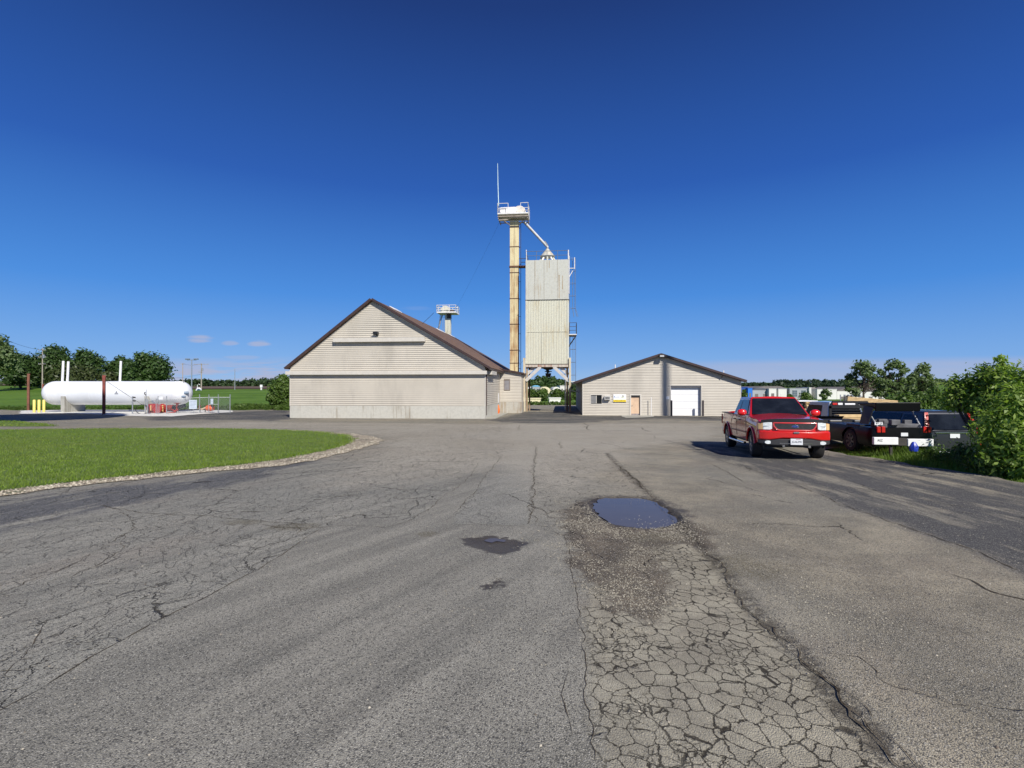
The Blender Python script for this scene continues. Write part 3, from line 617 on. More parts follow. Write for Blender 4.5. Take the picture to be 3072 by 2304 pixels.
# white gravel pad of the tank yard
PAD = poly_px([(60,1243),(180,1240),(320,1245),(420,1249),(520,1250),(600,1243),(700,1237),(700,1232),(560,1232),(300,1231),(60,1233)])
t = NT('white_gravel'); t.fin(t.mix(t.vor(7, out='Color'), (.55, .53, .47), (.80, .78, .72)), .95); t.bump(t.noise(9, 4), .05)
o, pad_pl, *_ = sheet('gravel_pad', PAD, t.m, lift=.03, res=1.0, jit=.12, seed=9, dome=.06); props(o, kind='structure')
# concrete aprons
M_CONC = rusty('concrete', (.40, .39, .34), (.22, .20, .15), .35, streak=True, rough=.9)
# ================================================================ BUILDINGS
TH = R(5.6); U = Vector((math.cos(TH), -math.sin(TH), 0)); VV = Vector((math.sin(TH), math.cos(TH), 0))
class Fr:
    """local frame: x along the front, y back into the depth"""
    def __init__(s, px, Y, z0, rz=-TH): s.o = Vector((at(px, Y), Y, z0)); s.rz = rz
    def L(s, px, py, d=0.0):
        """local (x,z) of a photo point on the plane local y = d"""
        u = Vector((math.cos(s.rz), math.sin(s.rz), 0)); v = Vector((-math.sin(s.rz), math.cos(s.rz), 0))
        r = Vector(((px-CX)/F0, 1, (HY-py)/F0)); o = Vector((0, 0, EYE)); k = s.o + v*d
        t = (k-o).dot(v)/r.dot(v); p = o + r*t; return ((p-s.o).dot(u), p.z-s.o.z)
M_SID = mat('siding_metal', (.53, .485, .41), .55, var=.05, sc_=.5, dirt=((.36, .33, .28), .5))
M_TRIM = mat('trim_metal', (.56, .525, .465), .5, var=.05)
M_BROWN = mat('brown_trim', (.055, .032, .028), .4, var=.15)
M_ROOF = mat('brown_shingle', (.15, .090, .060), .85, var=.25, sc_=2.5, dirt=((.07, .045, .035), .5), bump=.004)
M_WHITE = mat('white_paint', (.80, .80, .80), .4, var=.03)
M_BLACK = mat('black_plastic', (.012, .012, .013), .45, var=.2)
M_GLASSD = mat('dark_glass', (.012, .014, .016), .08, var=.1, spec=.6)
M_GREYW = mat('window_screen', (.20, .20, .20), .5)
M_GALV = mat('galvanised_steel', (.42, .44, .46), .42, metal=.7, var=.15, sc_=6)
M_PLY = mat('plywood', (.62, .44, .30), .8, var=.10, sc_=2, dirt=((.42, .22, .13), .5))
M_FND = rusty('foundation_concrete', (.50, .485, .43), (.30, .26, .20), .12, rough=.92)
def siding(name, parent, x0, x1, z0, top, pitch, dirv='y', pos=0.0, holes=(), depth=.038, groove=.048, zmax=None):
    """horizontal metal lap siding as real courses; top(x-list) given as polyline [(x,z)...]; faces -y (or +x)"""
    mb = MB(); tp = sorted(top); zm = zmax or max(p[1] for p in tp); k = 0; z = z0
    def span(zz):
        """x interval where the wall is at least zz high"""
        xs = []
        for (xa, za), (xb, zb) in zip(tp[:-1], tp[1:]):
            if (za-zz)*(zb-zz) < 0: xs.append(xa+(xb-xa)*(zz-za)/(zb-za))
        L_ = x0 if tp[0][1] >= zz else (xs[0] if xs else None); R_ = x1 if tp[-1][1] >= zz else (xs[-1] if xs else None)
        return None if L_ is None or R_ is None or R_-L_ < .02 else (L_, R_)
    def pt(x, y, zz): return (x, pos+y, zz) if dirv == 'y' else (pos-y, x, zz)
    while z < zm-.01:
        za, zb, zc = z, min(z+groove, zm-.004), min(z+pitch, zm-.002)
        segs = [(za, zb, .0, .0), (zb, zc, -depth, -depth*.35)]
        for (p, q, yb, yt) in segs:
            s0, s1 = span(p), span(q)
            if not s0: continue
            if not s1: s1 = ((s0[0]+s0[1])/2-.01, (s0[0]+s0[1])/2+.01)
            cuts = [(s0, s1)]
            for hx0, hx1, hz0, hz1 in holes:
                if q > hz0 and p < hz1:
                    nc = []
                    for (a0, a1), (b0, b1) in cuts:
                        if a1 <= hx0 or a0 >= hx1: nc.append(((a0, a1), (b0, b1))); continue
                        if a0 < hx0: nc.append(((a0, hx0), (b0, hx0)))
                        if a1 > hx1: nc.append(((hx1, a1), (hx1, b1)))
                    cuts = nc
            for (a0, a1), (b0, b1) in cuts:
                mb.add([pt(a0, yb, p), pt(a1, yb, p), pt(b1, yt, q), pt(b0, yt, q)], [(0, 1, 2, 3)])
                if yb: mb.add([pt(a0, 0, p), pt(a1, 0, p), pt(a1, yb, p), pt(a0, yb, p)], [(0, 1, 2, 3)])
        z += pitch
    return mb.build(name, M_SID, parent, fix=False)
def plane_poly(name, poly, m, parent, y, th=.02): return MB().prism(poly, y, y+th).build(name, m, parent)

# ---------------------------------------------------------------- left warehouse
f = Fr(1454.5, 47.0, -1.17)      # origin: near right corner; local x runs negative to the left
W1 = thing('warehouse', 'large beige gabled warehouse with brown roof and concrete base, left of the tower', 'building', f.o, f.rz)
wl_ = -18.25; Ln = 36.0; fz = f.L(1453, 1218.6)[1]
ez = f.L(1454, 1100)[1]; ax_, az_ = f.L(1117.5, 903); el_ = f.L(873, 1101)[1]; el_ = ez
MB().box(wl_-.02, .04, -.06, Ln, -.6, fz).build('foundation', M_FND, W1, bevel=.01)
topf = [(wl_, el_), (ax_, az_), (0.0, ez)]
siding('wall', W1, wl_, 0, fz+.004, topf, .178)
siding('wall', W1, 0, Ln, fz+.004, [(0, ez-.02), (Ln, ez-.02)], .178, 'x', 0.0, holes=[(9.3, 10.2, 0, 2.25)])
sp_ = MB(); sp_.prism([(wl_+.03, fz), (wl_+.03, el_), (ax_, az_), (-.03, ez), (-.03, fz)], .03, Ln-.05); sp_.build('inner_wall', M_SID, W1)
for x in (-.02, wl_-.05):
    MB().box(x, x+.08, -.045, .03, fz+.002, ez-.25).build('corner_trim', M_TRIM, W1)
# roof slabs: ridge at ax_
ro = .38; bk = Ln+.3
def roofslab(mb, xa, za, xb, zb, y0, y1, th):
    d = Vector((xb-xa, zb-za)).normalized(); n = Vector((-d.y, d.x));
    if n.y < 0: n = -n
    mb.prism([(xa, za), (xb, zb), (xb+n.x*th, zb+n.y*th), (xa+n.x*th, za+n.y*th)], y0, y1)
sr = (az_-ez)/(-ax_); sl2 = (az_-el_)/(ax_-wl_)
ex1, ex0 = .42, wl_-.30
mb = MB(); zr = ez-sr*ex1; zl2 = el_+sl2*(ex0-wl_)
roofslab(mb, ax_, az_+.06, ex1, zr+.06, -ro, bk, .14); rf = mb.build('roof', M_ROOF, W1)
mb = MB(); roofslab(mb, ax_-.001, az_+.063, ex0, zl2+.063, -ro+.002, bk-.002, .14); mb.build('roof', M_ROOF, W1)
mb = MB(); roofslab(mb, ax_, az_+.05, ex1+.015, zr+.035, -ro-.03, -ro-.003, .20); roofslab(mb, ax_, az_+.05, ex0-.015, zl2+.035, -ro-.031, -ro-.004, .20); mb.build('rake_trim', M_BROWN, W1)
mb = MB(); roofslab(mb, ax_+.6, az_-.6*sr-.11, -.15, ez-.11+.15*sr, -.06, -.03, .10); roofslab(mb, ax_-.6, az_-.6*sl2-.13, wl_+.15, el_-.13+.15*sl2, -.06, -.03, .10); mb.build('soffit_trim', M_TRIM, W1)
MB().box(ex1-.02, ex1+.10, -ro, bk, zr-.03, zr+.10).build('gutter', M_BROWN, W1)
# skylight / ridge vents (white strips)
for d0, d1 in ((4.6, 7.0), (24.0, 27.5), (31.5, 34)):
    MB().prism([(ax_+.02, az_+.235), (ax_+.55, az_+.235-.55*sr), (ax_+.55, az_+.30-.55*sr), (ax_+.02, az_+.30)], d0, d1).build('ridge_vent', M_WHITE, W1)
# band over the wall, wrapping the corners
b0, b1 = f.L(1453, 1123.2)[1], f.L(1453, 1112.5)[1]
MB().box(wl_-.28, .22, -.40, -.032, b0, b1).build('fascia_band', M_TRIM, W1, bevel=.01)
x0, z1 = f.L(1004, 1015); x1, z0 = f.L(1277, 1025)
MB().box(x0, x1, -.42, -.032, z0, z1).build('awning_band', M_TRIM, W1, bevel=.01)
MB().box(.03, .5, 1.2, 4.6, b0+.03, b1+.05).build('side_band', M_TRIM, W1)
x, z = f.L(1131, 1001); lb = MB().box(x-.22, x+.22, -.52, -.12, z-.10, z+.13).build('floodlight', M_BLACK, W1, bevel=.02)
MB().box(-.05, .05, -.13, -.035, -.12, .12).build('bracket', M_BLACK, lb, loc=(x, 0, z)) if False else None
MB().box(x-.06, x+.06, -.14, -.03, z-.2, z+.02).build('light_bracket', M_BLACK, W1)
MB().tube([(x-.22, -.3, z), (x-.42, -.3, z-.02)], .03).build('light_sensor', M_BLACK, W1)
MB().tube([(.12, .5, ez-.1), (.06, .62, ez-.6), (.06, .62, .3)], .045).build('downspout', M_BROWN, W1)
dr = MB().box(-.02, .03, 9.33, 10.17, .15, 2.22).build('door', M_WHITE, W1); MB().box(.03, .07, 9.45, 9.50, 1.05, 1.2).build('door_handle', M_BLACK, dr)
MB().prism([(0, -.6), (2.1, -.6), (2.1, .03), (0, .10)], 1.0, 10.2).build('apron', M_CONC, W1) if False else None
k_ = MB(); k_.box(.045, .9, .3, 10.8, -.5, .045); k_.build('walk_strip', M_CONC, W1)
# orange hose bag hanging by the door
t_ = Fr(1497, 56.6, -1.2)
mb = MB(); rg = random.Random(4)
mb.lathe([(.05, .98), (.12, .85), (.14, .7), (.22, .45), (.18, .2), (.10, 0.0)], 9, Matrix.Scale(.8, 4, (1, 0, 0)))
M_ORANGE = mat('orange_tarp', (.75, .16, .03), .6, var=.25, sc_=5)
o = mb.build('orange_bag', M_ORANGE, loc=(at(1495, 56.2), 56.2, g(-1.5, 56)+.02), smooth=60); props(o, 'crumpled orange bag hanging low beside the white side door of the warehouse', 'bag')

# ---------------------------------------------------------------- lean-to between warehouse and tower
f = Fr(1499.5, 58.1, -1.14)
LT = thing('lean_to_shed', 'small beige lean-to shed with boarded window joined to the warehouse side', 'building', f.o, f.rz)
wx = f.L(1564.6, 1236)[0]; fz = f.L(1530, 1206)[1]; zl = f.L(1500, 1110)[1]; zr_ = f.L(1564, 1122)[1]
MB().box(-.2, wx+.03, -.05, 7, -.6, fz).build('foundation', rusty('stained_concrete', (.44, .42, .37), (.28, .20, .12), .55, rough=.9), LT)
wa, wb = f.L(1512.3, 1140), f.L(1529.5, 1170)
siding('wall', LT, 0, wx, fz+.004, [(0, zl), (wx, zr_)], .168, holes=[(wa[0], wb[0], wb[1], wa[1])])
MB().prism([(.02, fz), (.02, zl), (wx-.02, zr_), (wx-.02, fz)], .04, 7).build('inner_wall', M_SID, LT)
mb = MB(); roofslab(mb, -.6, zl+.02+.6*(zl-zr_)/wx, wx+.25, zr_-.04+.02, -.32, 7.2, .13); mb.build('roof', M_ROOF, LT)
mb = MB(); roofslab(mb, -.6, zl+.6*(zl-zr_)/wx, wx+.27, zr_-.06+.02, -.35, -.323, .18); mb.build('rake_trim', M_BROWN, LT)
w_ = MB().box(wa[0]+.03, wb[0]-.03, -.01, .035, wb[1]+.03, wa[1]-.03).build('window', mat('board_grey', (.22, .21, .22), .8), LT)
mb = MB()
for (a, b, c, d) in ((wa[0]-.03, wb[0]+.03, wa[1]-.03, wa[1]+.04), (wa[0]-.03, wb[0]+.03, wb[1]-.04, wb[1]+.03)): mb.box(a, b, -.05, -.012, c, d)
for x in (wa[0]-.03, wb[0]-.03): mb.box(x, x+.06, -.045, -.013, wb[1]+.03, wa[1]-.03)
mb.build('window_frame', mat('worn_wood', (.26, .21, .17), .8), w_)

# ---------------------------------------------------------------- right building
f = Fr(1748, 54.1, -1.22)
B2 = thing('office_shed', 'low wide beige gabled building with white roll-up door behind the red pickup', 'building', f.o, f.rz)
f.L(2222, 1249)
wx = f.L(2222, 1249)[0]; gz = -.02; ez0 = f.L(1748.5, 1143)[1]; ez1 = f.L(2221, 1141)[1]; ez = (ez0+ez1)/2; ax_, az_ = f.L(1981, 1066)
H = lambda px0, py0, px1, py1: (f.L(px0, py0)[0], f.L(px1, py1)[0], f.L(px1, py1)[1], f.L(px0, py0)[1])
win = H(1772, 1185, 1806, 1211.5); dor = H(1893, 1186, 1920, 1247); gar = H(2011.5, 1157, 2103, 1248.5); dor = (dor[0], dor[1], -.02, dor[3]); gar = (gar[0], gar[1], -.02, gar[3])
siding('wall', B2, 0, wx, gz, [(0, ez), (ax_, az_), (wx, ez)], .163, holes=[win, dor, gar])
Ln2 = 30
def wallblock(mb, holes, d0, d1):
    pass
xs = sorted([0.02, win[0], win[1], dor[0], dor[1], gar[0], gar[1], wx-.02]); ztop = lambda x: ez+(az_-ez)*(x/ax_ if x < ax_ else (wx-x)/(wx-ax_))
mb = MB()   # inner shell behind the siding, with its openings
for a, b in zip(xs[:-1], xs[1:]):
    hole = next((h for h in (win, dor, gar) if abs(h[0]-a) < .01), None)
    cuts = [a] + ([ax_] if a < ax_ < b else []) + [b]
    zb_ = hole[3] if hole else -.4
    for p, q in zip(cuts[:-1], cuts[1:]): mb.prism([(p, zb_), (q, zb_), (q, ztop(q)-.03), (p, ztop(p)-.03)], .012, .14)
    if hole and hole[2] > 0.2: mb.box(a, b, .012, .14, -.4, hole[2])
mb.build('front_wall', M_SID, B2)
siding('wall', B2, 0, Ln2, gz, [(0, ez-.02), (Ln2, ez-.02)], .163, 'x', wx)
mb = MB(); mb.prism([(.03, -.4), (.03, ez-.05), (ax_, az_-.05), (wx-.03, ez-.05), (wx-.03, -.4)], 1.2, Ln2); mb.build('inner_wall', mat('dark_siding', (.36, .34, .30), .7), B2)
for xa_ in (0, wx-.14): MB().box(xa_, xa_+.12, .02, 1.25, -.4, ez-.06).build('side_wall', mat('dark_siding', (.36, .34, .30), .7), B2)
for x in (-.03, wx-.05): MB().box(x, x+.08, -.045, .02, -.02, ez-.12).build('corner_trim', M_TRIM, B2)
s1 = (az_-ez)/ax_; s2 = (az_-ez)/(wx-ax_)
mb = MB(); roofslab(mb, ax_, az_+.05, -.75, ez-.75*s1+.05, -.45, Ln2+.3, .14); mb.build('roof', M_ROOF, B2)
mb = MB(); roofslab(mb, ax_+.001, az_+.052, wx+.40, ez-.40*s2+.05, -.448, Ln2+.298, .14); mb.build('roof', M_ROOF, B2)
mb = MB(); roofslab(mb, ax_, az_-.02, -.77, ez-.77*s1-.02, -.49, -.453, .21); roofslab(mb, ax_, az_-.02, wx+.42, ez-.42*s2-.02, -.491, -.454, .21); mb.build('rake_trim', M_BROWN, B2)
mb = MB(); roofslab(mb, ax_, az_-.06, -.7, ez-.7*s1-.06, -.45, -.03, .04); roofslab(mb, ax_, az_-.061, wx+.38, ez-.38*s2-.061, -.451, -.031, .04); mb.build('soffit', M_BROWN, B2)
mb = MB(); mb.box(-.88, -.76, -.45, Ln2, ez-.77*s1-.05, ez-.77*s1+.08); mb.build('gutter', M_BROWN, B2)
# window, air conditioner, sign, door, roll-up door
wd_ = MB().box(win[0]+.04, win[1]-.04, .05, .08, win[2]+.04, win[3]-.04).build('window', M_GLASSD, B2)
mb = MB(); a, b, c, d = win
mb.box(a-.05, b+.05, -.05, .02, d, d+.09); mb.box(a-.05, b+.05, -.05, .02, c-.09, c)
for x in (a-.05, b-.03): mb.box(x, x+.08, -.048, .018, c, d)
mb.box((a+b)/2-.03, (a+b)/2+.03, .02, .048, c+.04, d-.04); mb.build('window_frame', M_TRIM, wd_)
MB().box(a+.05, (a+b)/2-.03, .03, .045, c+.05, d-.05).build('window_screen', M_GREYW, wd_)
a, b, c, d = H(1811.5, 1188, 1831, 1199.3)
ac = MB().box(a+.03, b-.02, -.42, .01, c, d).build('air_conditioner', mat('off_white_metal', (.62, .61, .58), .5), B2, bevel=.02)
mb = MB()
for i in range(7): mb.box(a+.10, b-.09, -.428, -.421, c+.06+i*(d-c-.1)/7, c+.06+(i+.55)*(d-c-.1)/7)
mb.build('grille', M_BLACK, ac)
mb = MB(); mb.box(a-.12, b+.02, -.045, -.03, d+.02, d+.16); mb.box(a-.12, a-.0, -.044, -.031, c-.75*(d-c), d+.02); mb.box(a-.12, b+.02, -.043, -.03, c-.9*(d-c), c-.75*(d-c)); mb.build('ac_surround', M_TRIM, B2)
a, b, c, d = H(1839.5, 1183, 1878, 1206.3)
SG = thing('wall_sign', 'white and yellow company sign reading UNITED COOPERATIVE left of the plywood door', 'sign', f.o, f.rz)
MB().box(a, b, -.10, -.045, c, d).build('sign_board', M_WHITE, SG, bevel=.006)
M_YEL = mat('sign_yellow', (.85, .62, .02), .5, var=.04)
yt = c+(d-c)*.30
MB().box(a+.01, b-.01, -.105, -.1005, c+.01, yt).build('yellow_band', M_YEL, SG)
M_INK = mat('sign_ink', (.16, .12, .01), .6); M_BLUE = mat('sign_blue', (.02, .15, .38), .5)
text('lettering', 'UNITED COOPERATIVE', M_INK, SG, (b-a)*.86, (a+b)/2, -.108, c+(d-c)*.19, h=.10)
MB().box(a+.03, b-.03, -.1075, -.1055, c+.015, c+.04).build('ink_line', M_INK, SG)
text('lettering', 'Landmark', M_BLUE, SG, (b-a)*.30, a+(b-a)*.34, -.103, c+(d-c)*.66, h=.085)
mb = MB(); cx_, cz_ = a+(b-a)*.10, c+(d-c)*.68; mb.prism([(cx_-.07, cz_-.08), (cx_-.03, cz_-.08), (cx_, cz_+.01), (cx_+.03, cz_-.08), (cx_+.07, cz_-.08), (cx_+.015, cz_+.09), (cx_-.015, cz_+.09)], -.104, -.1008); mb.build('logo', M_BLUE, SG)
mb = MB(); cx_ = a+(b-a)*.74; cz_ = c+(d-c)*.66
mb.prism([(cx_-.20, cz_-.06), (cx_, cz_-.02), (cx_+.22, cz_+.03), (cx_+.05, cz_-.06), (cx_-.08, cz_-.09)], -.104, -.1008); mb.build('logo', mat('sign_green', (.35, .42, .06), .5), SG)
mb = MB(); mb.prism([(cx_-.10, cz_+.06), (cx_+.08, cz_+.05), (cx_+.11, cz_+.13), (cx_-.06, cz_+.14)], -.1045, -.1008); mb.build('logo', mat('sign_olive', (.12, .10, .02), .5), SG)
a, b, c, d = dor
dd = MB().box(a+.02, b-.02, .10, .13, .02, d-.03).build('door', M_PLY, B2); MB().lathe([(.0, .0), (.045, .0), (.05, .03), (.02, .06)], 10, Matrix.Translation((a+.12, .10, 1.0)) @ Matrix.Rotation(R(90), 4, 'X')).build('door_knob', M_GALV, dd)
MB().box(a+.05, b-.05, .094, .0995, .02, .20).build('kick_stain', mat('muddy_wood', (.27, .24, .24), .9, var=.4, sc_=6), dd)
mb = MB(); mb.box(a-.14, a, -.055, .02, -.02, d+.13); mb.box(b, b+.14, -.055, .02, -.02, d+.13); mb.box(a, b, -.053, .018, d, d+.13); mb.build('door_frame', M_TRIM, B2)
MB().box(a, b, .02, .099, d-.18, d-.001).build('door_head', M_BLACK, B2)
a, b, c, d = gar
gd = MB()
for i in range(4):
    z0 = .0+i*(d-.16)/4; gd.box(a+.06, b-.06, .30, .34, z0+.006, z0+(d-.16)/4-.006)
gd.build('garage_door', M_WHITE, B2, bevel=.008)
MB().box(a+.01, b-.01, .02, .30, d-.17, d-.001).build('garage_door_head', mat('grey_head', (.10, .10, .12), .6), B2)
mb = MB(); mb.box(a-.1, a+.0, -.05, .02, -.02, d+.1); mb.box(b, b+.09, -.05, .02, -.02, d+.1); mb.box(a, b, -.049, .019, d, d+.1); mb.build('garage_door_frame', M_TRIM, B2)
for xa_ in (a+.003, b-.055): MB().box(xa_, xa_+.052, .02, .30, -.02, d-.17).build('garage_door_jamb', mat('grey_jamb', (.30, .31, .34), .6), B2)
a, b, c, d = H(1998, 1189, 2008, 1198); MB().box(a, b, -.05, -.03, c, d).build('notice_board', M_WHITE, B2)
x, z = f.L(1982, 1069.5); fl_ = MB().box(x-.26, x+.26, -.80, -.49, z-.12, z+.13).build('floodlight', M_BLACK, B2, bevel=.02); MB().box(x-.2, x+.2, -.803, -.799, z-.07, z+.08).build('lens', mat('lamp_lens', (.5, .5, .5), .2), fl_)
for px, py in ((1845.5, 1098), (2171, 1116)):
    x, z = f.L(px, py, 3.0); MB().tube([(x, 3, z-.6), (x, 3, z+.16)], .05, 8).build('vent_pipe', M_WHITE, B2)
x, z = f.L(2163, 1126); MB().bar((x+.05, -.46, z+.1), (x, -.25, z-.25), .06).build('gutter_bracket', M_BROWN, B2)
# apron slab by the door
ap = poly_px([(1862,1246.5),(1960,1246.5),(1962,1251),(1925,1253.5),(1880,1254.5),(1866,1251)]); o, *_ = sheet('concrete_apron', ap, M_CONC, lift=.03, res=.5, jit=.03, rim=.0); props(o, kind='structure')

def post(name, px, pyt, Y, w, m, label, cat, group=None, base=None, dep=None):
    x = at(px, Y); zb = g(x, Y) if base is None else base; zt = zat(pyt, Y)
    mb = MB(); mb.box(-w/2, w/2, -(dep or w)/2, (dep or w)/2, -.3, zt-zb)
    o = mb.build(name, m, loc=(x, Y, zb), bevel=.012); o.rotation_euler = (0, 0, -TH); return props(o, label, cat, group)
M_DBR = mat('dark_bollard', (.045, .035, .035), .5)
for px, lb_ in ((2014, 'dark square steel bollard at the left jamb of the white roll-up door'), (2108.5, 'brown square steel bollard at the right jamb of the white roll-up door')):
    post('bollard', px, 1201, 52.6-.1*(px-2000)/28, .18, M_DBR, lb_, 'bollard', 'bollards guarding the roll-up door')
x = at(1953.5, 53.0); mb = MB(); mb.tube([(0, 0, -.3), (0, 0, zat(1192, 53)-g(x, 53))], .035, 8)
o = mb.build('white_pole', M_WHITE, loc=(x, 53.0, g(x, 53))); props(o, 'thin white pole standing right of the plywood door', 'pole')

# ---------------------------------------------------------------- loading tower
M_CREAM = rusty('cream_steel', (.60, .59, .48), (.45, .36, .20), .02, rough=.5, sc_=.8)
M_CREAMU = rusty('cream_steel_upper', (.52, .52, .46), (.38, .30, .19), -.02, rough=.5, sc_=.7)
M_DKST = mat('dark_steel', (.05, .045, .04), .6, var=.3)
M_RUSTLEG = rusty('rusted_leg', (.70, .60, .35), (.30, .13, .035), .62, rough=.6)
M_RAILW = mat('white_rail', (.72, .70, .68), .45)
M_RAILG = mat('grey_blue_steel', (.16, .19, .24), .5, metal=.3)
f = Fr(1577.5, 61.4, -1.13)
TW = thing('loading_tower', 'tall square cream hopper tower on steel legs with open drive-through bay', 'tower', f.o, f.rz)
tw = f.L(1705.8, 1238)[0]; td = 5.0
zt_ = f.L(1641, 779)[1]; zs = f.L(1641, 899)[1]; zb = f.L(1641, 1091.5)[1]; zbm = f.L(1641, 1101)[1]; zm_ = f.L(1641, 995)[1]
ins = .12
MB().box(-.03, tw+.03, -.03, td+.03, zs+.02, zt_).build('upper_bin', M_CREAMU, TW, bevel=.02)
for xs_ in (.21, .43, .74): MB().box(tw*xs_-.012, tw*xs_+.012, -.040, -.031, zs+.05, zt_-.02).build('panel_seam', mat('seam_brown', (.20, .15, .10), .8), TW)
for (xs_, ws_, h0, h1) in ((.78, .05, .02, .62), (.86, .035, .25, .60), (.55, .03, .80, 1.0), (.50, .02, .7, 1.0), (.22, .02, .6, 1.0)): MB().box(tw*xs_-ws_, tw*xs_+ws_, -.0345, -.0315, zs+.05+(zt_-zs-.1)*h0, zs+.05+(zt_-zs-.1)*h1).build('rust_stain', rusty('stain_rust', (.47, .42, .33), (.30, .19, .08), .9, rough=.8), TW)
def corr(mb, x0, x1, z0, z1, y, amp=.035, pitch=.19, side='y'):
    n = int((x1-x0)/pitch); pr = []
    for i in range(n):
        a = x0+(x1-x0)*i/n; w = (x1-x0)/n
        pr += [(a, 0), (a+w*.22, 0), (a+w*.32, -amp), (a+w*.62, -amp), (a+w*.72, 0)]
    pr.append((x1, 0)); vs = []
    for zz in (z0, z1):
        for (a, d) in pr: vs.append((a, y+d, zz) if side == 'y' else (y-d, a, zz))
    k = len(pr); mb.add(vs, [(i, i+1, i+1+k, i+k) for i in range(k-1)])
mb = MB(); corr(mb, .10, tw-.10, zb, zm_-.02, 0); corr(mb, .10, tw-.10, zm_+.02, zs-.03, .004); corr(mb, .1, td-.1, zb, zs-.03, tw, side='x'); mb.box(.02, tw-.02, .02, td, zb-.01, zs)
mb.build('corrugated_bin', M_CREAM, TW, fix=False)
mb = MB(); mb.box(.08, tw-.08, -.06, -.02, zm_-.03, zm_+.03); mb.box(tw*.37-.012, tw*.37+.012, -.047, -.036, zb, zm_-.03); mb.box(tw*.80-.01, tw*.80+.01, -.046, -.036, zm_+.03, zs); mb.build('seam_strip', M_CREAM, TW)
MB().box(-.08, tw+.08, -.08, td+.08, zs-.04, zs+.021).build('dark_seam', M_DKST, TW); MB().box(-.06, tw+.06, -.06, td, zb-.10, zb-.012).build('dark_seam', M_DKST, TW)
mb = MB()
for x in (.0, tw-.12): MB().box(x-.03, x+.12, -.05, .10, zb, zs-.04).build('corner_angle', M_CREAM, TW)
mb = MB(); mb.box(-.05, tw+.05, -.10, .06, zbm, zb-.10); mb.box(-.05, tw+.05, td-.1, td+.05, zbm, zb-.1); mb.box(-.05, .08, .06, td-.1, zbm+.002, zb-.1); mb.box(tw-.08, tw+.05, .06, td-.1, zbm+.002, zb-.1); mb.build('girder', rusty('rust_beam', (.55, .50, .42), (.28, .12, .07), .6), TW)
M_LEG = rusty('leg_steel', (.58, .52, .38), (.30, .14, .05), .5, rough=.6, sc_=.8)
lw = .25; zlt = f.L(1574, 1074)[1]
for x0 in (-.30, tw+.03):
    MB().box(x0, x0+lw, -.26, -.04, -.5, zlt).build('leg', M_LEG, TW)
for x0, y0 in ((.02, .12), (tw-.24, .12), (.02, td-.3), (tw-.24, td-.3)):
    MB().box(x0, x0+.2, y0, y0+.2, -.5, zbm).build('leg', rusty('back_leg', (.36, .28, .18), (.16, .07, .03), .6), TW)
M_BR = mat('brace_steel', (.52, .50, .47), .6, var=.12)
for (x, sx) in ((0, 1), (tw, -1)):
    for (pz, px_) in (((1141, 1100), (1577, 1621)), ((1123, 1100), (1577, 1603))):
        za, zb2 = f.L(1577, pz[0])[1], zbm; L_ = abs(f.L(px_[1], 1100)[0]-f.L(px_[0], 1100)[0])
        o = MB().bar((x, -.02 if pz[0] == 1141 else .35, za-.05), (x+sx*L_, -.02 if pz[0] == 1141 else .35, zb2+.02), .14, .36).build('brace', M_BR, TW)
# hopper and spout under the bin
cx_ = f.L(1643, 1120)[0]; 
mb = MB(); mb.add([(1.0, .7, zbm+.3), (tw-1.0, .7, zbm+.3), (tw-1.0, td-.7, zbm+.3), (1.0, td-.7, zbm+.3), (cx_-.3, 2.2, zbm-.25), (cx_+.3, 2.2, zbm-.25), (cx_+.3, 2.8, zbm-.25), (cx_-.3, 2.8, zbm-.25)], [(0,1,5,4),(1,2,6,5),(2,3,7,6),(3,0,4,7),(4,5,6,7)]); mb.build('hopper', M_DKST, TW)
sb = MB(); sb.tube([(cx_-.12, 2.5, zbm-.2), (cx_, 2.5, zbm-.62)], .20, 10); sb.box(cx_-.42, cx_+.42, 2.3, 2.7, zbm-.50, zbm-.40)
s_ = sb.build('gate', M_BLACK, TW)
zz = f.L(1643, 1131, 2.5)[1]
MB().lathe([(.36, zbm-.66), (.34, zbm-.8), (.26, zz), (.0, zz)], 14, Matrix.Translation((cx_, 2.5, 0))).build('spout_bucket', M_BLACK, TW)
mb = MB(); mb.tube([(tw-.45, 1.0, zbm), (tw-.42, 1.0, .1)], .03); mb.tube([(tw-.35, 2.0, zbm-1.0), (tw-.35, 2.0, .1)], .045); mb.build('conduit', M_GALV, TW)
# roof rails
def rail(mb, pts, z0, h, r=.03, mids=(.5,), posts=None, n=6):
    for p, q in zip(pts[:-1], pts[1:]):
        for k in (1,)+tuple(mids): mb.tube([(p[0], p[1], z0+h*k), (q[0], q[1], z0+h*k)], r, n)
        d = math.hypot(q[0]-p[0], q[1]-p[1]); m_ = max(1, round(d/1.3))
        for i in range(m_+1): t = i/m_; mb.tube([(p[0]+(q[0]-p[0])*t, p[1]+(q[1]-p[1])*t, z0), (p[0]+(q[0]-p[0])*t, p[1]+(q[1]-p[1])*t, z0+h)], r, n)
mb = MB(); rail(mb, [(.03, .03), (tw-.03, .03), (tw-.03, td-.03), (.03, td-.03), (.03, .03)], zt_, 1.05, .032); mb.build('roof_rail', M_RAILG, TW)
MB().tube([(.05, .05, zt_), (.05, .05, zt_+1.25)], .05).build('rail_post', M_RAILW, TW); MB().tube([(tw-.02, .0, zt_-.02), (tw-.02, .0, zt_+1.1)], .07).build('rail_post', M_RAILW, TW)
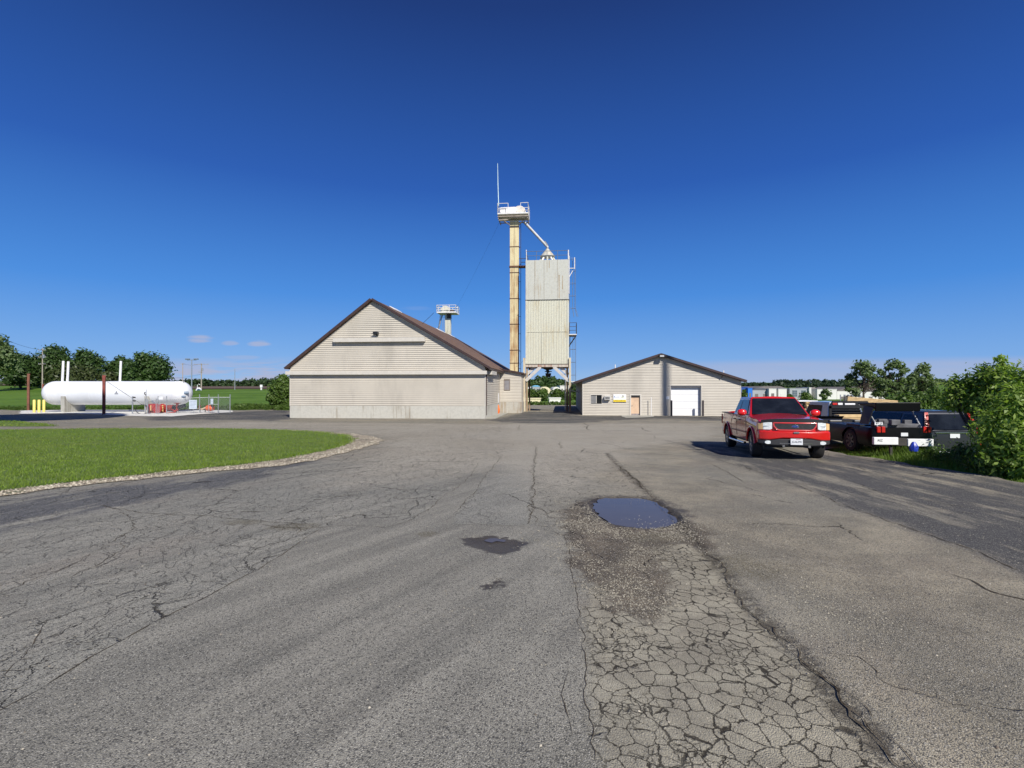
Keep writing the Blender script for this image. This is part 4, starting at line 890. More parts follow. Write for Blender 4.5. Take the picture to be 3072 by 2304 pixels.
# distributor cone on the roof
ccx, ccy = tw/2-.03, td/2; za = f.L(1640, 743, ccy)[1]; zc = f.L(1640, 771, ccy)[1]
MB().lathe([(0, zc), (.88, zc), (.92, zc+.05), (.12, za-.08), (.12, za+.02), (0, za+.02)], 22, Matrix.Translation((ccx, ccy, 0))).build('distributor_cone', rusty('cone_steel', (.52, .50, .43), (.36, .24, .11), .35), TW, smooth=40)
for k in range(5):
    a = R(-90+ (k-2)*38); MB().tube([(ccx+.55*math.cos(a), ccy+.55*math.sin(a), zc+.05), (ccx+1.25*math.cos(a), ccy+1.25*math.sin(a), zt_+.02)], .12, 8).build('fill_pipe', M_RAILW if k % 2 else M_CREAM, TW)
MB().tube([(ccx, ccy, za), (ccx, ccy, za+.16)], .17, 10).build('cone_collar', M_GALV, TW)
# caged ladder on the right side, platform half way
LX = tw+.25; M_CAGE = mat('cage_steel', (.17, .21, .28), .5, metal=.3)
def ladder(mb, x, y, z0, z1, w=.42, axis='y', r=.022):
    a = (0, w/2) if axis == 'y' else (w/2, 0)
    for s in (-1, 1): mb.tube([(x+s*a[0], y+s*a[1], z0), (x+s*a[0], y+s*a[1], z1)], r, 5)
    n = int((z1-z0)/.3)
    for i in range(n): z = z0+.15+i*.3; mb.tube([(x-a[0], y-a[1], z), (x+a[0], y+a[1], z)], r*.7, 5)
def cage(mb, x, y, z0, z1, rr=.38, flare=0, r=.02):
    n = 7
    for k in range(n):
        a = R(-90+180*k/(n-1)); p = [(x+rr*math.cos(a)*(1.9), y+rr*math.sin(a), z1), (x+rr*math.cos(a)*1.9, y+rr*math.sin(a), z0+flare)]
        if flare: p.append((x+rr*math.cos(a)*2.7, y+rr*math.sin(a)*1.3, z0))
        mb.tube(p, r, 5)
    m_ = max(2, int((z1-z0-flare)/1.25))
    for i in range(m_+1):
        z = z0+flare+(z1-z0-flare)*i/m_; mb.tube([(x+rr*1.9*math.cos(R(-90+180*k/10)), y+rr*math.sin(R(-90+180*k/10)), z) for k in range(11)], r, 5)
zp = f.L(1725, 1002)[1]; z1 = f.L(1720, 762)[1]; z0 = f.L(1720, 947)[1]; zh = f.L(1725, 968)[1]; zg = f.L(1720, 1164)[1]
mb = MB(); ladder(mb, tw+.14, .9, zp, zt_+1.0); ladder(mb, tw+.14, 1.9, 2.6, zp+.2); mb.build('ladder', M_CAGE, TW)
mb = MB(); cage(mb, tw+.12, .9, z0, z1-.3, flare=1.0); cage(mb, tw+.20, 1.9, zg, zp-.1, rr=.36); mb.build('ladder_cage', M_CAGE, TW)
MB().box(tw+.05, tw+.95, .2, 2.4, zp-.06, zp+.03).build('side_platform', M_RAILW, TW)
mb = MB(); rail(mb, [(tw+.08, .22), (tw+.93, .22), (tw+.93, 2.38)], zp+.03, zh-zp, .028, mids=(.33, .66)); mb.tube([(tw+.9, .3, zp-.06), (tw+.05, .3, zp-1.3)], .035); mb.tube([(tw+.9, 2.3, zp-.06), (tw+.05, 2.3, zp-1.3)], .035); mb.build('platform_rail', M_DKST, TW)
mb = MB(); zq = f.L(1720, 803)[1]; mb.tube([(tw, .2, zq), (tw+.75, .2, zq)], .05); mb.tube([(tw+.70, .2, zq-.1), (tw+.70, .2, f.L(1725, 770)[1])], .05); mb.tube([(tw+.03, -.02, zt_-4), (tw+.05, -.02, zt_+.4)], .06)
mb.tube([(tw+.1, 0, zq-1.0), (tw+.5, .1, zq-.3)], .045); mb.build('side_pipe', M_RAILW, TW)
mb = MB(); mb.tube([(tw+.2, .8, f.L(1720, 1145)[1]), (tw+1.75, .6, f.L(1720, 1145)[1])], .055); mb.build('tie_pipe', M_RAILW, TW); mb = MB(); mb.tube([(tw+.2, .8, f.L(1714, 1172)[1]), (tw+1.2, .8, f.L(1725, 1176)[1])], .05); mb.build('tie_pipe', M_RAILW, TW)

# ---------------------------------------------------------------- main bucket elevator
f = Fr(1529.5, 63.2, -1.15)
EL = thing('bucket_elevator', 'tall rust-streaked yellow bucket elevator with white head, left of the square tower', 'grain elevator', f.o, f.rz)
ew = f.L(1556.3, 900)[0]; zh0 = f.L(1543, 662)[1]
for (a, b) in ((0, ew/2-.012), (ew/2+.012, ew)): MB().box(a, b, 0, .55, .3, zh0).build('trunk', M_RUSTLEG, EL, bevel=.01)
mb = MB()
for py in (680, 739, 817, 895, 972, 1050, 1089): z = f.L(1543, py)[1]; MB().box(-.05, ew+.05, -.05, .6, z-.035, z+.035).build('flange', mat('rust_flange', (.12, .055, .03), .8, var=.3), EL)
z = f.L(1543, 799)[1]; mb.box(-.08, ew+1.2, -.09, .64, z-.09, z+.09); mb.build('flange', mat('rust_flange', (.12, .055, .03), .8, var=.3), EL)
mb = MB(); ladder(mb, ew+.22, .3, .5, zh0-.1, w=.32); 
for k in range(9): z = 3+k*2.1; mb.tube([(ew, .3, z), (ew+.24, .3, z)], .025, 5)
mb.build('ladder', M_DKST, EL)
pf0 = f.L(1496, 648)[1]; xa = f.L(1495.5, 648)[0]; xb = f.L(1586.5, 648)[0]; zu = f.L(1543, 620)[1]
MB().box(xa, xb, -1.1, 1.6, pf0-.10, pf0+.06).build('head_platform', M_RAILW, EL)
mb = MB()
for y in (-1.0, .3, 1.5): mb.bar((xa, y, pf0-.35), (xb, y, pf0-.35), .10)
for x in (xa+.1, xb-.1): mb.bar((x, -1.0, pf0-.55), (x, 1.5, pf0-.55), .1)
mb.bar((xa+.1, -.9, pf0-.4), (0, 0, pf0-1.1), .09); mb.bar((xb-.1, -.9, pf0-.4), (ew, 0, pf0-1.1), .09); mb.bar((xa+.15, -1, pf0-.78), (-.1, -1, pf0-.74), .12); mb.build('platform_frame', mat('stained_steel', (.30, .25, .20), .7, var=.3), EL)
mb = MB(); rail(mb, [(-.1, -1.08), (xa+.02, -1.08), (xa+.02, 1.58), (xb-.02, 1.58), (xb-.02, -1.08), (xb-.9, -1.08)], pf0, zu-pf0+.12, .035); mb.tube([(xa+.02, -1.08, zu-.28), (xb-.9, -1.08, zu-.28)], .001, 4); mb.build('head_rail', M_RAILW, EL)
# head drum housing: half round hood, box motor cover
hx = f.L(1558, 640)[0]; hr = .78; zc0 = f.L(1556, 636)[1]
pr = [(hx-hr-.25, zc0-.65), (hx+hr, zc0-.65), (hx+hr, zc0)] + [(hx+hr*math.cos(R(a)), zc0+hr*math.sin(R(a))) for a in range(15, 171, 15)] + [(hx-hr-.45, zc0+.28), (hx-hr-.5, zc0-.1)]
MB().prism(pr, -.15, .75).build('head_hood', mat('hood_white', (.66, .60, .53), .5, var=.06), EL, bevel=.03)
a0, a1 = f.L(1502, 640)[0], f.L(1550, 640)[0]; zc1, zc2 = f.L(1520, 642)[1], f.L(1520, 625)[1]
MB().prism([(a0+.15, zc1-.05), (a1-.1, zc1-.05), (a1+.05, zc1+.2), (a1+.02, zc2-.1), (a1-.15, zc2+.03), (a0, zc2), (a0-.03, zc1+.15)], -.55, -.16).build('motor_cover', mat('cover_white', (.80, .76, .73), .45, var=.04), EL, bevel=.03)
# spout from the head to the tower cone
e0 = EL.matrix_basis; zsp = f.L(1570, 664)[1]
target = TW.location + U*ccx + VV*ccy; tl = Vector(((target-f.o).dot(U), (target-f.o).dot(VV), za+TW.location.z-f.o.z+.12))
sp0 = Vector((hx+.55, .3, zsp+.1))
MB().tube([sp0, tl], .155, 10).build('spout_pipe', mat('spout_grey', (.50, .50, .50), .5, var=.15), EL, smooth=50)
MB().tube([sp0+Vector((-.1,-.15,-.15)), tl+Vector((-.15,-.12,-.02))], .03, 6).build('spout_stay', M_DKST, EL)
MB().tube([tl+Vector((-.40,0,.62)), tl+Vector((-.05,0,.12))], .185, 8).build('spout_joint', mat('joint_grey', (.16, .16, .16), .6), EL)
za_, zb_ = f.L(1500, 625)[1], f.L(1499, 499)[1]
MB().tube([(xa+.14, -1.05, za_), (xa+.06, -1.05, (za_+zb_)/2), (xa+.02, -1.05, zb_)], [.05, .045, .025], 6).build('antenna', mat('antenna_white', (.62, .80, .80), .4), EL)
# catwalk to tower
zz1 = f.L(1560, 774)[1]; zz2 = f.L(1560, 785)[1]
mb = MB(); mb.tube([(ew, .2, zz1), (ew+1.0, .2, zz1)], .035); mb.tube([(ew+.2, .2, zz2), (ew+1.0, .2, zz2)], .035); mb.tube([(ew+.25, .2, zz1), (ew+.25, .2, f.L(1560, 797)[1])], .03); mb.build('catwalk_rail', M_DKST, EL)
# guy wire
def wire(name, a, b, r, label, cat, sag=0.0, m=None, group=None, n=14):
    a, b = Vector(a), Vector(b); pts = [a.lerp(b, i/n)-Vector((0, 0, 4*sag*(i/n)*(1-i/n)))-a for i in range(n+1)]
    o = MB().tube(pts, r, 4).build(name, m or mat('wire_black', (.02, .02, .02), .6), loc=a); return props(o, label, cat, group)
f2 = Fr(1316, 94.0, -1.4); 
wire('guy_wire', f.o+U*xa+Vector((.4, 0, pf0-.1)), (at(1362, 90), 90, zat(935, 90)), .008, 'thin guy wire from the tall elevator head down to the small roof-level elevator', 'cable', .3)
wire('guy_wire', (at(1548, 62), 62.4, zat(1100, 62.4)), (at(1572, 61), 61.2, zat(1078, 61)), .012, 'short cable between the lean-to roof and the tower leg', 'cable', .15)

# ---------------------------------------------------------------- small elevator behind the warehouse roof
E2 = thing('small_elevator', 'small cream elevator head with white railing rising behind the brown roof', 'grain elevator', (at(1344, 92), 92.0, g(0, 90)), -TH)
q = lambda px: (at(px, 92)-E2.location.x); zq = lambda py: zat(py, 92)-E2.location.z
MB().box(q(1335), q(1343), 0, .8, 0, zq(942)).build('trunk', M_CREAM, E2); MB().box(q(1343.6), q(1351), 0, .8, 0, zq(942)).build('trunk', M_CREAM, E2)
MB().box(q(1341), q(1351.5), -.05, .85, zq(955), zq(941)).build('trunk_collar', M_DKST, E2)
MB().box(q(1314), q(1372), -1.2, 1.8, zq(941), zq(937)).build('platform', M_RAILW, E2)
mb = MB(); rail(mb, [(q(1314), -1.15), (q(1371), -1.15), (q(1371), 1.75), (q(1314), 1.75), (q(1314), -1.15)], zq(939), zq(918)-zq(939), .05, mids=(.33, .66)); mb.build('platform_rail', M_RAILW, E2)
hx = q(1337); hr = .75; z_ = zq(928); MB().prism([(hx-hr-.1, zq(937)), (hx+hr, zq(937)), (hx+hr, z_)]+[(hx+hr*math.cos(R(a)), z_+.62*math.sin(R(a))) for a in range(20, 170, 15)]+[(hx-hr-.1, z_)], -.3, .7).build('head_hood', M_CREAM, E2, bevel=.03)
MB().box(q(1350), q(1362), -.5, .5, zq(937), zq(929)).build('motor', mat('motor_brown', (.06, .035, .03), .6), E2, bevel=.05)
mb = MB(); ladder(mb, q(1332), -.3, 6, zq(941), w=.35, axis='x', r=.03)
for s in (-1.9, -1.5): mb.tube([(q(1322), -.4, zq(945)), (q(1313)+s*.0, -.4, zq(990)-1)], .05)
mb.build('ladder', M_GALV, E2)
MB().tube([(q(1325), .2, zq(943)), (q(1314), .2, zq(985))], .13, 8).build('spout_pipe', M_GALV, E2)
wire('roof_antenna', W1.location+U*(-8.2)+VV*9+Vector((0, 0, 9.7)), W1.location+U*(-6.9)+VV*9+Vector((0, 0, 10.9)), .02, 'thin wire antenna slanting up from the warehouse roof', 'antenna')

# ================================================================ PROPANE TANK YARD
M_TANK = mat('tank_white', (.74, .76, .79), .45, var=.025, sc_=.4, dirt=((.60, .60, .60), .3))
TY = 60.8; TZ = zat(1179, TY); tr = 1.37
x0, x1 = at(137, TY)+.0, at(572, TY)
TK = thing('propane_tank', 'long white horizontal propane storage tank with domed ends on concrete saddles', 'tank', (x0, TY, 0), 0)
Lt = x1-x0; pr = []
for k in range(9): a = R(90*k/8); pr.append((tr*math.sin(a), 1.25-1.25*math.cos(a)))
pr += [(tr, 1.3+ (Lt-2.6)*k/6) for k in range(0, 7)]
for k in range(9): a = R(90-90*k/8); pr.append((tr*math.sin(a), Lt-1.25+1.25*math.cos(a)))
pr[0] = (.002, pr[0][1]); pr[-1] = (.002, pr[-1][1])
MB().lathe(pr, 48, Matrix.Translation((0, 0, TZ)) @ Matrix.Rotation(R(90), 4, 'Y')).build('shell', M_TANK, TK, smooth=50)
mb = MB()
for fx in (1.28, Lt*.36, Lt*.64, Lt-1.28):
    mb = MB(); mb.lathe([(tr+.002, -.02), (tr+.008, -.01), (tr+.008, .01), (tr+.002, .02)], 48, Matrix.Translation((fx, 0, TZ)) @ Matrix.Rotation(R(90), 4, 'Y'))
    mb.build('weld_seam', M_TANK, TK)
gz = g(-50, TY)
for px in (188, 438):
    sx = at(px, TY-1.2)-x0
    pr = [(-1.45, gz-.3), (1.45, gz-.3), (1.45, TZ-.35)] + [(1.39*math.cos(R(a)), TZ+1.39*math.sin(R(a))) for a in range(-15, -166, -15)] + [(-1.45, TZ-.35)]
    MB().prism(pr, sx, sx+.45, axis='x').build('saddle', rusty('saddle_concrete', (.42, .41, .37), (.25, .23, .19), .3), TK, bevel=.01)
for i, (px, ly) in enumerate(((190.5, -.1), (198, .25), (361, 0))):
    sx = at(px, TY)-x0; MB().tube([(sx-.05, ly, TZ+tr-.05), (sx+.05, ly, zat(1083+i % 2, TY))], .12, 10).build('relief_stack', M_WHITE, TK)
lr = MB()
sx = at(566, TY)-x0; lr.tube([(sx-.05, -.75, TZ+.02), (sx+.35, -.55, TZ+.02)], .16, 10); lr.tube([(sx-.25, -.9, TZ-.4), (sx+.12, -.75, TZ-.4)], .11, 10); lr.build('end_valve', mat('valve_blue', (.12, .18, .26), .5), TK)
lr = MB(); lr.box(Lt-1.5, Lt-.6, -.5, -.1, TZ+1.15, TZ+1.32); lr.build('top_fitting', M_WHITE, TK)
sx = at(376, TY)-x0; lr = MB(); lr.prism([(sx-.12, TZ+.03), (sx+.12, TZ+.03), (sx, TZ+.25)], -1.377, -1.36); lr.box(sx-.2, sx+.2, -1.377, -1.362, TZ-.12, TZ-.02); lr.build('placard', mat('placard_grey', (.16, .17, .20), .6), TK)

def ipost(px, pyt, pyb, Y, label, m):
    x = at(px, Y); z0 = g(x, Y); zt = zat(pyt, Y); mb = MB(); w = .26
    mb.box(-w/2, w/2, -.12, -.105, -.4, zt-z0); mb.box(-w/2, w/2, .105, .12, -.4, zt-z0); mb.box(-.01, .01, -.105, .105, -.4, zt-z0-.001)
    o = mb.build('steel_post', m, loc=(x, Y, z0)); o.rotation_euler = (0, 0, R(28)); return props(o, label, 'post', 'tall steel beams standing on end in the tank yard')
M_RED = mat('red_oxide', (.20, .040, .028), .65, var=.25, sc_=2, dirt=((.06, .02, .015), .4))
ipost(85.5, 1121, 1222, 71, 'rusty brown steel beam post behind the yellow bollards at far left', mat('brown_oxide', (.17, .062, .035), .7, var=.25, sc_=2))
ipost(312, 1126, 1245, 55.5, 'dark red steel beam post standing in front of the white tank', M_RED)
o = ipost(129, 1152, 1162, 130, 'short dark stub post in the field left of the white tank', M_RED); o['group'] = 'tall steel beams standing on end in the tank yard'
M_YB = mat('bollard_yellow', (.78, .62, .16), .5, var=.06)
for px, Y, lb_ in ((103, 59.0, 'leftmost of the three yellow bollards beside the tank end'), (117.5, 59.2, 'middle one of the three yellow bollards beside the tank end'), (132, 59.9, 'yellow bollard nearest the domed end of the white tank')):
    x = at(px, Y); z0 = g(x, Y); h = zat(1199, Y)-z0
    o = MB().lathe([(.13, -.3), (.13, h-.06), (.10, h-.01), (0.001, h)], 16).build('yellow_bollard', M_YB, loc=(x, Y, z0), smooth=40); props(o, lb_, 'bollard', 'yellow bollards at the tank')
# chain-link fence with signs
fx = [(443, 1197, 1249), (469, 1196, 1248), (474.5, 1188, 1248), (500, 1188, 1248), (599, 1183, 1238), (627, 1183, 1236), (655, 1183, 1236), (690.5, 1183, 1238)]
FY = lambda px: 55.2 + (px-443)*.0105 if px < 510 else 57.6+(px-590)*.012
FE = thing('chain_link_fence', 'low galvanised chain-link fence around the red pump piping', 'fence', (at(443, 55.2), 55.2, g(-38, 55.2)))
def fl3(px, py, Y): return Vector((at(px, Y), Y, zat(py, Y)))-FE.location
for px, pt_, pb in fx:
    Y = FY(px); a = fl3(px, pt_, Y); MB().tube([(a.x, a.y, -.2), (a.x, a.y, a.z)], .045, 8).build('post', M_GALV, FE)
pp = [fl3(p[0], max(p[1]+4, 1192), FY(p[0])) for p in (fx[0], fx[1])] + [fl3(500, 1198, FY(500)), fl3(599, 1193, FY(599)), fl3(627, 1192, FY(627)), fl3(655, 1192, FY(655)), fl3(690.5, 1192, FY(690.5))]
mb = MB()
for a, b in ((pp[0], pp[1]), (pp[2], pp[3]), (pp[3], pp[4]), (pp[4], pp[5]), (pp[5], pp[6])): mb.tube([a, b], .03, 6)
a = fl3(627, 1213, FY(627)); b = fl3(655, 1213, FY(655)); mb.tube([a, b], .025, 6)
mb.build('top_rail', M_GALV, FE)
mb = MB()
def chain(a, b, z1a, z1b, s=.17, r=.006):
    L_ = math.hypot(b.x-a.x, b.y-a.y); n = int(L_/s); h = z1a
    for i in range(-int(h/s), n+1):
        for sg in (1, -1):
            u0 = i*s if sg > 0 else i*s+h; u1 = u0+sg*h; za0, za1 = 0, h
            ta, tb = u0/L_, u1/L_
            def cl(t_, o_, to_, zo): return t_
            # clip to [0,1]
            p0 = [ta, 0.05]; p1 = [tb, h]
            if (ta < 0 and tb < 0) or (ta > 1 and tb > 1): continue
            for p, o_ in ((p0, p1), (p1, p0)):
                if p[0] < 0: k = (0-o_[0])/(p[0]-o_[0]); p[1] = o_[1]+(p[1]-o_[1])*k; p[0] = 0
                if p[0] > 1: k = (1-o_[0])/(p[0]-o_[0]); p[1] = o_[1]+(p[1]-o_[1])*k; p[0] = 1
            mb.tube([(a.x+(b.x-a.x)*p0[0], a.y+(b.y-a.y)*p0[0], p0[1]), (a.x+(b.x-a.x)*p1[0], a.y+(b.y-a.y)*p1[0], p1[1])], r, 3, cap=False)
for a, b in ((pp[0], pp[1]), (pp[2], pp[3]), (pp[3], pp[4]), (pp[4], pp[5]), (pp[5], pp[6])): chain(a, b, a.z, b.z)
mb.build('wire_mesh', M_GALV, FE)
o = thing('yard_post', 'single galvanised post with small knobs in front of the white tank middle', 'post', (at(398, 55.4), 55.4, g(-40, 55.4)))
h = zat(1189, 55.4)-o.location.z; MB().tube([(0, 0, -.2), (0, 0, h)], .06, 8).build('pole', M_GALV, o); MB().tube([(.05, 0, h-.1), (.28, 0, h-.12)], .07, 8).build('knob', M_DKST, o); MB().tube([(.05, 0, h-.45), (.28, 0, h-.50)], .07, 8).build('knob', M_DKST, o)
M_SIGNG = mat('weathered_sign', (.46, .52, .60), .5, var=.10, sc_=3)
def yard_sign(px0, py0, px1, py1, Y, label, m, marks=4, leg=True):
    x = at((px0+px1)/2, Y); w = at(px1, Y)-at(px0, Y); z0 = g(x, Y); za, zb = zat(py1, Y)-z0, zat(py0, Y)-z0
    t = thing('yard_sign', label, 'sign', (x, Y, z0)); MB().box(-w/2, w/2, -.015, 0, za, zb).build('sign_board', m, t, bevel=.01)
    mb = MB(); 
    for i in range(marks): zz = za+(zb-za)*(.2+.6*i/max(1, marks-1)); mb.box(-w*.35, w*.35*(1-.15*(i % 2)), -.018, -.0155, zz-.015, zz+.015)
    mb.build('lettering', mat('faded_ink', (.22, .27, .36), .6), t)
    if leg: MB().tube([(0, .03, -.1), (0, .03, zb)], .025, 6).build('leg', M_GALV, t)
    return t
yard_sign(567.5, 1199.5, 591, 1227, 57.0, 'large weathered bluish sign hung on the fence left of the orange pump', M_SIGNG, 5)
yard_sign(632, 1196, 640, 1213, 57.8, 'small narrow bluish sign on the right part of the fence', M_SIGNG, 3)
t = yard_sign(476, 1190, 488, 1199, 55.4, 'small white sign with blue mark between the two tall fence posts', M_WHITE, 2, leg=False); MB().tube([(at(479.5, 55.4)-at(482, 55.4), 0, 0), (at(479.5, 55.4)-at(482, 55.4), 0, 1.95)], .02, 6).build('leg', M_GALV, t)
# red pump and piping, rebuilt from boxes, flanges and wheels
M_PRED = mat('pump_red', (.36, .025, .018), .45, var=.2, sc_=4); M_PDR = mat('pump_dark_red', (.22, .028, .02), .5, var=.3, sc_=4)
PM = thing('pump_skid', 'cluster of red propane pumps, valves and pipes under the tank', 'pump', (at(470, 58.0), 58.0, g(-39, 58)))
def pl(px, py, Y=58.0): return Vector((at(px, Y), Y, zat(py, Y)))-PM.location
rg = random.Random(12)
a, b = pl(455, 1246), pl(486, 1221)
MB().box(a.x, b.x, -.5, .9, .02, .18).build('skid_base', M_PDR, PM, bevel=.02)
MB().lathe([(.0, -.5), (.42, -.5), (.48, -.4), (.48, .4), (.42, .5), (0, .5)], 20, Matrix.Translation((pl(461, 1232).x, 0, .62)) @ Matrix.Rotation(R(90), 4, 'Y')).build('pump_body', M_PRED, PM, smooth=40)
MB().lathe([(0, -.45), (.5, -.45), (.5, -.38), (.40, -.3), (.40, .3), (.5, .38), (.5, .45), (0, .45)], 20, Matrix.Translation((pl(482, 1232).x, -.1, .58)) @ Matrix.Rotation(R(90), 4, 'Z') @ Matrix.Rotation(R(90), 4, 'Y')).build('pump_body', M_PRED, PM, smooth=40)
for px, r_, m_ in ((495, .3, M_PDR), (509, .33, M_PDR), (521, .28, M_BLACK)): MB().lathe([(0, -.3), (r_, -.3), (r_, .3), (0, .3)], 14, Matrix.Translation((pl(px, 1230).x, .2, .62)) @ Matrix.Rotation(R(90), 4, 'Y')).build('compressor', m_, PM, smooth=40)
mb = MB(); mb.tube([pl(447, 1224), pl(447, 1240), pl(455, 1244)], .07, 8); mb.tube([pl(450, 1218), pl(500, 1219), pl(530, 1236)], .06, 8); mb.tube([pl(490, 1224), pl(490, 1240)], .07, 8); mb.tube([pl(500, 1240), pl(525, 1236), pl(531, 1226)], .08, 8); mb.tube([pl(470, 1215), pl(470, 1246)], .05, 8)
for k in range(6): px = 452+k*9; mb.tube([pl(px, 1222+rg.uniform(-2, 2)), pl(px+rg.uniform(-3, 3), 1244)], .04, 6)
mb.build('red_pipe', M_PRED, PM, smooth=50)
mb = MB(); mb.tube([pl(532, 1211), pl(532, 1234)], .14, 10); mb.lathe([(.30, -.03), (.33, 0), (.30, .03), (.27, 0)], 16, Matrix.Translation(pl(532, 1209.5))); mb.tube([pl(527, 1210), pl(539, 1210)], .04, 6); mb.build('gate_valve', M_PDR, PM, smooth=50)
mb = MB()
for k in range(4): mb.tube([pl(492.5, 1217+k*5)+Vector((0, -.3, 0)), pl(495, 1217+k*5)+Vector((0, -.3, 0))], .07, 8)
mb.box(*(pl(463, 0).x, pl(464.6, 0).x, -.62, -.55, .35, .95)); mb.build('brass_fitting', mat('brass_yellow', (.80, .62, .25), .5), PM)
mb = MB(); mb.tube([pl(535, 1222), pl(555, 1216)], .20, 10); mb.tube([pl(536, 1230), pl(590, 1228), pl(600, 1227)], .055, 8); mb.build('black_pipe', M_BLACK, PM, smooth=50)
MB().box(pl(452, 0).x, pl(462, 0).x, .3, .5, pl(0, 1222).z, pl(0, 1196).z).build('valve_cabinet', M_GALV, PM) if False else None
mb = MB(); mb.prism([(pl(444, 0).x, pl(0, 1203).z), (pl(449, 0).x, pl(0, 1201).z), (pl(464, 0).x, pl(0, 1219).z), (pl(456, 0).x, pl(0, 1220).z)], .5, .58); mb.build('brace_plate', M_GALV, PM)
OP = thing('orange_pump', 'orange pump with cream pipe at the right end of the piping', 'pump', (at(630, 58.4), 58.4, g(-34, 58)))
ol = lambda px, py: Vector((at(px, 58.4), 58.4, zat(py, 58.4)))-OP.location
MB().lathe([(0, -.35), (.28, -.35), (.34, -.2), (.34, .2), (.26, .38), (0, .38)], 16, Matrix.Translation(ol(630, 1224)) @ Matrix.Rotation(R(90), 4, 'Y')).build('pump_body', mat('pump_orange', (.72, .13, .04), .5, var=.15), OP, smooth=40)
mb = MB(); mb.tube([ol(593, 1227.5), ol(608, 1227), ol(614, 1224), ol(621, 1222)], .09, 8); mb.build('cream_pipe', mat('cream_pipe', (.72, .55, .36), .5), OP, smooth=50)
mb = MB(); mb.tube([ol(616, 1225), ol(616, 1236)], .05, 6); mb.tube([ol(600, 1227), ol(600, 1238)], .05, 6); mb.build('pipe_leg', M_DKST, OP)
MB().lathe([(.14, -.05), (.17, 0), (.14, .05)], 12, Matrix.Translation(ol(599, 1219)) @ Matrix.Rotation(R(90), 4, 'X')).build('valve_wheel', M_PRED, OP)
# hose rack with a coiled black hose
HR = thing('hose_rack', 'twin galvanised hose rack posts with gooseneck standing left of the red pumps', 'rack', (at(439, 56.0), 56.0, g(-39, 56)))
hl = lambda px, py: Vector((at(px, 56.0), 56.0, zat(py, 56.0)))-HR.location
for p in (436.5, 443.5): a = hl(p, 1200 if p > 440 else 1196); MB().tube([(a.x, 0, -.2), (a.x, 0, a.z)], .055, 8).build('post', M_GALV, HR)
MB().tube([hl(439, 1230), hl(439, 1168)], [.04, .022], 8).build('mast', M_GALV, HR)
MB().tube([hl(438, 1186), hl(435, 1183), hl(434, 1179), hl(436, 1176)], .05, 8).build('hose_hook', M_DKST, HR)
o = MB().tube([(0.62*math.cos(R(a))*1.15, .02, .55+.50*math.sin(R(a))) for a in range(0, 361, 20)], .035, 6).build('black_hose', M_BLACK, loc=(at(427, 55.8), 55.8, g(-39, 56)), smooth=60); props(o, 'black hose hanging in a loop left of the red pumps', 'hose')
for (a, b, lb_) in (((322, 1144), (402, 1198), 'upper slanting stay wire in front of the tank'), ((318, 1144), (430, 1216), 'lower slanting stay wire in front of the tank')):
    wire('stay_wire', (at(a[0], 55.4), 55.4, zat(a[1], 55.4)), (at(b[0], 55.6), 55.6, zat(b[1], 55.6)), .012, lb_, 'cable')
# ================================================================ VEHICLES
def paint(name, col, rough=.28, coat=1.0, metal=.0, dusty=.12):
    if name in MATS: return MATS[name]
    t = NT(name); n = t.noise(2.2, 5, .65); c = t.mix(t.math('MULTIPLY', t.mr(n, .45, .75), dusty), col, (.30, .26, .20))
    t.fin(c, rough, metal); t.b.inputs['Coat Weight'].default_value = coat; t.b.inputs['Coat Roughness'].default_value = .04; MATS[name] = t.m; return t.m
M_TYRE = mat('tyre_rubber', (.018, .018, .018), .85, var=.25, bump=.002)
M_RIM = mat('alloy_rim', (.35, .36, .37), .35, metal=.8)
M_CHR = mat('chrome', (.75, .76, .78), .10, metal=1.0, var=.03)
M_LENS = mat('clear_lens', (.70, .74, .74), .08, var=.15, sc_=14, spec=.8)
M_AMB = mat('amber_lens', (.70, .46, .22), .15, var=.1)
M_TAIL = mat('red_lens', (.50, .025, .02), .15, var=.15)
def glassmat():
    t = NT('window_glass'); t.fin(t.mix(t.mr(t.noise(1.7, 4), .35, .65), (.008, .010, .014), (.018, .022, .030)), .05, 0, .35); t.b.inputs['IOR'].default_value = 1.5; return t.m
M_WGL = glassmat()
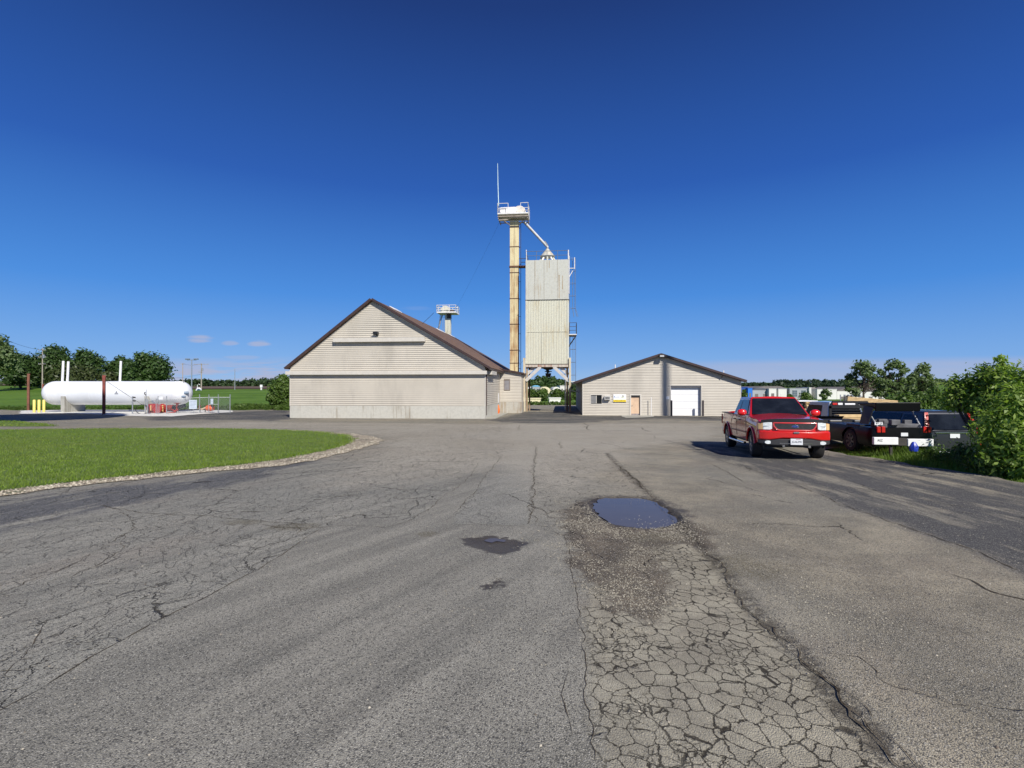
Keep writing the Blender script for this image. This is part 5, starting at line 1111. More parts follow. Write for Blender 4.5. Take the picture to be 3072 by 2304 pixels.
def shell(name, m, parent, W, yf, yr, sill, topf, arches, bed=None, crown=.04, corner=.22, bow=.10, bulge=.05, rows=7, bottom=None, inner=.62):
    ys = set([yf, yr])
    n = 44
    for i in range(n+1): ys.add(round(yr+(yf-yr)*i/n, 4))
    for c in (.03, .08, .14, .2):
        ys.add(round(yf-c, 4)); ys.add(round(yr+c, 4))
    for (yc, r) in arches:
        for a in range(0, 181, 15): ys.add(round(yc+r*math.cos(R(a)), 4))
    if bed:
        for b in bed[:2]: ys.add(round(b-.004, 4)); ys.add(round(b+.004, 4))
    ys = sorted(ys); sec = []
    for y in ys:
        zb = sill
        for (yc, r) in arches:
            if abs(y-yc) < r: zb = max(zb, .38+math.sqrt(max(0, r*r-(y-yc)**2))-.0)
        zt = topf(y); zb = min(zb, zt-.05); c = 0.0
        for e, s in ((yf, 1), (yr, -1)):
            d = (y-(e-s*corner))*s
            if d > 0: c = max(c, corner*(1-math.sqrt(max(0, 1-(d/corner)**2)))*.8)
        P_ = []
        for k in range(rows+1):
            z = zb+(zt-zb)*k/rows; q = (z-sill)/(max(zt, sill+.3)-sill); x = W-c-bulge*(2*q-1)**2*(.6 if q < .5 else 1.1)
            P_.append((x, z))
        xt = P_[-1][0]; inb = bed and bed[0] < y < bed[1]
        ac = []
        for u in (.94, .90, .6, .3, 0): ac.append((xt*u, (bed[2] if (inb and u <= .90) else zt+crown*(1-u**2)*(0 if inb else 1))))
        right = P_+ac; full = right + [(-x, z) for x, z in reversed(right[:-1])]
        def by(x): return y-bow*(x/W)**2*max(0, (y-(yf-.6))/.6)
        sec.append([(x, by(x), z) for x, z in full])
    k = len(sec[0]); mb = MB(); vs = [p for s in sec for p in s]
    fs = [(j*k+i, j*k+i+1, (j+1)*k+i+1, (j+1)*k+i) for j in range(len(sec)-1) for i in range(k-1)]
    h = (k-1)//2
    for j in (0, len(sec)-1):
        for i in range(h): fs.append((j*k+i, j*k+i+1, j*k+k-2-i, j*k+k-1-i))
    mb.add(vs, fs)
    # dark wheel housings and underside
    return mb.build(name, m, parent, smooth=35)
def under(parent, W, yf, yr, z, arches, name='underbody'):
    mb = MB(); mb.box(-W*.82, W*.82, yr+.3, yf-.35, z-.06, z+.12)
    for yc, r in arches: mb.box(-W*.6, W*.6, yc-.08, yc+.08, .30, .46); mb.box(-W*.88, W*.88, yc-r*.85, yc+r*.85, z+.05, .86)
    return mb.build(name, M_BLACK, parent)
def wheels(parent, W, ys, r=.38, w=.25, turn=0, rim=M_RIM, spokes=5):
    for yc in ys:
        for s in (-1, 1):
            M = Matrix.Translation((s*(W-w*.5-.015), yc, r)) @ Matrix.Rotation(turn if yc > 0 else 0, 4, 'Z') @ Matrix.Rotation(R(90)*s, 4, 'Y')
            pr = [(r*.62, -w/2), (r*.93, -w/2), (r, -w/2+.04), (r, w/2-.04), (r*.93, w/2), (r*.62, w/2), (r*.60, w/2-.03)]
            wh = MB().lathe(pr, 28, M).build('wheel', M_TYRE, parent, smooth=35)
            mb = MB(); mb.lathe([(0, w/2-.03), (r*.14, w/2-.03), (r*.16, w/2-.07), (r*.50, w/2-.10), (r*.55, w/2-.01), (r*.62, w/2-.005), (r*.62, w/2-.05)], 24, M)
            for k in range(spokes):
                a = 2*math.pi*k/spokes; p0 = M @ Vector((r*.12*math.cos(a), r*.12*math.sin(a), w/2-.045)); p1 = M @ Vector((r*.58*math.cos(a), r*.58*math.sin(a), w/2-.03)); mb.bar(p0, p1, .06, .06)
            mb.build('rim', rim, wh, smooth=35)
class Cab:
    def __init__(s, wb, wt, ybf, ytf, ytr, ybr, zb, zt):
        s.p = dict(bf=(wb, ybf, zb), br=(wb, ybr, zb), tf=(wt, ytf, zt-.03), tr=(wt, ytr, zt-.02)); s.zt = zt; s.zb = zb
    def hull(s, m, parent, bevel=.05):
        c = s.p; vs = []
        for k in ('bf', 'br', 'tr', 'tf'):
            x, y, z = c[k]; vs += [(-x, y, z), (x, y, z)]
        x, y, z = c['tf']; x2, y2, z2 = c['tr']; vs += [(0, y, s.zt), (0, y2, s.zt)]
        # 0,1 bf L,R; 2,3 br; 4,5 tr; 6,7 tf; 8 top front mid; 9 top rear mid
        fs = [(1, 3, 5, 7), (0, 6, 4, 2), (0, 1, 7, 8, 6), (3, 2, 4, 9, 5), (6, 8, 9, 4), (8, 7, 5, 9)]
        return MB().add(vs, fs).build('cab', m, parent, bevel=bevel)
    def side(s, sg, u0, u1, v0, v1, m, parent, name='side_window', off=.012, u1t=None, u0t=None):
        c = s.p
        def pt(u, v):
            a = Vector(c['bf']).lerp(Vector(c['br']), u); b = Vector(c['tf']).lerp(Vector(c['tr']), u); p = a.lerp(b, v); p.x = sg*(p.x+off); return p
        q = [pt(u0, v0), pt(u1, v0), pt(u1t if u1t is not None else u1, v1), pt(u0t if u0t is not None else u0, v1)]
        return MB().add(q, [(0, 1, 2, 3)]).build(name, m, parent, fix=False)
    def end(s, w, m, parent, u=.93, v0=.06, v1=.93, name='windshield', off=.022):
        c = s.p; a, b = ('bf', 'tf') if w == 'f' else ('br', 'tr'); A, B = Vector(c[a]), Vector(c[b]); sg = 1 if w == 'f' else -1
        vs = []; n = 8; lift = Vector((0, sg*off, off*.6))
        for j in range(5):
            v = v0+(v1-v0)*j/4; p = A.lerp(B, v)
            for i in range(n+1):
                k = -u+2*u*i/n; vs.append(Vector((p.x*k, p.y, p.z))+lift+Vector((0, sg*.05*(1-k*k)*(v*.6), 0.0)))
        return MB().add(vs, [(j*(n+1)+i, j*(n+1)+i+1, (j+1)*(n+1)+i+1, (j+1)*(n+1)+i) for j in range(4) for i in range(n)]).build(name, m, parent, smooth=60, fix=False)
def fpanel(yf, W, bow=.10):
    return lambda x: yf-bow*(x/W)**2

# ---- the red pickup
RP = P(2268, 1365); rz = R(180-11.5)
d_ = Vector((-math.sin(rz), math.cos(rz), 0)); r_ = Vector((math.cos(rz), math.sin(rz), 0))
c0 = Vector((7.80, 14.95, 0)) - d_*1.62
TRK = thing('red_pickup', 'glossy red extended-cab pickup parked facing the camera, headlights clear', 'pickup truck', (c0.x, c0.y, g(c0.x, c0.y)), rz)
TRK.scale = (.97, .97, .985); TRK.rotation_euler = (math.atan(.025)*math.cos(rz)*-1, 0, rz)
M_REDP = paint('red_car_paint', (.56, .010, .008), .26, dusty=.04)
W = .95; yf, yr = 2.50, -2.90
def topf(y):
    if y > 2.34: return 1.075-(y-2.34)*.25
    if y > 1.1: return 1.075+(2.34-y)*.085
    if y > -1.15: return 1.19
    return 1.20
A_ = [(1.62, .46), (-1.88, .46)]
shell('body', M_REDP, TRK, W, yf, yr, .46, topf, A_, bed=(yr+.08, -1.22, .72), crown=.075, corner=.20, bow=.13)
under(TRK, W, yf, yr, .42, A_); wheels(TRK, W+.02, (1.62, -1.88), .385, .27, turn=R(-4))
cab = Cab(.865, .66, 1.12, .38, -1.02, -1.22, 1.17, 1.775)
ch = cab.hull(M_REDP, TRK, .045)
cab.end('f', M_WGL, ch, .92, .07, .92); cab.end('r', M_WGL, ch, .85, .15, .85, 'rear_window')
for s in (-1, 1):
    cab.side(s, .12, .60, .10, .86, M_WGL, ch, u0t=.05, u1t=.575, off=.014); cab.side(s, .64, .94, .14, .84, M_WGL, ch, u1t=.93, u0t=.61, off=.0135)
by = fpanel(yf, W, .13)
def strip(x0, x1, z0, z1, off, m, name, parent=TRK, th=.03, n=16, zf=None, byf=None, bevel=0):
    mb = MB(); vs = []; byf = byf or by
    for i in range(n+1):
        x = x0+(x1-x0)*i/n; za, zb = zf(x) if zf else (z0, z1); y = byf(x)+off
        vs += [(x, y, za), (x, y, zb), (x, y-th, zb), (x, y-th, za)]
    fs = [(4*i+a, 4*i+b, 4*i+4+b, 4*i+4+a) for i in range(n) for a, b in ((0, 1), (1, 2), (2, 3), (3, 0))] + [(0, 1, 2, 3), (4*n+3, 4*n+2, 4*n+1, 4*n)]
    return mb.add(vs, fs).build(name, m, parent, bevel=bevel, smooth=40)
bp = lambda x: yf+.10-.16*(x/W)**2-.05*max(0, abs(x)-.78)/.17
bmp = strip(-.93, .93, .58, .80, 0, M_REDP, 'front_bumper', th=.30, byf=bp, zf=lambda x: (.60-.05*min(1, max(0, (abs(x)-.35)/.3)), .80), n=28, bevel=.035)
M_VAL = mat('dark_valance', (.030, .030, .032), .6)
vl = strip(-.92, .92, .38, .60, -.03, M_VAL, 'front_valance', th=.26, byf=bp, zf=lambda x: (.40+.05*(abs(x)/.92)**4, .585), n=28, bevel=.02)
strip(-.42, .42, .455, .47, -.02, M_CHR, 'valance_trim', vl, byf=bp, th=.02)
for s in (-1, 1):
    x = s*.70; MB().lathe([(0, .0), (.085, .0), (.09, -.03)], 16, Matrix.Translation((x, bp(x)-.015, .485)) @ Matrix.Rotation(R(-90), 4, 'X') @ Matrix.Scale(.55, 4, (0, 1, 0))).build('fog_lamp', M_LENS, TRK)
    MB().box(s*.33-.03, s*.33+.03, bp(.33)-.03, bp(.33)+.03, .36, .42).build('tow_hook', M_CHR, TRK)
# grille
def gz_(x): q = min(1, abs(x)/.53); return (.845-.0+.03*q**6, 1.0)
gs = strip(-.53, .53, .84, 1.01, .012, M_BLACK, 'grille', zf=lambda x: (.835+.05*max(0, (abs(x)-.40)/.13)**2, 1.005), n=24)
mb = MB()
for i in range(-17, 18):
    x = i*.030; mb.box(x-.004, x+.004, by(x)+.010, by(x)+.020, .845+.05*max(0, (abs(x)-.40)/.13)**2, .998)
for k in range(5): z = .862+k*.030; mb2 = [( -.50+1.0*i/12) for i in range(13)]; mb.tube([(x, by(x)+.016, z) for x in mb2], .005, 4)
mb.build('grille_mesh', mat('grille_grey', (.10, .10, .10), .4, metal=.4), gs)
sr_ = MB(); pts = [(-.55, 1.02), (.55, 1.02), (.54, .93), (.47, .845), (.40, .822), (-.40, .822), (-.47, .845), (-.54, .93), (-.55, 1.02)]
sr_.tube([(x+(pts[i+1][0]-x)*t, by(x+(pts[i+1][0]-x)*t)+.012, z+(pts[i+1][1]-z)*t) for i, (x, z) in enumerate(pts[:-1]) for t in (0, .25, .5, .75)] + [(-.55, by(.55)+.012, 1.02)], .020, 8); sr_.build('grille_surround', mat('pale_red_trim', (.60, .06, .06), .2, coat=1), TRK, smooth=60)
em = MB().lathe([(0, .012), (.088, .010), (.098, .0)], 28, Matrix.Translation((0, yf+.018, .925)) @ Matrix.Rotation(R(-90), 4, 'X') @ Matrix.Scale(.42, 4, (0, 1, 0))).build('oval_emblem', M_CHR, gs)
MB().lathe([(0, .016), (.080, .014), (.084, .010)], 28, Matrix.Translation((0, yf+.018, .925)) @ Matrix.Rotation(R(-90), 4, 'X') @ Matrix.Scale(.40, 4, (0, 1, 0))).build('emblem_field', mat('emblem_blue', (.01, .03, .20), .2), em)
text('emblem_script', 'Ford', M_CHR, em, .10, 0, yf+.037, .925, h=.030, rot=(R(90), 0, R(180)))
for (za, w_, hgt) in ((1.018, .07, .020), (.822, .06, .016), (.765, .075, .045)): MB().box(-w_, w_, (bp(0) if za < .8 else yf)+.005, (bp(0) if za < .8 else yf)+.028, za-hgt/2, za+hgt/2).build('chrome_badge', M_CHR, TRK, bevel=.008)
# headlights wrap the corners
for s in (-1, 1):
    nm = []
    def hl_(xa, xb, m, name, par, o=.02):
        mb = MB(); vs = []; n = 8
        for i in range(n+1):
            x = xa+(xb-xa)*i/n; ax = abs(x); y = by(x)+o-.50*max(0, ax-.80)**1.35*1.6; zt = 1.035-.03*max(0, ax-.70)/.2; zb_ = .83+.035*max(0, (.64-ax)/.08)
            vs += [(x, y, zb_), (x, y, zt), (x, y-.10, zt), (x, y-.10, zb_)]
        fs = [(4*i+a, 4*i+b, 4*i+4+b, 4*i+4+a) for i in range(n) for a, b in ((0, 1), (1, 2), (2, 3), (3, 0))]+[(0, 1, 2, 3), (4*n+3, 4*n+2, 4*n+1, 4*n)]
        return mb.add(vs, fs).build(name, m, par, smooth=50, bevel=.008)
    h_ = hl_(s*.585, s*.815, M_LENS, 'headlight', TRK); hl_(s*.818, s*.925, M_AMB, 'turn_signal', h_)
    MB().box(s*.70-.09, s*.70+.09, by(.69)+.018, by(.69)+.026, .925, .940).build('reflector', mat('lens_line', (.35, .38, .40), .3), h_)
# hood deflector, mirrors, wipers, handles, plate
strip(-.86, .86, 1.055, 1.12, .03, M_BLACK, 'hood_deflector', th=.02, n=24, zf=lambda x: (1.045-.03*(x/.86)**4, 1.145-.05*(abs(x)/.86)**3), byf=lambda x: yf-.02-.12*(x/W)**2)
for s in (-1, 1):
    mr_ = MB().lathe([(0, -.13), (.06, -.125), (.095, -.07), (.105, 0), (.095, .07), (.06, .125), (0, .13)], 14, Matrix.Translation((s*1.045, .92, 1.275)) @ Matrix.Rotation(R(90), 4, 'Y') @ Matrix.Scale(.85, 4, (0, 1, 0))).build('side_mirror', paint('mirror_red', (.70, .012, .012), .25), TRK, smooth=60)
    MB().box(s*.93-.07, s*.93+.07, .88, .96, 1.20, 1.25).build('mirror_arm', M_BLACK, mr_, bevel=.01)
    for y in (.05, -.72): MB().box(s*.955-.012, s*.955+.012, y-.09, y+.09, 1.02, 1.055).build('door_handle', M_BLACK, TRK, bevel=.005)
    mb = MB()
    for y in (.98, -.35, -1.18): mb.box(s*.9485-.004, s*.9485+.004, y-.006, y+.006, .52, 1.17)
    mb.build('door_seam', M_BLACK, TRK)
    MB().box(s*.955-.012, s*.955+.012, -1.15, 1.05, .66, .70).build('side_moulding', mat('dark_red_trim', (.18, .012, .012), .4), TRK)
    st = MB().tube([(s*.98, 1.0, .36), (s*.99, .9, .34), (s*.99, -1.1, .34), (s*.98, -1.2, .36)], .038, 8).build('side_step', M_CHR, TRK, smooth=50)
    for (yc, r2) in A_:
        MB().tube([(s*(W+.005), yc+(r2+.025)*math.cos(R(a)), .38+(r2+.025)*math.sin(R(a))) for a in range(5, 176, 10)], .035, 8).build('fender_flare', M_REDP, TRK, smooth=60)
    MB().box(s*.935-.02, s*.935+.02, yr-.01, yr+.05, .80, 1.15).build('tail_lamp', M_TAIL, TRK)
    MB().tube([(s*.3, 1.24, 1.215), (s*.3-s*.15, 1.13, 1.235), (s*.3-.45*1, 1.08, 1.245)], .010, 5).build('wiper', M_BLACK, TRK)
MB().box(-.93, .93, yr-.12, yr+.02, .48, .64).build('rear_bumper', M_CHR, TRK, bevel=.02)
MB().box(-.80, .80, yr+.09, -1.3, 1.205, 1.235).build('bed_cover', mat('bed_liner', (.02, .02, .022), .7), TRK) if False else None
mb = MB(); mb.box(-.95, -.80, yr+.05, -1.25, 1.20, 1.222); mb.box(.80, .95, yr+.05, -1.25, 1.20, 1.222); mb.box(-.8, .8, yr, yr+.07, 1.195, 1.221); mb.build('bed_rail_cap', M_BLACK, TRK)
lp_ = MB().box(-.155, .155, bp(0)+.012, bp(0)+.022, .435, .60).build('license_plate', mat('plate_white', (.72, .74, .76), .4, var=.02), TRK, bevel=.004)
text('plate_number', 'JG4639E', mat('plate_ink', (.03, .03, .06), .5), lp_, .26, 0, bp(0)+.0245, .508, h=.070, rot=(R(90), 0, R(180)))
MB().box(-.10, .02, bp(0)+.0225, bp(0)+.0245, .575, .588).build('plate_mark', mat('plate_red', (.4, .05, .08), .5), lp_)
# inside: seats and wheel seen as dark masses are behind the dark glass; stickers on the door
for i, (y, w_) in enumerate(((.35, .16), (.72, .05), (-.55, .12))): MB().box(-.958, -.955, y-w_, y+w_, .93, .965).build('door_lettering', mat('faded_dark', (.03, .01, .01), .6), TRK)

# ---- low black car with raised boot lid (rear to the camera)
M_BLKP = paint('black_car_paint', (.004, .004, .005), .35, coat=.0, dusty=0); M_BLKP.node_tree.nodes['Principled BSDF'].inputs['Specular IOR Level'].default_value = .25
CB = thing('black_coupe', 'low black car with raised boot lid and red upright tail lamps beside the verge', 'car', (11.65, 15.5+2.35, g(11.65, 17)-.0), R(-2))
CB.location.z = -.40
Wc = .93; Ac = [(1.45, .40), (-1.25, .40)]
shell('body', M_BLKP, CB, Wc, 2.45, -2.35, .28, lambda y: .82 if y < .3 else .82-(y-.3)*.07, Ac, crown=.01, corner=.25, bow=.16)
under(CB, Wc, 2.45, -2.35, .30, Ac); wheels(CB, Wc, (1.45, -1.25), .35, .24, rim=mat('dark_rim', (.12, .12, .125), .4, metal=.6), spokes=7)
MB().prism([(1.9, .72), (1.93, .72), (1.66, .96), (1.63, .96)], -.60, .60, axis='x').build('windshield', M_WGL, CB)
for sx_ in (-.42, .42): MB().box(sx_-.24, sx_+.24, .35, .48, .7, .90).build('seat', M_BLACK, CB, bevel=.05)
for s in (-1, 1):
    for k in (0, 1): MB().box(s*(.60+k*.13)-.052, s*(.60+k*.13)+.052, -2.37, -2.30, .68, .86).build('tail_lamp', M_TAIL, CB, bevel=.015)
    MB().tube([(s*.62, -2.28, .68), (s*.66, -1.75, 1.30)], [.028, .018], 6).build('lid_strut', M_GALV, CB)
lid = MB(); lid.prism([(-2.05, 1.36), (-1.2, 1.48), (-1.18, 1.53), (-2.10, 1.56)], -.64, .64, axis='x'); lid = lid.build('boot_lid', M_BLKP, CB, bevel=.03)
MB().prism([(-2.10, 1.30), (-2.05, 1.30), (-2.00, 1.55), (-2.12, 1.57)], -.66, .66, axis='x').build('spoiler', M_BLKP, lid, bevel=.02)
MB().box(-.70, -.50, -1.6, -1.5, .86, 1.42).build('hinge', M_BLACK, CB) if False else None
mb = MB(); mb.add([(-.68, -1.62, 1.46), (-.66, -2.05, 1.40), (-.80, -2.0, .9), (-.80, -1.60, .9)], [(0, 1, 2, 3)]); mb.build('lid_side_panel', M_BLACK, CB, solid=.03) 
mb = MB(); rg = random.Random(3); mb.box(-.55, .55, -2.2, -1.7, .80, .93)
for i in range(9): x = rg.uniform(-.5, .5); y = rg.uniform(-2.25, -1.7); s = rg.uniform(.05, .14); mb.box(x-s, x+s, y-s*.6, y+s*.6, .90, .93+s)
mb.build('boot_clutter', mat('clutter_grey', (.10, .10, .11), .6, var=.4), CB, bevel=.01)
MB().box(-.10, .10, -2.372, -2.35, .58, .68).build('license_plate', mat('plate_white', (.72, .74, .76), .4), CB)
st_ = MB().box(-.83, -.60, -2.33, -2.315, .905, .985).build('sticker', mat('plate_white', (.7, .7, .7), .4), CB); text('sticker_lettering', 'P.J', M_BLACK, st_, .15, -.715, -2.334, .945, h=.06)
# ---- white steel bumper beam standing in the weeds
BM = thing('bumper_beam', 'white steel bumper beam in two lengths standing in the weeds behind the black car', 'bumper', (at(2707, 14.9), 14.9, g(11, 14.9)), R(-4))
bz0, bz1 = zat(1336, 14.9)-BM.location.z, zat(1314, 14.9)-BM.location.z
M_BWH = mat('beam_white', (.80, .81, .80), .45, var=.05, sc_=4, dirt=((.45, .40, .34), .1))
hw = (at(2792, 14.9)-at(2622, 14.9))/2
o = MB().box(-hw, -hw+.66, -.05, .05, bz0+.02, bz1+.02).build('beam', M_BWH, BM, bevel=.012); MB().box(-hw+.665, hw-.70, -.02, .06, bz0, bz1).build('beam_centre', M_DKST, BM); MB().box(hw-.69, hw, -.05, .05, bz0-.02, bz1-.02).build('beam', M_BWH, BM, bevel=.012)
text('beam_lettering', 'AGZ', M_BLACK, o, .14, -hw+.16, -.053, (bz0+bz1)/2+.04, h=.07)
mb = MB(); mb.box(-hw+.5, -hw+.56, .05, .12, -.1, bz0+.1); mb.box(hw-.4, hw-.34, .05, .12, -.1, bz0+.1); mb.build('beam_leg', M_DKST, BM)

# ---- silver pickup with black headache rack and lumber, seen from behind
Yk = 20.0
SP = thing('silver_pickup', 'silver pickup seen from behind with black headache rack and red marker lamps', 'pickup truck', (at(2552, 21.2), Yk+1.7, g(13.5, 21)), R(0))
ps = lambda px, Y: at(px, Y)-SP.location.x
zz = SP.location.z
M_SILV = paint('silver_paint', (.36, .40, .46), .3, metal=.5)
Ws = .84
shell('body', M_SILV, SP, Ws, 3.0, -1.0, .42, lambda y: .98, [(2.2, .40)], crown=.03, corner=.12); under(SP, Ws, 3.0, -2.8, .42, [(2.2, .4), (-1.6, .4)]); wheels(SP, Ws, (2.2, -1.6), .36, .22)
cs = Cab(.78, .64, 1.9, 1.25, -.10, -.25, .97, zat(1204, 22)-zz); ch = cs.hull(M_SILV, SP, .04); cs.end('r', M_WGL, ch, .85, .15, .85, 'rear_window'); cs.end('f', M_WGL, ch)
for s in (-1, 1): cs.side(s, .10, .72, .12, .85, M_WGL, ch, u0t=.05, u1t=.70)
MB().box(-.84, .84, -2.9, -.45, .80, .92).build('flat_bed', M_BLACK, SP)
rk = MB(); zr0, zr1 = .92, zat(1203, 21.2)-zz
rx0, rx1 = ps(2488, 21.2), ps(2612, 21.2)
for i in range(8): z = zr0+.12+(zr1-zr0-.2)*i/8; rk.box(rx0+.06, rx1-.06, -.50, -.46, z, z+.035)
rk.prism([(rx0+.14, zr1), (rx1-.14, zr1), (rx1, zr1-.22), (rx1, zr1-.16-.14), (rx0, zr1-.3), (rx0, zr1-.22)], -.52, -.44); rk.box(rx0, rx0+.08, -.52, -.44, zr0, zr1-.2); rk.box(rx1-.08, rx1, -.52, -.44, zr0, zr1-.2)
rk = rk.build('headache_rack', M_BLACK, SP)
for i, (px, m_) in enumerate(((2503, M_TAIL), (2519, M_WHITE), (2548, M_WHITE), (2581, M_WHITE), (2597, M_TAIL))):
    x = ps(px, 21.2); w_ = .095 if i != 2 else .21; MB().box(x-w_, x+w_, -.545, -.52, zr1-.16, zr1-.075 if i != 2 else zr1-.09).build('marker_lamp', m_, rk, bevel=.012)
M_LUM = mat('lumber', (.66, .47, .24), .75, var=.12, sc_=6, dirt=((.42, .28, .14), .3))
LB = thing('board_stack', 'stack of three broad pale boards lying behind the black headache rack', 'lumber', (SP.location.x, Yk, zz+.93), 0)
for k, (py0, py1) in enumerate(((1272, 1264), (1263, 1254), (1252.5, 1243.5))):
    MB().box(ps(2512, 19.9)+.02*k, ps(2625, 19.9)-.12*k, -.14, .14+.02*k, zat(py0, 20)-zz-.93, zat(py1, 20)-zz-.93).build('board', M_LUM, LB, bevel=.006)
MB().box(ps(2512, 19.9)-.0, ps(2622, 19.9), -.1, .2, -.01, zat(1272.5, 20)-zz-.93).build('bearer', M_BLACK, LB)
mb = MB()
for z in range(5):
    zz2 = zat(1215, 24)+z*.058
    mb.box(-.9, 1.15+.02*(z % 2), -.2, .2, z*.06, z*.06+.05)
o = mb.build('leaning_boards', M_LUM, loc=(at(2600, 23.5), 23.5, zat(1214, 23.5)), bevel=.004); o.rotation_euler = (0, R(5), R(-8)); props(o, 'pile of long boards rising above the right end of the headache rack', 'lumber')
# trestle under the leaning boards
mb = MB(); zt2 = zat(1214, 23.5)-g(15.5, 23.5)
for x in (-.6, .9):
    for y in (-.15, .15): mb.box(x-.05, x+.05, y-.05, y+.05, -.1, zt2-.12)
    mb.box(x-.05, x+.05, -.2, .2, zt2-.12, zt2-.03)
o = mb.build('trestle', M_DKST, loc=(at(2600, 23.5), 23.5, g(15.5, 23.5))); props(o, 'dark trestle carrying the pile of long boards behind the rack', 'trestle')

# ---- grey SUV, rear to the camera, half hidden by the shrub
SV = thing('grey_suv', 'dark grey sport utility vehicle with tall red tail lamps half hidden by the shrub', 'car', (13.85, 16.4+2.3, -.78), R(-1))
M_GRYP = paint('grey_car_paint', (.040, .042, .052), .28, metal=.4, dusty=0, coat=.5)
As = [(1.4, .40), (-1.35, .40)]
shell('body', M_GRYP, SV, .93, 2.35, -2.30, .36, lambda y: 1.02 if y < .9 else 1.02-(y-.9)*.05, As, crown=.04, corner=.25); under(SV, .93, 2.3, -2.3, .36, As); wheels(SV, .93, (1.4, -1.35), .36, .23)
cv = Cab(.88, .66, 1.05, .35, -1.95, -2.24, 1.0, 1.66); ch = cv.hull(M_GRYP, SV, .06); cv.end('r', M_WGL, ch, .82, .10, .84, 'rear_window'); cv.end('f', M_WGL, ch)
for s in (-1, 1):
    cv.side(s, .06, .62, .10, .84, M_WGL, ch, u0t=.05); wq = cv.side(s, .66, .90, .14, .80, M_WGL, ch, u1t=.88)
    q = [Vector(cv.p['br']).lerp(Vector(cv.p['tr']), v) for v in (.0, .92)]
    MB().add([(s*(q[0].x-.12), q[0].y-.03, q[0].z), (s*(q[0].x+.0), q[0].y-.01, q[0].z), (s*(q[1].x+.01), q[1].y-.01, q[1].z), (s*(q[1].x-.08), q[1].y-.03, q[1].z)], [(0, 1, 2, 3)]).build('tail_lamp', M_TAIL, SV, solid=.03)
    tl_ = MB().box(s*.80-.12, s*.80+.10, -2.31, -2.18, .80, 1.03).build('lower_tail_lamp', M_TAIL, SV, bevel=.03); MB().box(s*.74-.05, s*.74+.06, -2.318, -2.311, .86, .92).build('reverse_lamp', M_CHR, tl_)
    MB().box(s*.78-.10, s*.78+.08, -2.33, -2.28, .60, .67).build('reflector', M_TAIL, SV)
MB().box(-.60, .60, -2.335, -2.29, .965, .995).build('chrome_strip', M_CHR, SV, bevel=.005); MB().box(-.15, .15, -2.325, -2.30, .82, .95).build('license_plate', mat('plate_white', (.7, .72, .75), .4), SV)
MB().box(-.75, .75, -2.36, -2.25, .36, .41).build('bumper_strip', M_GALV, SV, bevel=.01)
o = MB().lathe([(.0, 0), (.10, .0), (.11, .12), (.07, .20), (.04, .25), (0, .26)], 9).build('blue_bag', mat('blue_plastic', (.012, .04, .42), .4, var=.3, sc_=9), loc=(at(2740, 14.6), 14.6, zat(1353, 14.6)), smooth=30); props(o, 'crumpled bright blue plastic bag caught in the weeds under the white beam', 'bag')

# ================================================================ VEGETATION
def leafcloud(rg, centers, radii, n, size, squash=.8, shell_=.55, up=.35, asp=.55):
    """leaf quads through ellipsoid lobes: returns verts, faces"""
    centers = np.asarray(centers, float); radii = np.asarray(radii, float)
    vol = radii**2.2; pick = rg.choice(len(centers), n, p=vol/vol.sum())
    d = rg.normal(0, 1, (n, 3)); d /= np.linalg.norm(d, axis=1)[:, None]
    r = radii[pick]*(shell_+(1-shell_)*rg.uniform(0, 1, n)**.7)*rg.choice([1.0, 1.0, 1.0, .6, 1.14], n)
    p = centers[pick]+(d*r[:, None]+rg.normal(0, .16, (n, 3))*radii[pick][:, None])*np.array([1, 1, squash])
    nrm = d+rg.normal(0, .65, (n, 3)); nrm[:, 2] += up; nrm /= np.linalg.norm(nrm, axis=1)[:, None]
    t = np.cross(nrm, rg.normal(0, 1, (n, 3))); t /= np.linalg.norm(t, axis=1)[:, None]+1e-9; b = np.cross(nrm, t)
    s = size*rg.uniform(.6, 1.4, n)[:, None]
    V = np.stack([p-t*s, p-b*s*asp*.9+t*s*.1, p+t*s, p+b*s*asp], 1).reshape(-1, 3)
    return V, np.arange(4*n).reshape(-1, 4)
LM_DK = leafmat('leaf_dark', (.026, .058, .013), (.050, .098, .022), (.085, .14, .038), .26)
LM_MID = leafmat('leaf_mid', (.045, .095, .014), (.085, .150, .024), (.15, .21, .05), .33)
LM_LT = leafmat('leaf_light', (.110, .195, .024), (.20, .30, .045), (.36, .44, .13), .42)
LM_PALE = leafmat('leaf_pale', (.085, .135, .045), (.14, .20, .075), (.24, .30, .15), .38)
LM_FAR = leafmat('leaf_far', (.020, .042, .014), (.040, .070, .024), (.055, .090, .035), .2)
M_BARK = mat('bark', (.075, .058, .044), .9, var=.3, sc_=5)
def limbs(mb, rg, base, top, r0, centers, r1=.3):
    base = Vector(base); top = Vector(top); mid = base.lerp(top, .5)+Vector((rg.uniform(-.3, .3), rg.uniform(-.3, .3), 0))*r0*4
    mb.tube([base-Vector((0, 0, .3)), base.lerp(mid, .5), mid, top], [r0*1.25, r0, r0*.75, r0*.35], 7)
    for c in centers:
        c = Vector(c); s = base.lerp(top, rg.uniform(.45, .85)); m_ = s.lerp(c, .5)+Vector((0, 0, -.08*(c-s).length)); mb.tube([s, m_, c], [r0*.42, r0*.28, r0*.1], 5)
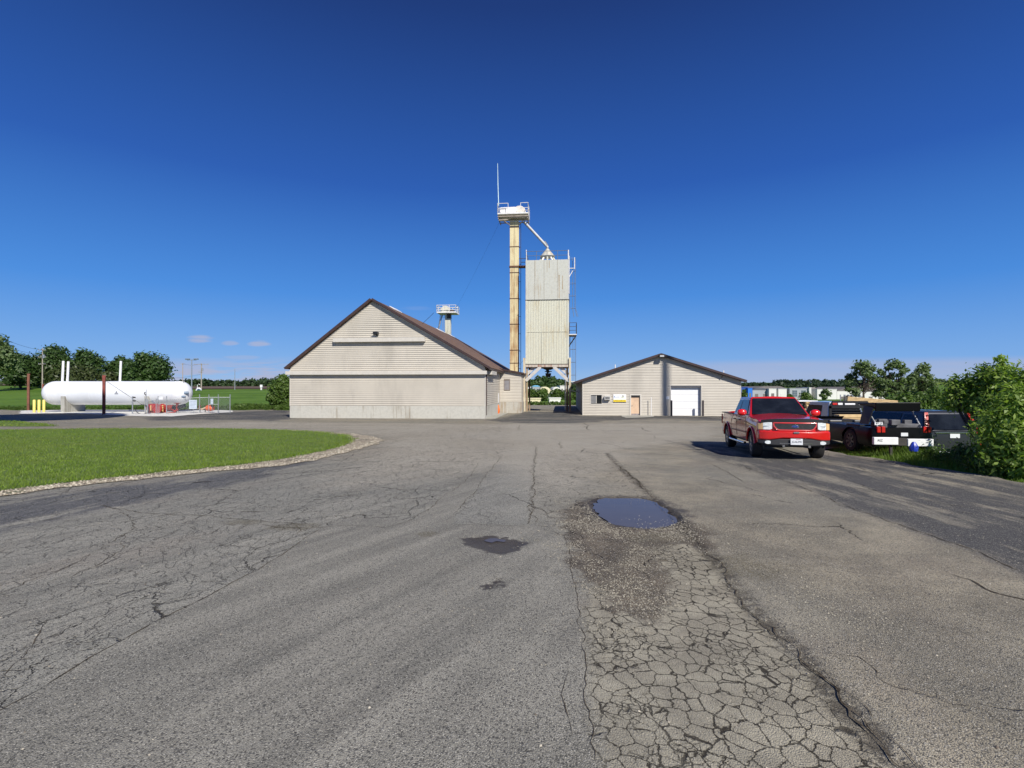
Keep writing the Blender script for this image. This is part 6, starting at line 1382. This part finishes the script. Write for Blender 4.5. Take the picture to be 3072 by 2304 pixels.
def tree(name, label, px, pyb, pyt, wpx, Y, m, n=2600, leaf=.4, lobes=9, seed=0, stem=.22, group=None, r=.45, open_=0.0, squash=.85, zb=None, shape='round', cat='tree'):
    rg = np.random.default_rng(seed); x = at(px, Y); z0 = zat(pyb, Y) if zb is None else zb; H = zat(pyt, Y)-z0; w = wpx/F0*Y/2
    t = thing(name, label, cat, (x, Y, z0), 0, group); ct = H*stem; cs, rs = [], []
    for i in range(lobes):
        a = rg.uniform(0, 6.28); v = (i+.5)/lobes; zc = ct+(H-ct)*(.15+.72*v)
        env = math.sin(math.pi*min(1, .22+.70*v))**.7 if shape == 'round' else (1-.55*v)
        rr = w*env*(.38+.2*rg.uniform())*(1-open_*.48); d = max(0, w*env-rr)*(.55+.45*rg.uniform())
        cs.append((math.cos(a)*d, math.sin(a)*d*.8, min(zc, H-rr*squash))); rs.append(rr)
    cs.append((rg.uniform(-.1, .1)*w, 0, H-w*.36*squash)); rs.append(w*.36)
    if shape == 'round' and not open_: cs.append((0, 0, ct+(H-ct)*.5)); rs.append(w*.68)
    V, F = leafcloud(rg, cs, rs, n, leaf, squash, .45 if not open_ else .2)
    mb = MB(); limbs(mb, random.Random(seed), (0, 0, 0), (0, 0, H*.72), H*.025*r/.45, cs[:-1] if open_ else cs[:5]); mb.build('trunk', M_BARK, t, smooth=60)
    npmesh('crown', V, F, m, t); return t
GT = 'broad dark trees along the field on the left'
tree('broadleaf_tree', 'pale green tree cut by the left edge of the photo', -8, 1165, 1000, 120, 165, LM_PALE, 4200, .5, 11, 21, .2, 'trees along the field on the left')
T_ = [('low dark round tree with visible short trunk between the pale tree and the tall one', 62, 1162, 1059, 92, 185, 22), ('tall dark tree whose crown stands behind the wooden utility pole', 160, 1165, 1031, 108, 195, 23),
      ('dark tree with a narrow top tier rising behind the left tank vents', 252, 1165, 1045, 100, 195, 24), ('small dark rounded tree just left of the biggest round one', 358, 1163, 1066, 72, 205, 25),
      ('large round dense dark tree behind the right half of the white tank', 447, 1165, 1056, 122, 190, 26), ('low dark tree filling the gap left of the tank vents', 112, 1165, 1078, 70, 205, 27)]
for (lb_, px, b, t_, w_, Y, sd) in T_: tree('broadleaf_tree', lb_, px, b, t_, w_*1.3, Y, LM_DK, 6500, .55, 14, sd, .05, 'trees along the field on the left', squash=.9)
tree('broadleaf_tree', 'dull olive tree spreading behind the tank vent stacks', 215, 1166, 1098, 200, 180, leafmat('leaf_olive', (.030, .048, .012), (.055, .075, .020), (.085, .10, .035), .2), 4800, .5, 12, 28, .1, 'trees along the field on the left', squash=.6)
tree('broadleaf_tree', 'low olive tree between the small rounded tree and the tank vents', 320, 1166, 1112, 70, 185, MATS['leaf_olive'], 1600, .5, 7, 29, .1, 'trees along the field on the left', squash=.7)
tree('field_bush', 'big loose green bush growing against the left end of the warehouse', 848, 1222, 1122, 92, 74, LM_MID, 9000, .17, 13, 31, .02, squash=.9, cat='bush')
tree('field_bush', 'lower green bush in front of the big one beside the warehouse', 822, 1224, 1165, 50, 73, LM_MID, 3500, .15, 8, 32, .02, squash=.8, cat='bush')
# far woods and hedges: masses nobody could count
def wood(name, label, segs, m, leaf, n, seed, hspan=None, depth=10):
    """segs: list of (px0, px1, top_py, base_py, distance, lobe_px)"""
    rg = np.random.default_rng(seed); cs, rs = [], []
    for (p0, p1, pt_, pb_, Y, lp_) in segs:
        k = max(1, int((p1-p0)/lp_*1.8)); zb_ = zat(pb_, Y); zt_ = zat(pt_, Y); rr = lp_/F0*Y/2
        for i in range(k):
            px = p0+(p1-p0)*(i+rg.uniform(0, 1))/k; yy = Y+rg.uniform(-.5, .5)*depth; r_ = rr*rg.uniform(.65, 1.15); top = zt_-(zt_-zb_)*rg.uniform(0, .22)
            cs.append((at(px, yy), yy, top-r_)); rs.append(r_)
            zc = top-2*r_
            while zc > zb_-r_: cs.append((at(px+rg.uniform(-.3, .3)*lp_, yy), yy-r_*.3, zc)); rs.append(r_*1.05); zc -= r_*1.2
    V, F = leafcloud(rg, cs, rs, n, leaf, .95, .75)
    o = npmesh(name, V, F, m); return props(o, label, 'wood', kind='stuff')
wood('far_wood', 'dark distant belt of trees beyond the plowed field', [(505, 700, 1138, 1162, 300, 22), (545, 625, 1133, 1162, 296, 26), (690, 800, 1141, 1162, 305, 20), (735, 815, 1136, 1162, 298, 24), (560, 830, 1140, 1162, 315, 16), (780, 880, 1132, 1162, 300, 26)], LM_FAR, .9, 14000, 41, depth=14)
wood('far_wood', 'low dark tree line seen at the far left behind the meadow', [(-60, 520, 1148, 1164, 320, 24)], LM_FAR, .9, 9000, 48, depth=14)
wood('hill_wood', 'wooded hill seen through the bay of the tower', [(1500, 1780, 1142, 1172, 430, 18), (1560, 1700, 1136, 1168, 460, 16), (1610, 1665, 1126, 1150, 470, 14), (1590, 1690, 1133, 1160, 465, 16), (1560, 1740, 1146, 1172, 420, 14)], LM_DK, 1.2, 16000, 42, depth=24)
wood('hill_wood', 'long wooded ridge on the horizon behind the white warehouses', [(2215, 2330, 1146, 1160, 720, 14), (2320, 2450, 1137, 1158, 700, 14), (2440, 2700, 1138, 1160, 690, 14), (2660, 3100, 1136, 1166, 680, 15), (2380, 2460, 1147, 1160, 600, 12), (2216, 2700, 1148, 1162, 580, 12), (2460, 2760, 1146, 1170, 560, 13)], leafmat('leaf_ridge', (.022, .042, .022), (.040, .068, .034), (.055, .085, .045), .2), 1.6, 34000, 43, depth=40)
wood('hedge', 'low dark hedge along the far edge of the yard behind the tower', [(1550, 1790, 1203, 1218, 97.5, 11)], LM_MID, .16, 9000, 44, depth=1.6)
wood('weeds', 'tall green weeds along the field edge between tank and warehouse', [(560, 880, 1213, 1234, 71.5, 8), (-40, 560, 1215, 1234, 72.5, 9), (700, 880, 1208, 1232, 73, 10)], LM_MID, .10, 26000, 45, depth=2.5)
wood('undergrowth', 'mass of shrubs behind the parked vehicles on the right', [(2640, 2880, 1180, 1250, 30, 40), (2560, 2860, 1205, 1250, 27, 34), (2700, 2860, 1168, 1250, 33, 42), (2800, 3150, 1160, 1260, 28, 50), (2840, 3150, 1190, 1290, 20.5, 50)], LM_MID, .10, 30000, 46, depth=3)
for i, (lb_, px, pb_, pt_, w_, Y) in enumerate((('left orchard tree seen through the tower bay', 1592, 1207, 1166, 44, 125), ('middle orchard tree with the widest crown in the tower bay', 1626, 1207, 1165, 52, 122), ('second orchard tree from the right in the tower bay', 1668, 1205, 1166, 48, 128), ('right orchard tree beside the right tower leg', 1700, 1212, 1168, 46, 118), ('orchard tree between tower leg and office shed', 1728, 1212, 1164, 30, 120), ('orchard tree low at the left tower leg', 1572, 1210, 1178, 24, 118))):
    tree('orchard_tree', lb_, px, pb_, pt_, w_, Y, LM_MID, 1700, .26, 7, 50+i, .18, 'leafy trees seen through the tower bay')
for i, (lb_, px, pb_, pt_, w_, Y, m_, op) in enumerate((('open airy tree with bare twigs at its left, right of the warehouses', 2592, 1232, 1080, 150, 38, LM_PALE, 1.3), ('airy tree with forked branches in the middle of the right tree group', 2690, 1232, 1078, 130, 40, LM_PALE, 1.2), ('denser grey-green tree at the right of the airy pair', 2768, 1235, 1086, 112, 42, LM_PALE, .9))):
    tree('young_tree', lb_, px, pb_, pt_, w_, Y, m_, 3300, .11, 34, 60+i, .18, 'young trees right of the warehouses', open_=op, squash=.7, r=.4)
for i, (lb_, px, pb_, pt_, w_, Y, m_) in enumerate((('small dark green tree before the grey warehouse front', 2416, 1212, 1176, 50, 110, LM_MID), ('sparse pale sapling before the white warehouse wall', 2478, 1212, 1166, 46, 105, LM_PALE), ('small green tree beside the blue warehouse end', 2232, 1210, 1168, 26, 120, LM_MID), ('bushy tree left of the dark one before the grey warehouse', 2370, 1212, 1182, 26, 112, LM_MID))):
    tree('small_tree', lb_, px, pb_, pt_, w_, Y, m_, 900, .22, 6, 70+i, .2, 'small trees before the warehouses', open_=.6 if i == 1 else 0)
# the big shrub at the right edge and the weeds on the verge
def shrub(name, label, lobes_, n, leaf, m, seed, stems=14, loc=(0, 0, 0)):
    rg = np.random.default_rng(seed); t = thing(name, label, 'shrub', loc); cs = [Vector(l[:3])-Vector(loc) for l in lobes_]; rs = [l[3] for l in lobes_]
    V, F = leafcloud(rg, [tuple(c) for c in cs], rs, n, leaf, .9, .25, .45, .42)
    # leafy shoots poking out of the outline
    Vs, k = [V], 0; rr = random.Random(seed); mb = MB()
    for i in range(stems):
        c = cs[rr.randrange(len(cs))]; r = rs[cs.index(c)]; a = rr.uniform(0, 6.28); d = Vector((math.cos(a)*.55, math.sin(a)*.55, rr.uniform(.7, 1.2))).normalized(); p = c+d*r*.6; q = c+d*(r*rr.uniform(1.15, 1.5))
        mb.tube([Vector((c.x*.6, c.y*.6, 0)), c.lerp(p, .3), p, q], [.03, .02, .014, .006], 5)
        m_ = 26; tt = rg.uniform(.2, 1.05, m_); pp = np.array(p)[None]+(np.array(q-p))[None]*tt[:, None]+rg.normal(0, .05, (m_, 3))
        nr = rg.normal(0, 1, (m_, 3)); nr[:, 2] += .8; nr /= np.linalg.norm(nr, axis=1)[:, None]; tg = np.cross(nr, rg.normal(0, 1, (m_, 3))); tg /= np.linalg.norm(tg, axis=1)[:, None]; bb = np.cross(nr, tg); s = leaf*rg.uniform(.7, 1.3, m_)[:, None]
        Vs.append(np.stack([pp-tg*s, pp-bb*s*.4, pp+tg*s, pp+bb*s*.4], 1).reshape(-1, 3))
    V = np.vstack(Vs); F = np.arange(len(V)).reshape(-1, 4)
    for i in range(14): c = cs[i % len(cs)]; mb.tube([(c.x*.4, c.y*.4, -.1), (c.x*.75, c.y*.75, c.z*.5), tuple(c)], [.035, .025, .01], 5)
    mb.build('stems', M_BARK, t); npmesh('foliage', V, F, m, t); return t
rg = np.random.default_rng(5)
def pxl(px, py, Y, rpx): return (at(px, Y), Y, zat(py, Y), rpx/F0*Y)
L1 = [pxl(2888, 1175, 15.3, 52), pxl(2862, 1208, 15.3, 34), pxl(2940, 1150, 15.0, 50), pxl(2985, 1125, 14.6, 40), pxl(3040, 1150, 14.2, 58), pxl(3100, 1140, 13.6, 60), pxl(2938, 1215, 14.9, 56), pxl(3010, 1210, 14.4, 70), pxl(3070, 1220, 11.6, 90), pxl(3000, 1290, 11.6, 70), pxl(3060, 1320, 11.2, 80), pxl(3000, 1370, 11.3, 62), pxl(3090, 1380, 10.9, 75), pxl(2972, 1280, 13.6, 46), pxl(3180, 1240, 11.5, 110), pxl(3180, 1350, 11.0, 110), pxl(2965, 1340, 12.8, 44), pxl(2955, 1108, 15, 22), pxl(3010, 1098, 14.6, 22), pxl(2855, 1150, 15.4, 18)]
shrub('large_shrub', 'large leafy shrub filling the right edge of the photo', L1, 22000, .062, LM_LT, 81, 26, (12.3, 12.2, g(12.3, 12.2)))
L2 = [pxl(2900, 1370, 13.0, 40), pxl(2850, 1375, 13.5, 30), pxl(2945, 1395, 12.0, 40), pxl(2800, 1365, 14.0, 26), pxl(2990, 1410, 11.3, 40)]
shrub('low_shrub', 'low dark shrub at the foot of the large one along the asphalt edge', L2, 6500, .04, LM_MID, 82, 6, (11.4, 12.8, g(11.4, 12.8)))
WS = np.array([(10.30, 2.0), (10.25, 9.0), (10.30, 12.0), (10.28, 15.0), (10.2, 17.2), (11.8, 17.6), (11.9, 12.0), (14.5, 8.0), (14.5, 2.0)])
hf = lambda x, y: (.45+.9*np.clip((x-10.25)/1.2, 0, 1))*(1+.35*np.sin(x*3.1+y*1.7)*np.sin(y*2.3))
o = blades([WS], 42000, .12, .34, .022, 11, 'verge_weeds', leafmat('weed_blades', (.085, .160, .018), (.150, .240, .036), (.24, .32, .07), .35), edge=-.10, lean=.35, hfun=hf, zlift=-.10); props(o, 'long grass and weeds along the right edge of the asphalt', 'weeds', kind='stuff')
def scatter_leaves(pl, n, hmin, hmax, leaf, seed, name, m, label):
    rg = np.random.default_rng(seed); x0, y0 = pl.min(0); x1, y1 = pl.max(0); q = rg.uniform(0, 1, (n*5, 2))*[x1-x0, y1-y0]+[x0, y0]; q = q[sd_poly(q[:, 0], q[:, 1], pl) > -.05][:n]
    base = rg.integers(0, 900, len(q)); k = len(q); hh = rg.uniform(hmin, hmax, k)*hf(q[:, 0], q[:, 1])
    p = np.column_stack([q, G(q[:, 0], q[:, 1])+hh*rg.uniform(.15, 1, k)-.05]); nr = rg.normal(0, .6, (k, 3)); nr[:, 2] += .8; nr /= np.linalg.norm(nr, axis=1)[:, None]
    tg = np.cross(nr, rg.normal(0, 1, (k, 3))); tg /= np.linalg.norm(tg, axis=1)[:, None]; bb = np.cross(nr, tg); s = leaf*rg.uniform(.6, 1.4, k)[:, None]
    V = np.stack([p-tg*s, p-bb*s*.5, p+tg*s, p+bb*s*.5], 1).reshape(-1, 3)
    return props(npmesh(name, V, np.arange(len(V)).reshape(-1, 4), m), label, 'weeds', kind='stuff')
WS2 = np.array([(10.6, 2.0), (10.55, 12.0), (10.9, 14.2), (12.2, 14.0), (14.5, 10.0), (14.5, 2.0)])
scatter_leaves(WS2, 15000, .3, .62, .032, 12, 'broadleaf_weeds', LM_MID, 'dark broad-leaved weeds in front of the white beam and under the shrub')
WB = np.array([(-36.6, 57.0), (-22, 57), (-22, 60), (-36, 60)])

# ================================================================ UTILITY POLES, FAR THINGS
M_WOODP = mat('weathered_pole', (.34, .30, .25), .9, var=.15)
def upole(label, px, pyt, pyb, Y, arms, m=None, tr=False, r=.15, lamp=False, name='utility_pole', cat='utility pole'):
    x = at(px, Y); z0 = zat(pyb, Y); H = zat(pyt, Y)-z0; t = thing(name, label, cat, (x, Y, z0), R(random.Random(px).uniform(-12, 12)), None if lamp else 'wooden utility poles beyond the field')
    MB().tube([(0, 0, -1), (0, 0, H)], [r*1.15, r*.8], 8).build('pole', m or M_WOODP, t)
    for (dz, w_) in arms:
        a = MB().bar((-w_/2, -r, H-dz), (w_/2, -r, H-dz), .14).build('crossarm', m or M_WOODP, t)
        mb = MB()
        for k in (-.46, -.2, .2, .46): mb.tube([(k*w_, -r, H-dz+.05), (k*w_, -r, H-dz+.32)], .06, 6)
        mb.build('insulator', M_GALV, a)
    if tr: MB().lathe([(0, -.5), (.3, -.5), (.3, .45), (.15, .55), (0, .55)], 12, Matrix.Translation((.5, -.1, H-2.4))).build('transformer', M_GALV, t)
    if lamp:
        mb = MB(); mb.bar((-1.3, 0, H-.2), (1.3, 0, H-.2), .12); mb.build('lamp_arm', M_GALV, t)
        for s in (-1, 1): MB().box(s*1.2-.55, s*1.2+.55, -.3, .3, H-.1, H+.22).build('lamp_head', M_GALV, t, bevel=.05)
    return t
upole('tall pale wooden utility pole before the tall dark tree at far left', 127, 1044, 1166, 150, [(.6, 2.6), (2.6, 2.8), (4.6, 2.4)], tr=True)
upole('thin plain utility pole just right of the big round tree', 548, 1089, 1165, 230, [(.5, 1.6)], r=.18)
upole('utility pole with transformer right of the double-headed yard light', 604, 1090, 1171, 200, [(.4, 6.5), (3.4, 2.0)], tr=True, r=.2)
upole('slim grey pole standing alone in the field near the small white box', 704.5, 1106, 1168, 205, [], r=.13, m=M_GALV)
upole('tall yard light pole with two flat white lamp heads behind the tank end', 575, 1078, 1170, 140, [], m=M_GALV, lamp=True, r=.14, name='yard_light', cat='light pole')
for i, (a, b, lb_) in enumerate((((127, 1051, 150), (-60, 986, 95), 'top wire running out of the left edge from the tall pole'), ((127, 1064, 150), (-60, 1012, 95), 'second wire running out of the left edge from the tall pole'), ((127, 1068, 150), (-60, 1028, 95), 'lowest wire running out of the left edge from the tall pole'), ((548, 1091, 230), (604, 1091, 200), 'short wire from the plain pole to the transformer pole'), ((604, 1122, 200), (500, 1133, 240), 'low wire passing behind the yard light'), ((127, 1052, 150), (300, 1072, 200), 'wire passing behind the dark trees to the right of the tall pole'))):
    wire('power_line', (at(a[0], a[2]), a[2], zat(a[1], a[2])), (at(b[0], b[2]), b[2], zat(b[1], b[2])), .028, lb_, 'power line', .6, group='power lines beyond the field')
def box_thing(name, label, cat, px0, px1, pyt, pyb, Y, D, m, roof=None, detail=None, group=None):
    x0, x1 = at(px0, Y), at(px1, Y); z0 = zat(pyb, Y); H = zat(pyt, Y)-z0; t = thing(name, label, cat, (x0, Y, z0), 0, group); w = x1-x0
    MB().box(0, w, 0, D, -1.5, H).build('wall', m, t)
    if roof: MB().prism([(-.3, H+.005), (w+.3, H+.005), (w*.72, H+roof[0]), (w*.28, H+roof[0])], .6, D-.6).build('roof', roof[1], t)
    MB().box(-.12, w+.12, -.12, D+.12, H+.001, H+.22).build('parapet', roof[1] if roof else m, t)
    if detail: detail(t, w, H)
    return t
M_GROOF = mat('grey_shingle', (.17, .155, .145), .85, var=.15, sc_=.6); M_WBLD = mat('pale_warehouse', (.66, .65, .62), .6, var=.04, sc_=.2); M_GBLD = mat('grey_panel', (.34, .36, .38), .5, var=.06, sc_=.3)
M_BBLD = mat('blue_panel', (.012, .06, .27), .5, var=.1); M_BBLD2 = mat('bright_blue_panel', (.015, .16, .62), .5, var=.1)
def door_rows(k, m=None):
    def fn(t, w, H):
        for i in range(k): x = w*(i+.5)/k; MB().box(x-w*.2/k, x+w*.2/k, -.06, -.02, -.5, H*.55).build('dock_door', m or M_GROOF, t)
    return fn
def windows2(t, w, H):
    for x in (w*.26, w*.72):
        wn_ = MB().box(x-w*.12, x+w*.12, -.10, -.02, H*.30, H*.85).build('window', mat('far_window', (.10, .13, .16), .2), t); mb = MB()
        for i in range(4): mb.box(x-w*.12, x+w*.12, -.14, -.101, H*(.30+.18*i)-.04, H*(.30+.18*i)+.05)
        mb.box(x-.05, x+.05, -.145, -.105, H*.3, H*.85); mb.build('window_frame', M_GBLD, wn_)
YW = 250
box_thing('warehouse', 'dark blue warehouse end beside the office shed', 'building', 2222, 2243.5, 1162, 1196, YW, 12, M_BBLD, detail=door_rows(1))
box_thing('warehouse', 'bright blue warehouse tower piece', 'building', 2244, 2257, 1165, 1196, YW-2, 10, M_BBLD2, detail=door_rows(1))
box_thing('warehouse', 'low bluish-grey warehouse wall above the red pickup roof', 'building', 2257.5, 2306, 1170, 1196, YW+1, 14, M_GBLD, roof=(1.0, mat('slate', (.08, .09, .11), .6)), detail=door_rows(2))
box_thing('warehouse', 'narrow white warehouse bay left of the pair above the pickup roof', 'building', 2307, 2329, 1167, 1196, YW-1, 14, M_WBLD, detail=door_rows(1))
box_thing('warehouse', 'white warehouse bay right of the tan recess', 'building', 2335, 2360, 1167.5, 1196, YW-1, 14, M_WBLD, detail=door_rows(1, M_WBLD))
box_thing('warehouse', 'long warehouse block with grey hipped roof behind the white bays', 'building', 2262, 2372, 1168, 1200, YW+16, 25, M_GBLD, roof=(1.6, M_GROOF), detail=door_rows(3))
box_thing('warehouse', 'grey warehouse front with two gridded windows', 'building', 2369, 2427, 1165.5, 1200, YW-2, 16, M_GBLD, detail=windows2)
box_thing('warehouse', 'white pilaster block at the right of the gridded windows', 'building', 2427.5, 2434, 1163.5, 1200, YW-3, 6, M_WBLD)
box_thing('warehouse', 'grey warehouse link with shingled roof right of the pilaster', 'building', 2434.5, 2451, 1170, 1204, YW+3, 16, mat('warm_grey', (.40, .38, .38), .6), roof=(1.4, M_GROOF))
box_thing('warehouse', 'tall plain white warehouse block behind the sapling', 'building', 2451.5, 2510, 1168.5, 1206, YW-4, 20, M_WBLD)
box_thing('warehouse', 'long lower white warehouse with grey roof above the silver pickup', 'building', 2511, 2655, 1173, 1210, YW-3, 26, M_WBLD, roof=(2.0, M_GROOF), detail=door_rows(5))
def rack(t, w, H):
    mb = MB(); rg = random.Random(2)
    for i in range(5): x = w*i/4; mb.box(x-.05, x+.05, -.3, -.2, 0, H)
    mb.build('rack_upright', M_GALV, t)
t = thing('lumber_rack', 'storage rack of stacked lumber before the long white warehouse', 'rack', (at(2536, 70), 70, zat(1206, 70))); w = at(2592, 70)-at(2536, 70); H = zat(1184, 70)-t.location.z; z0 = g(40, 70)-t.location.z
mb = MB()
for i in range(6): mb.box(w*i/5-.05, w*i/5+.05, 0, .1, z0, H); mb.box(w*i/5-.05, w*i/5+.05, 1.0, 1.1, z0, H)
mb.build('rack_upright', M_GALV, t); mb = MB(); rg = random.Random(2)
for zz in (.05, .38, .70):
    for k in range(9): x = rg.uniform(0, w*.8); mb.box(x, x+rg.uniform(.3, .6), .1, .9, zz*H/.95, zz*H/.95+rg.uniform(.05, .16))
mb.build('stored_lumber', mat('dark_lumber', (.16, .10, .06), .8, var=.4, sc_=4), t)
# log/board ends behind the red pickup
t = thing('lumber_pile', 'pile of cut timber ends under a white sheet between the two pickups', 'lumber', (at(2412, 30), 30, zat(1226, 30))); mb = MB(); rg = random.Random(8)
for i in range(90):
    x = rg.uniform(0, .95); z = rg.uniform(-.2, .36)*(1-.6*max(0, x-.6)); s = rg.uniform(.02, .05); mb.box(x-s*1.6, x+s*1.6, -.05-rg.uniform(0, .2), 1.5, z-s, z+s*.6)
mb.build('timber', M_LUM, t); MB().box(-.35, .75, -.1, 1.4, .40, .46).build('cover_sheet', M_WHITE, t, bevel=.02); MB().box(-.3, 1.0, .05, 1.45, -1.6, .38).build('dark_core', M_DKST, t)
t = thing('lumber_pile', 'small pile of pale timber right of the office shed corner', 'lumber', (at(2224, 62), 62, zat(1230, 62))); mb = MB()
for i in range(12): mb.box(0, at(2246, 62)-at(2224, 62), rg.uniform(-.1, .05), 1.2, i*.12, i*.12+.08)
mb.build('timber', M_LUM, t)
# things seen through the tower bay
M_SHEET = mat('white_sheet', (.74, .73, .68), .5, var=.05, sc_=.5)
def dome(label, px0, px1, pyt, pyb, Y, m=M_SHEET):
    x = at((px0+px1)/2, Y); w = (at(px1, Y)-at(px0, Y))/2; z0 = zat(pyb, Y); H = zat(pyt, Y)-z0; t = thing('hoop_shelter', label, 'shelter', (x, Y, z0), 0, 'shelters seen through the tower bay')
    MB().prism([(-w, -2.5)]+[(w*math.cos(R(a)), H*math.sin(R(a))) for a in range(180, -1, -15)]+[(w, -2.5)], 0, 14).build('cover', m, t, smooth=40); MB().box(-.9, .9, -.06, -.01, -2.4, H*.4).build('door', M_GROOF, t)
dome('white hoop shelter at the left side of the tower bay', 1580, 1602, 1160, 1174, 205); dome('cream hoop shelter right of the blue roof', 1618, 1652, 1160, 1174, 205, mat('cream_sheet', (.70, .64, .42), .5)); dome('white hoop shelter in the middle right of the tower bay', 1655, 1684, 1160.5, 1176, 200)
box_thing('blue_roof_shed', 'small shed with light blue roof in the tower bay', 'building', 1598, 1619, 1160, 1170, 200, 10, M_GBLD, roof=(.5, mat('sky_blue_roof', (.16, .42, .62), .5)))
box_thing('far_building', 'flat white building behind the right tower leg', 'building', 1680, 1706, 1158, 1176, 230, 14, M_WBLD, detail=door_rows(2))
t = box_thing('box_trailer', 'long white box trailer low in the tower bay', 'trailer', 1648, 1682, 1196, 1206, 112, 2.5, M_SHEET)
t = box_thing('box_trailer', 'low cream wall or trailer at the left of the tower bay', 'trailer', 1570, 1622, 1197, 1205, 114, 2.5, mat('cream_sheet', (.70, .64, .42), .5))
o = thing('field_box', 'small white cabinet standing at the far field edge left of the warehouse', 'cabinet', (at(784, 200), 200, zat(1166, 200))); MB().box(-.4, .4, -.3, .3, .5, 1.5).build('cabinet', M_WHITE, o); MB().box(-.25, .25, -.2, .2, -.8, .5).build('base', M_WBLD, o)
o = thing('field_hydrant', 'small white valve gear with curved pipe beside the tank end in the field', 'valve', (at(592, 150), 150, zat(1172, 150))); MB().lathe([(0, 0), (.45, 0), (.35, .4), (.15, .7), (0, .7)], 12).build('valve_body', M_WHITE, o); MB().tube([(0, 0, .5), (0, 0, 1.6), (.4, 0, 1.9), (.8, 0, 1.6)], .07, 6).build('bent_pipe', M_WHITE, o); 
o = MB().lathe([(0, 0), (.7, 0), (.6, .5), (.25, .8), (0, .8)], 12).build('white_marker', M_WHITE, loc=(at(597, 150), 150, zat(1171, 150))); props(o, 'low white cover right of the curved pipe in the field', 'marker')
# tall things outside the frame whose shadows reach the yard
t = thing('water_tower', 'water tower behind the camera whose shadow lies by the tank', 'water tower', (-46+.58*36, 48.5-1.15*36, .0), 0)
MB().lathe([(0, 29)]+[(8.4*math.cos(R(a)), 35+5.0*math.sin(R(a))) for a in range(-75, 91, 15)], 32).build('bowl', M_WHITE, t, smooth=40); MB().tube([(0, 0, -1), (0, 0, 4), (0, 0, 31)], [2.2, 1.2, 1.3], 16).build('stem', M_WHITE, t, smooth=40)
t = thing('floodlight_mast', 'tall mast right of the frame whose shadow falls on the office shed', 'mast', (15.35+16.24, 53.6-32.2, g(31, 21)), 0)
zt_ = 28+4.9-t.location.z
MB().tube([(0, 0, -.5), (0, 0, zt_+9)], [.34, .26], 10).build('pole', M_GALV, t); MB().tube([(.45, 0, -.5), (.45, 0, zt_+4)], .05, 5).build('conduit', M_GALV, t); MB().bar((-2.8, 0, zt_), (1.3, 0, zt_), .10).build('crossarm', M_GALV, t)
for x in (-2.7, 1.15): MB().box(x-.28, x+.28, -.3, .3, zt_-.5, zt_+.45).build('floodlight', M_BLACK, t)
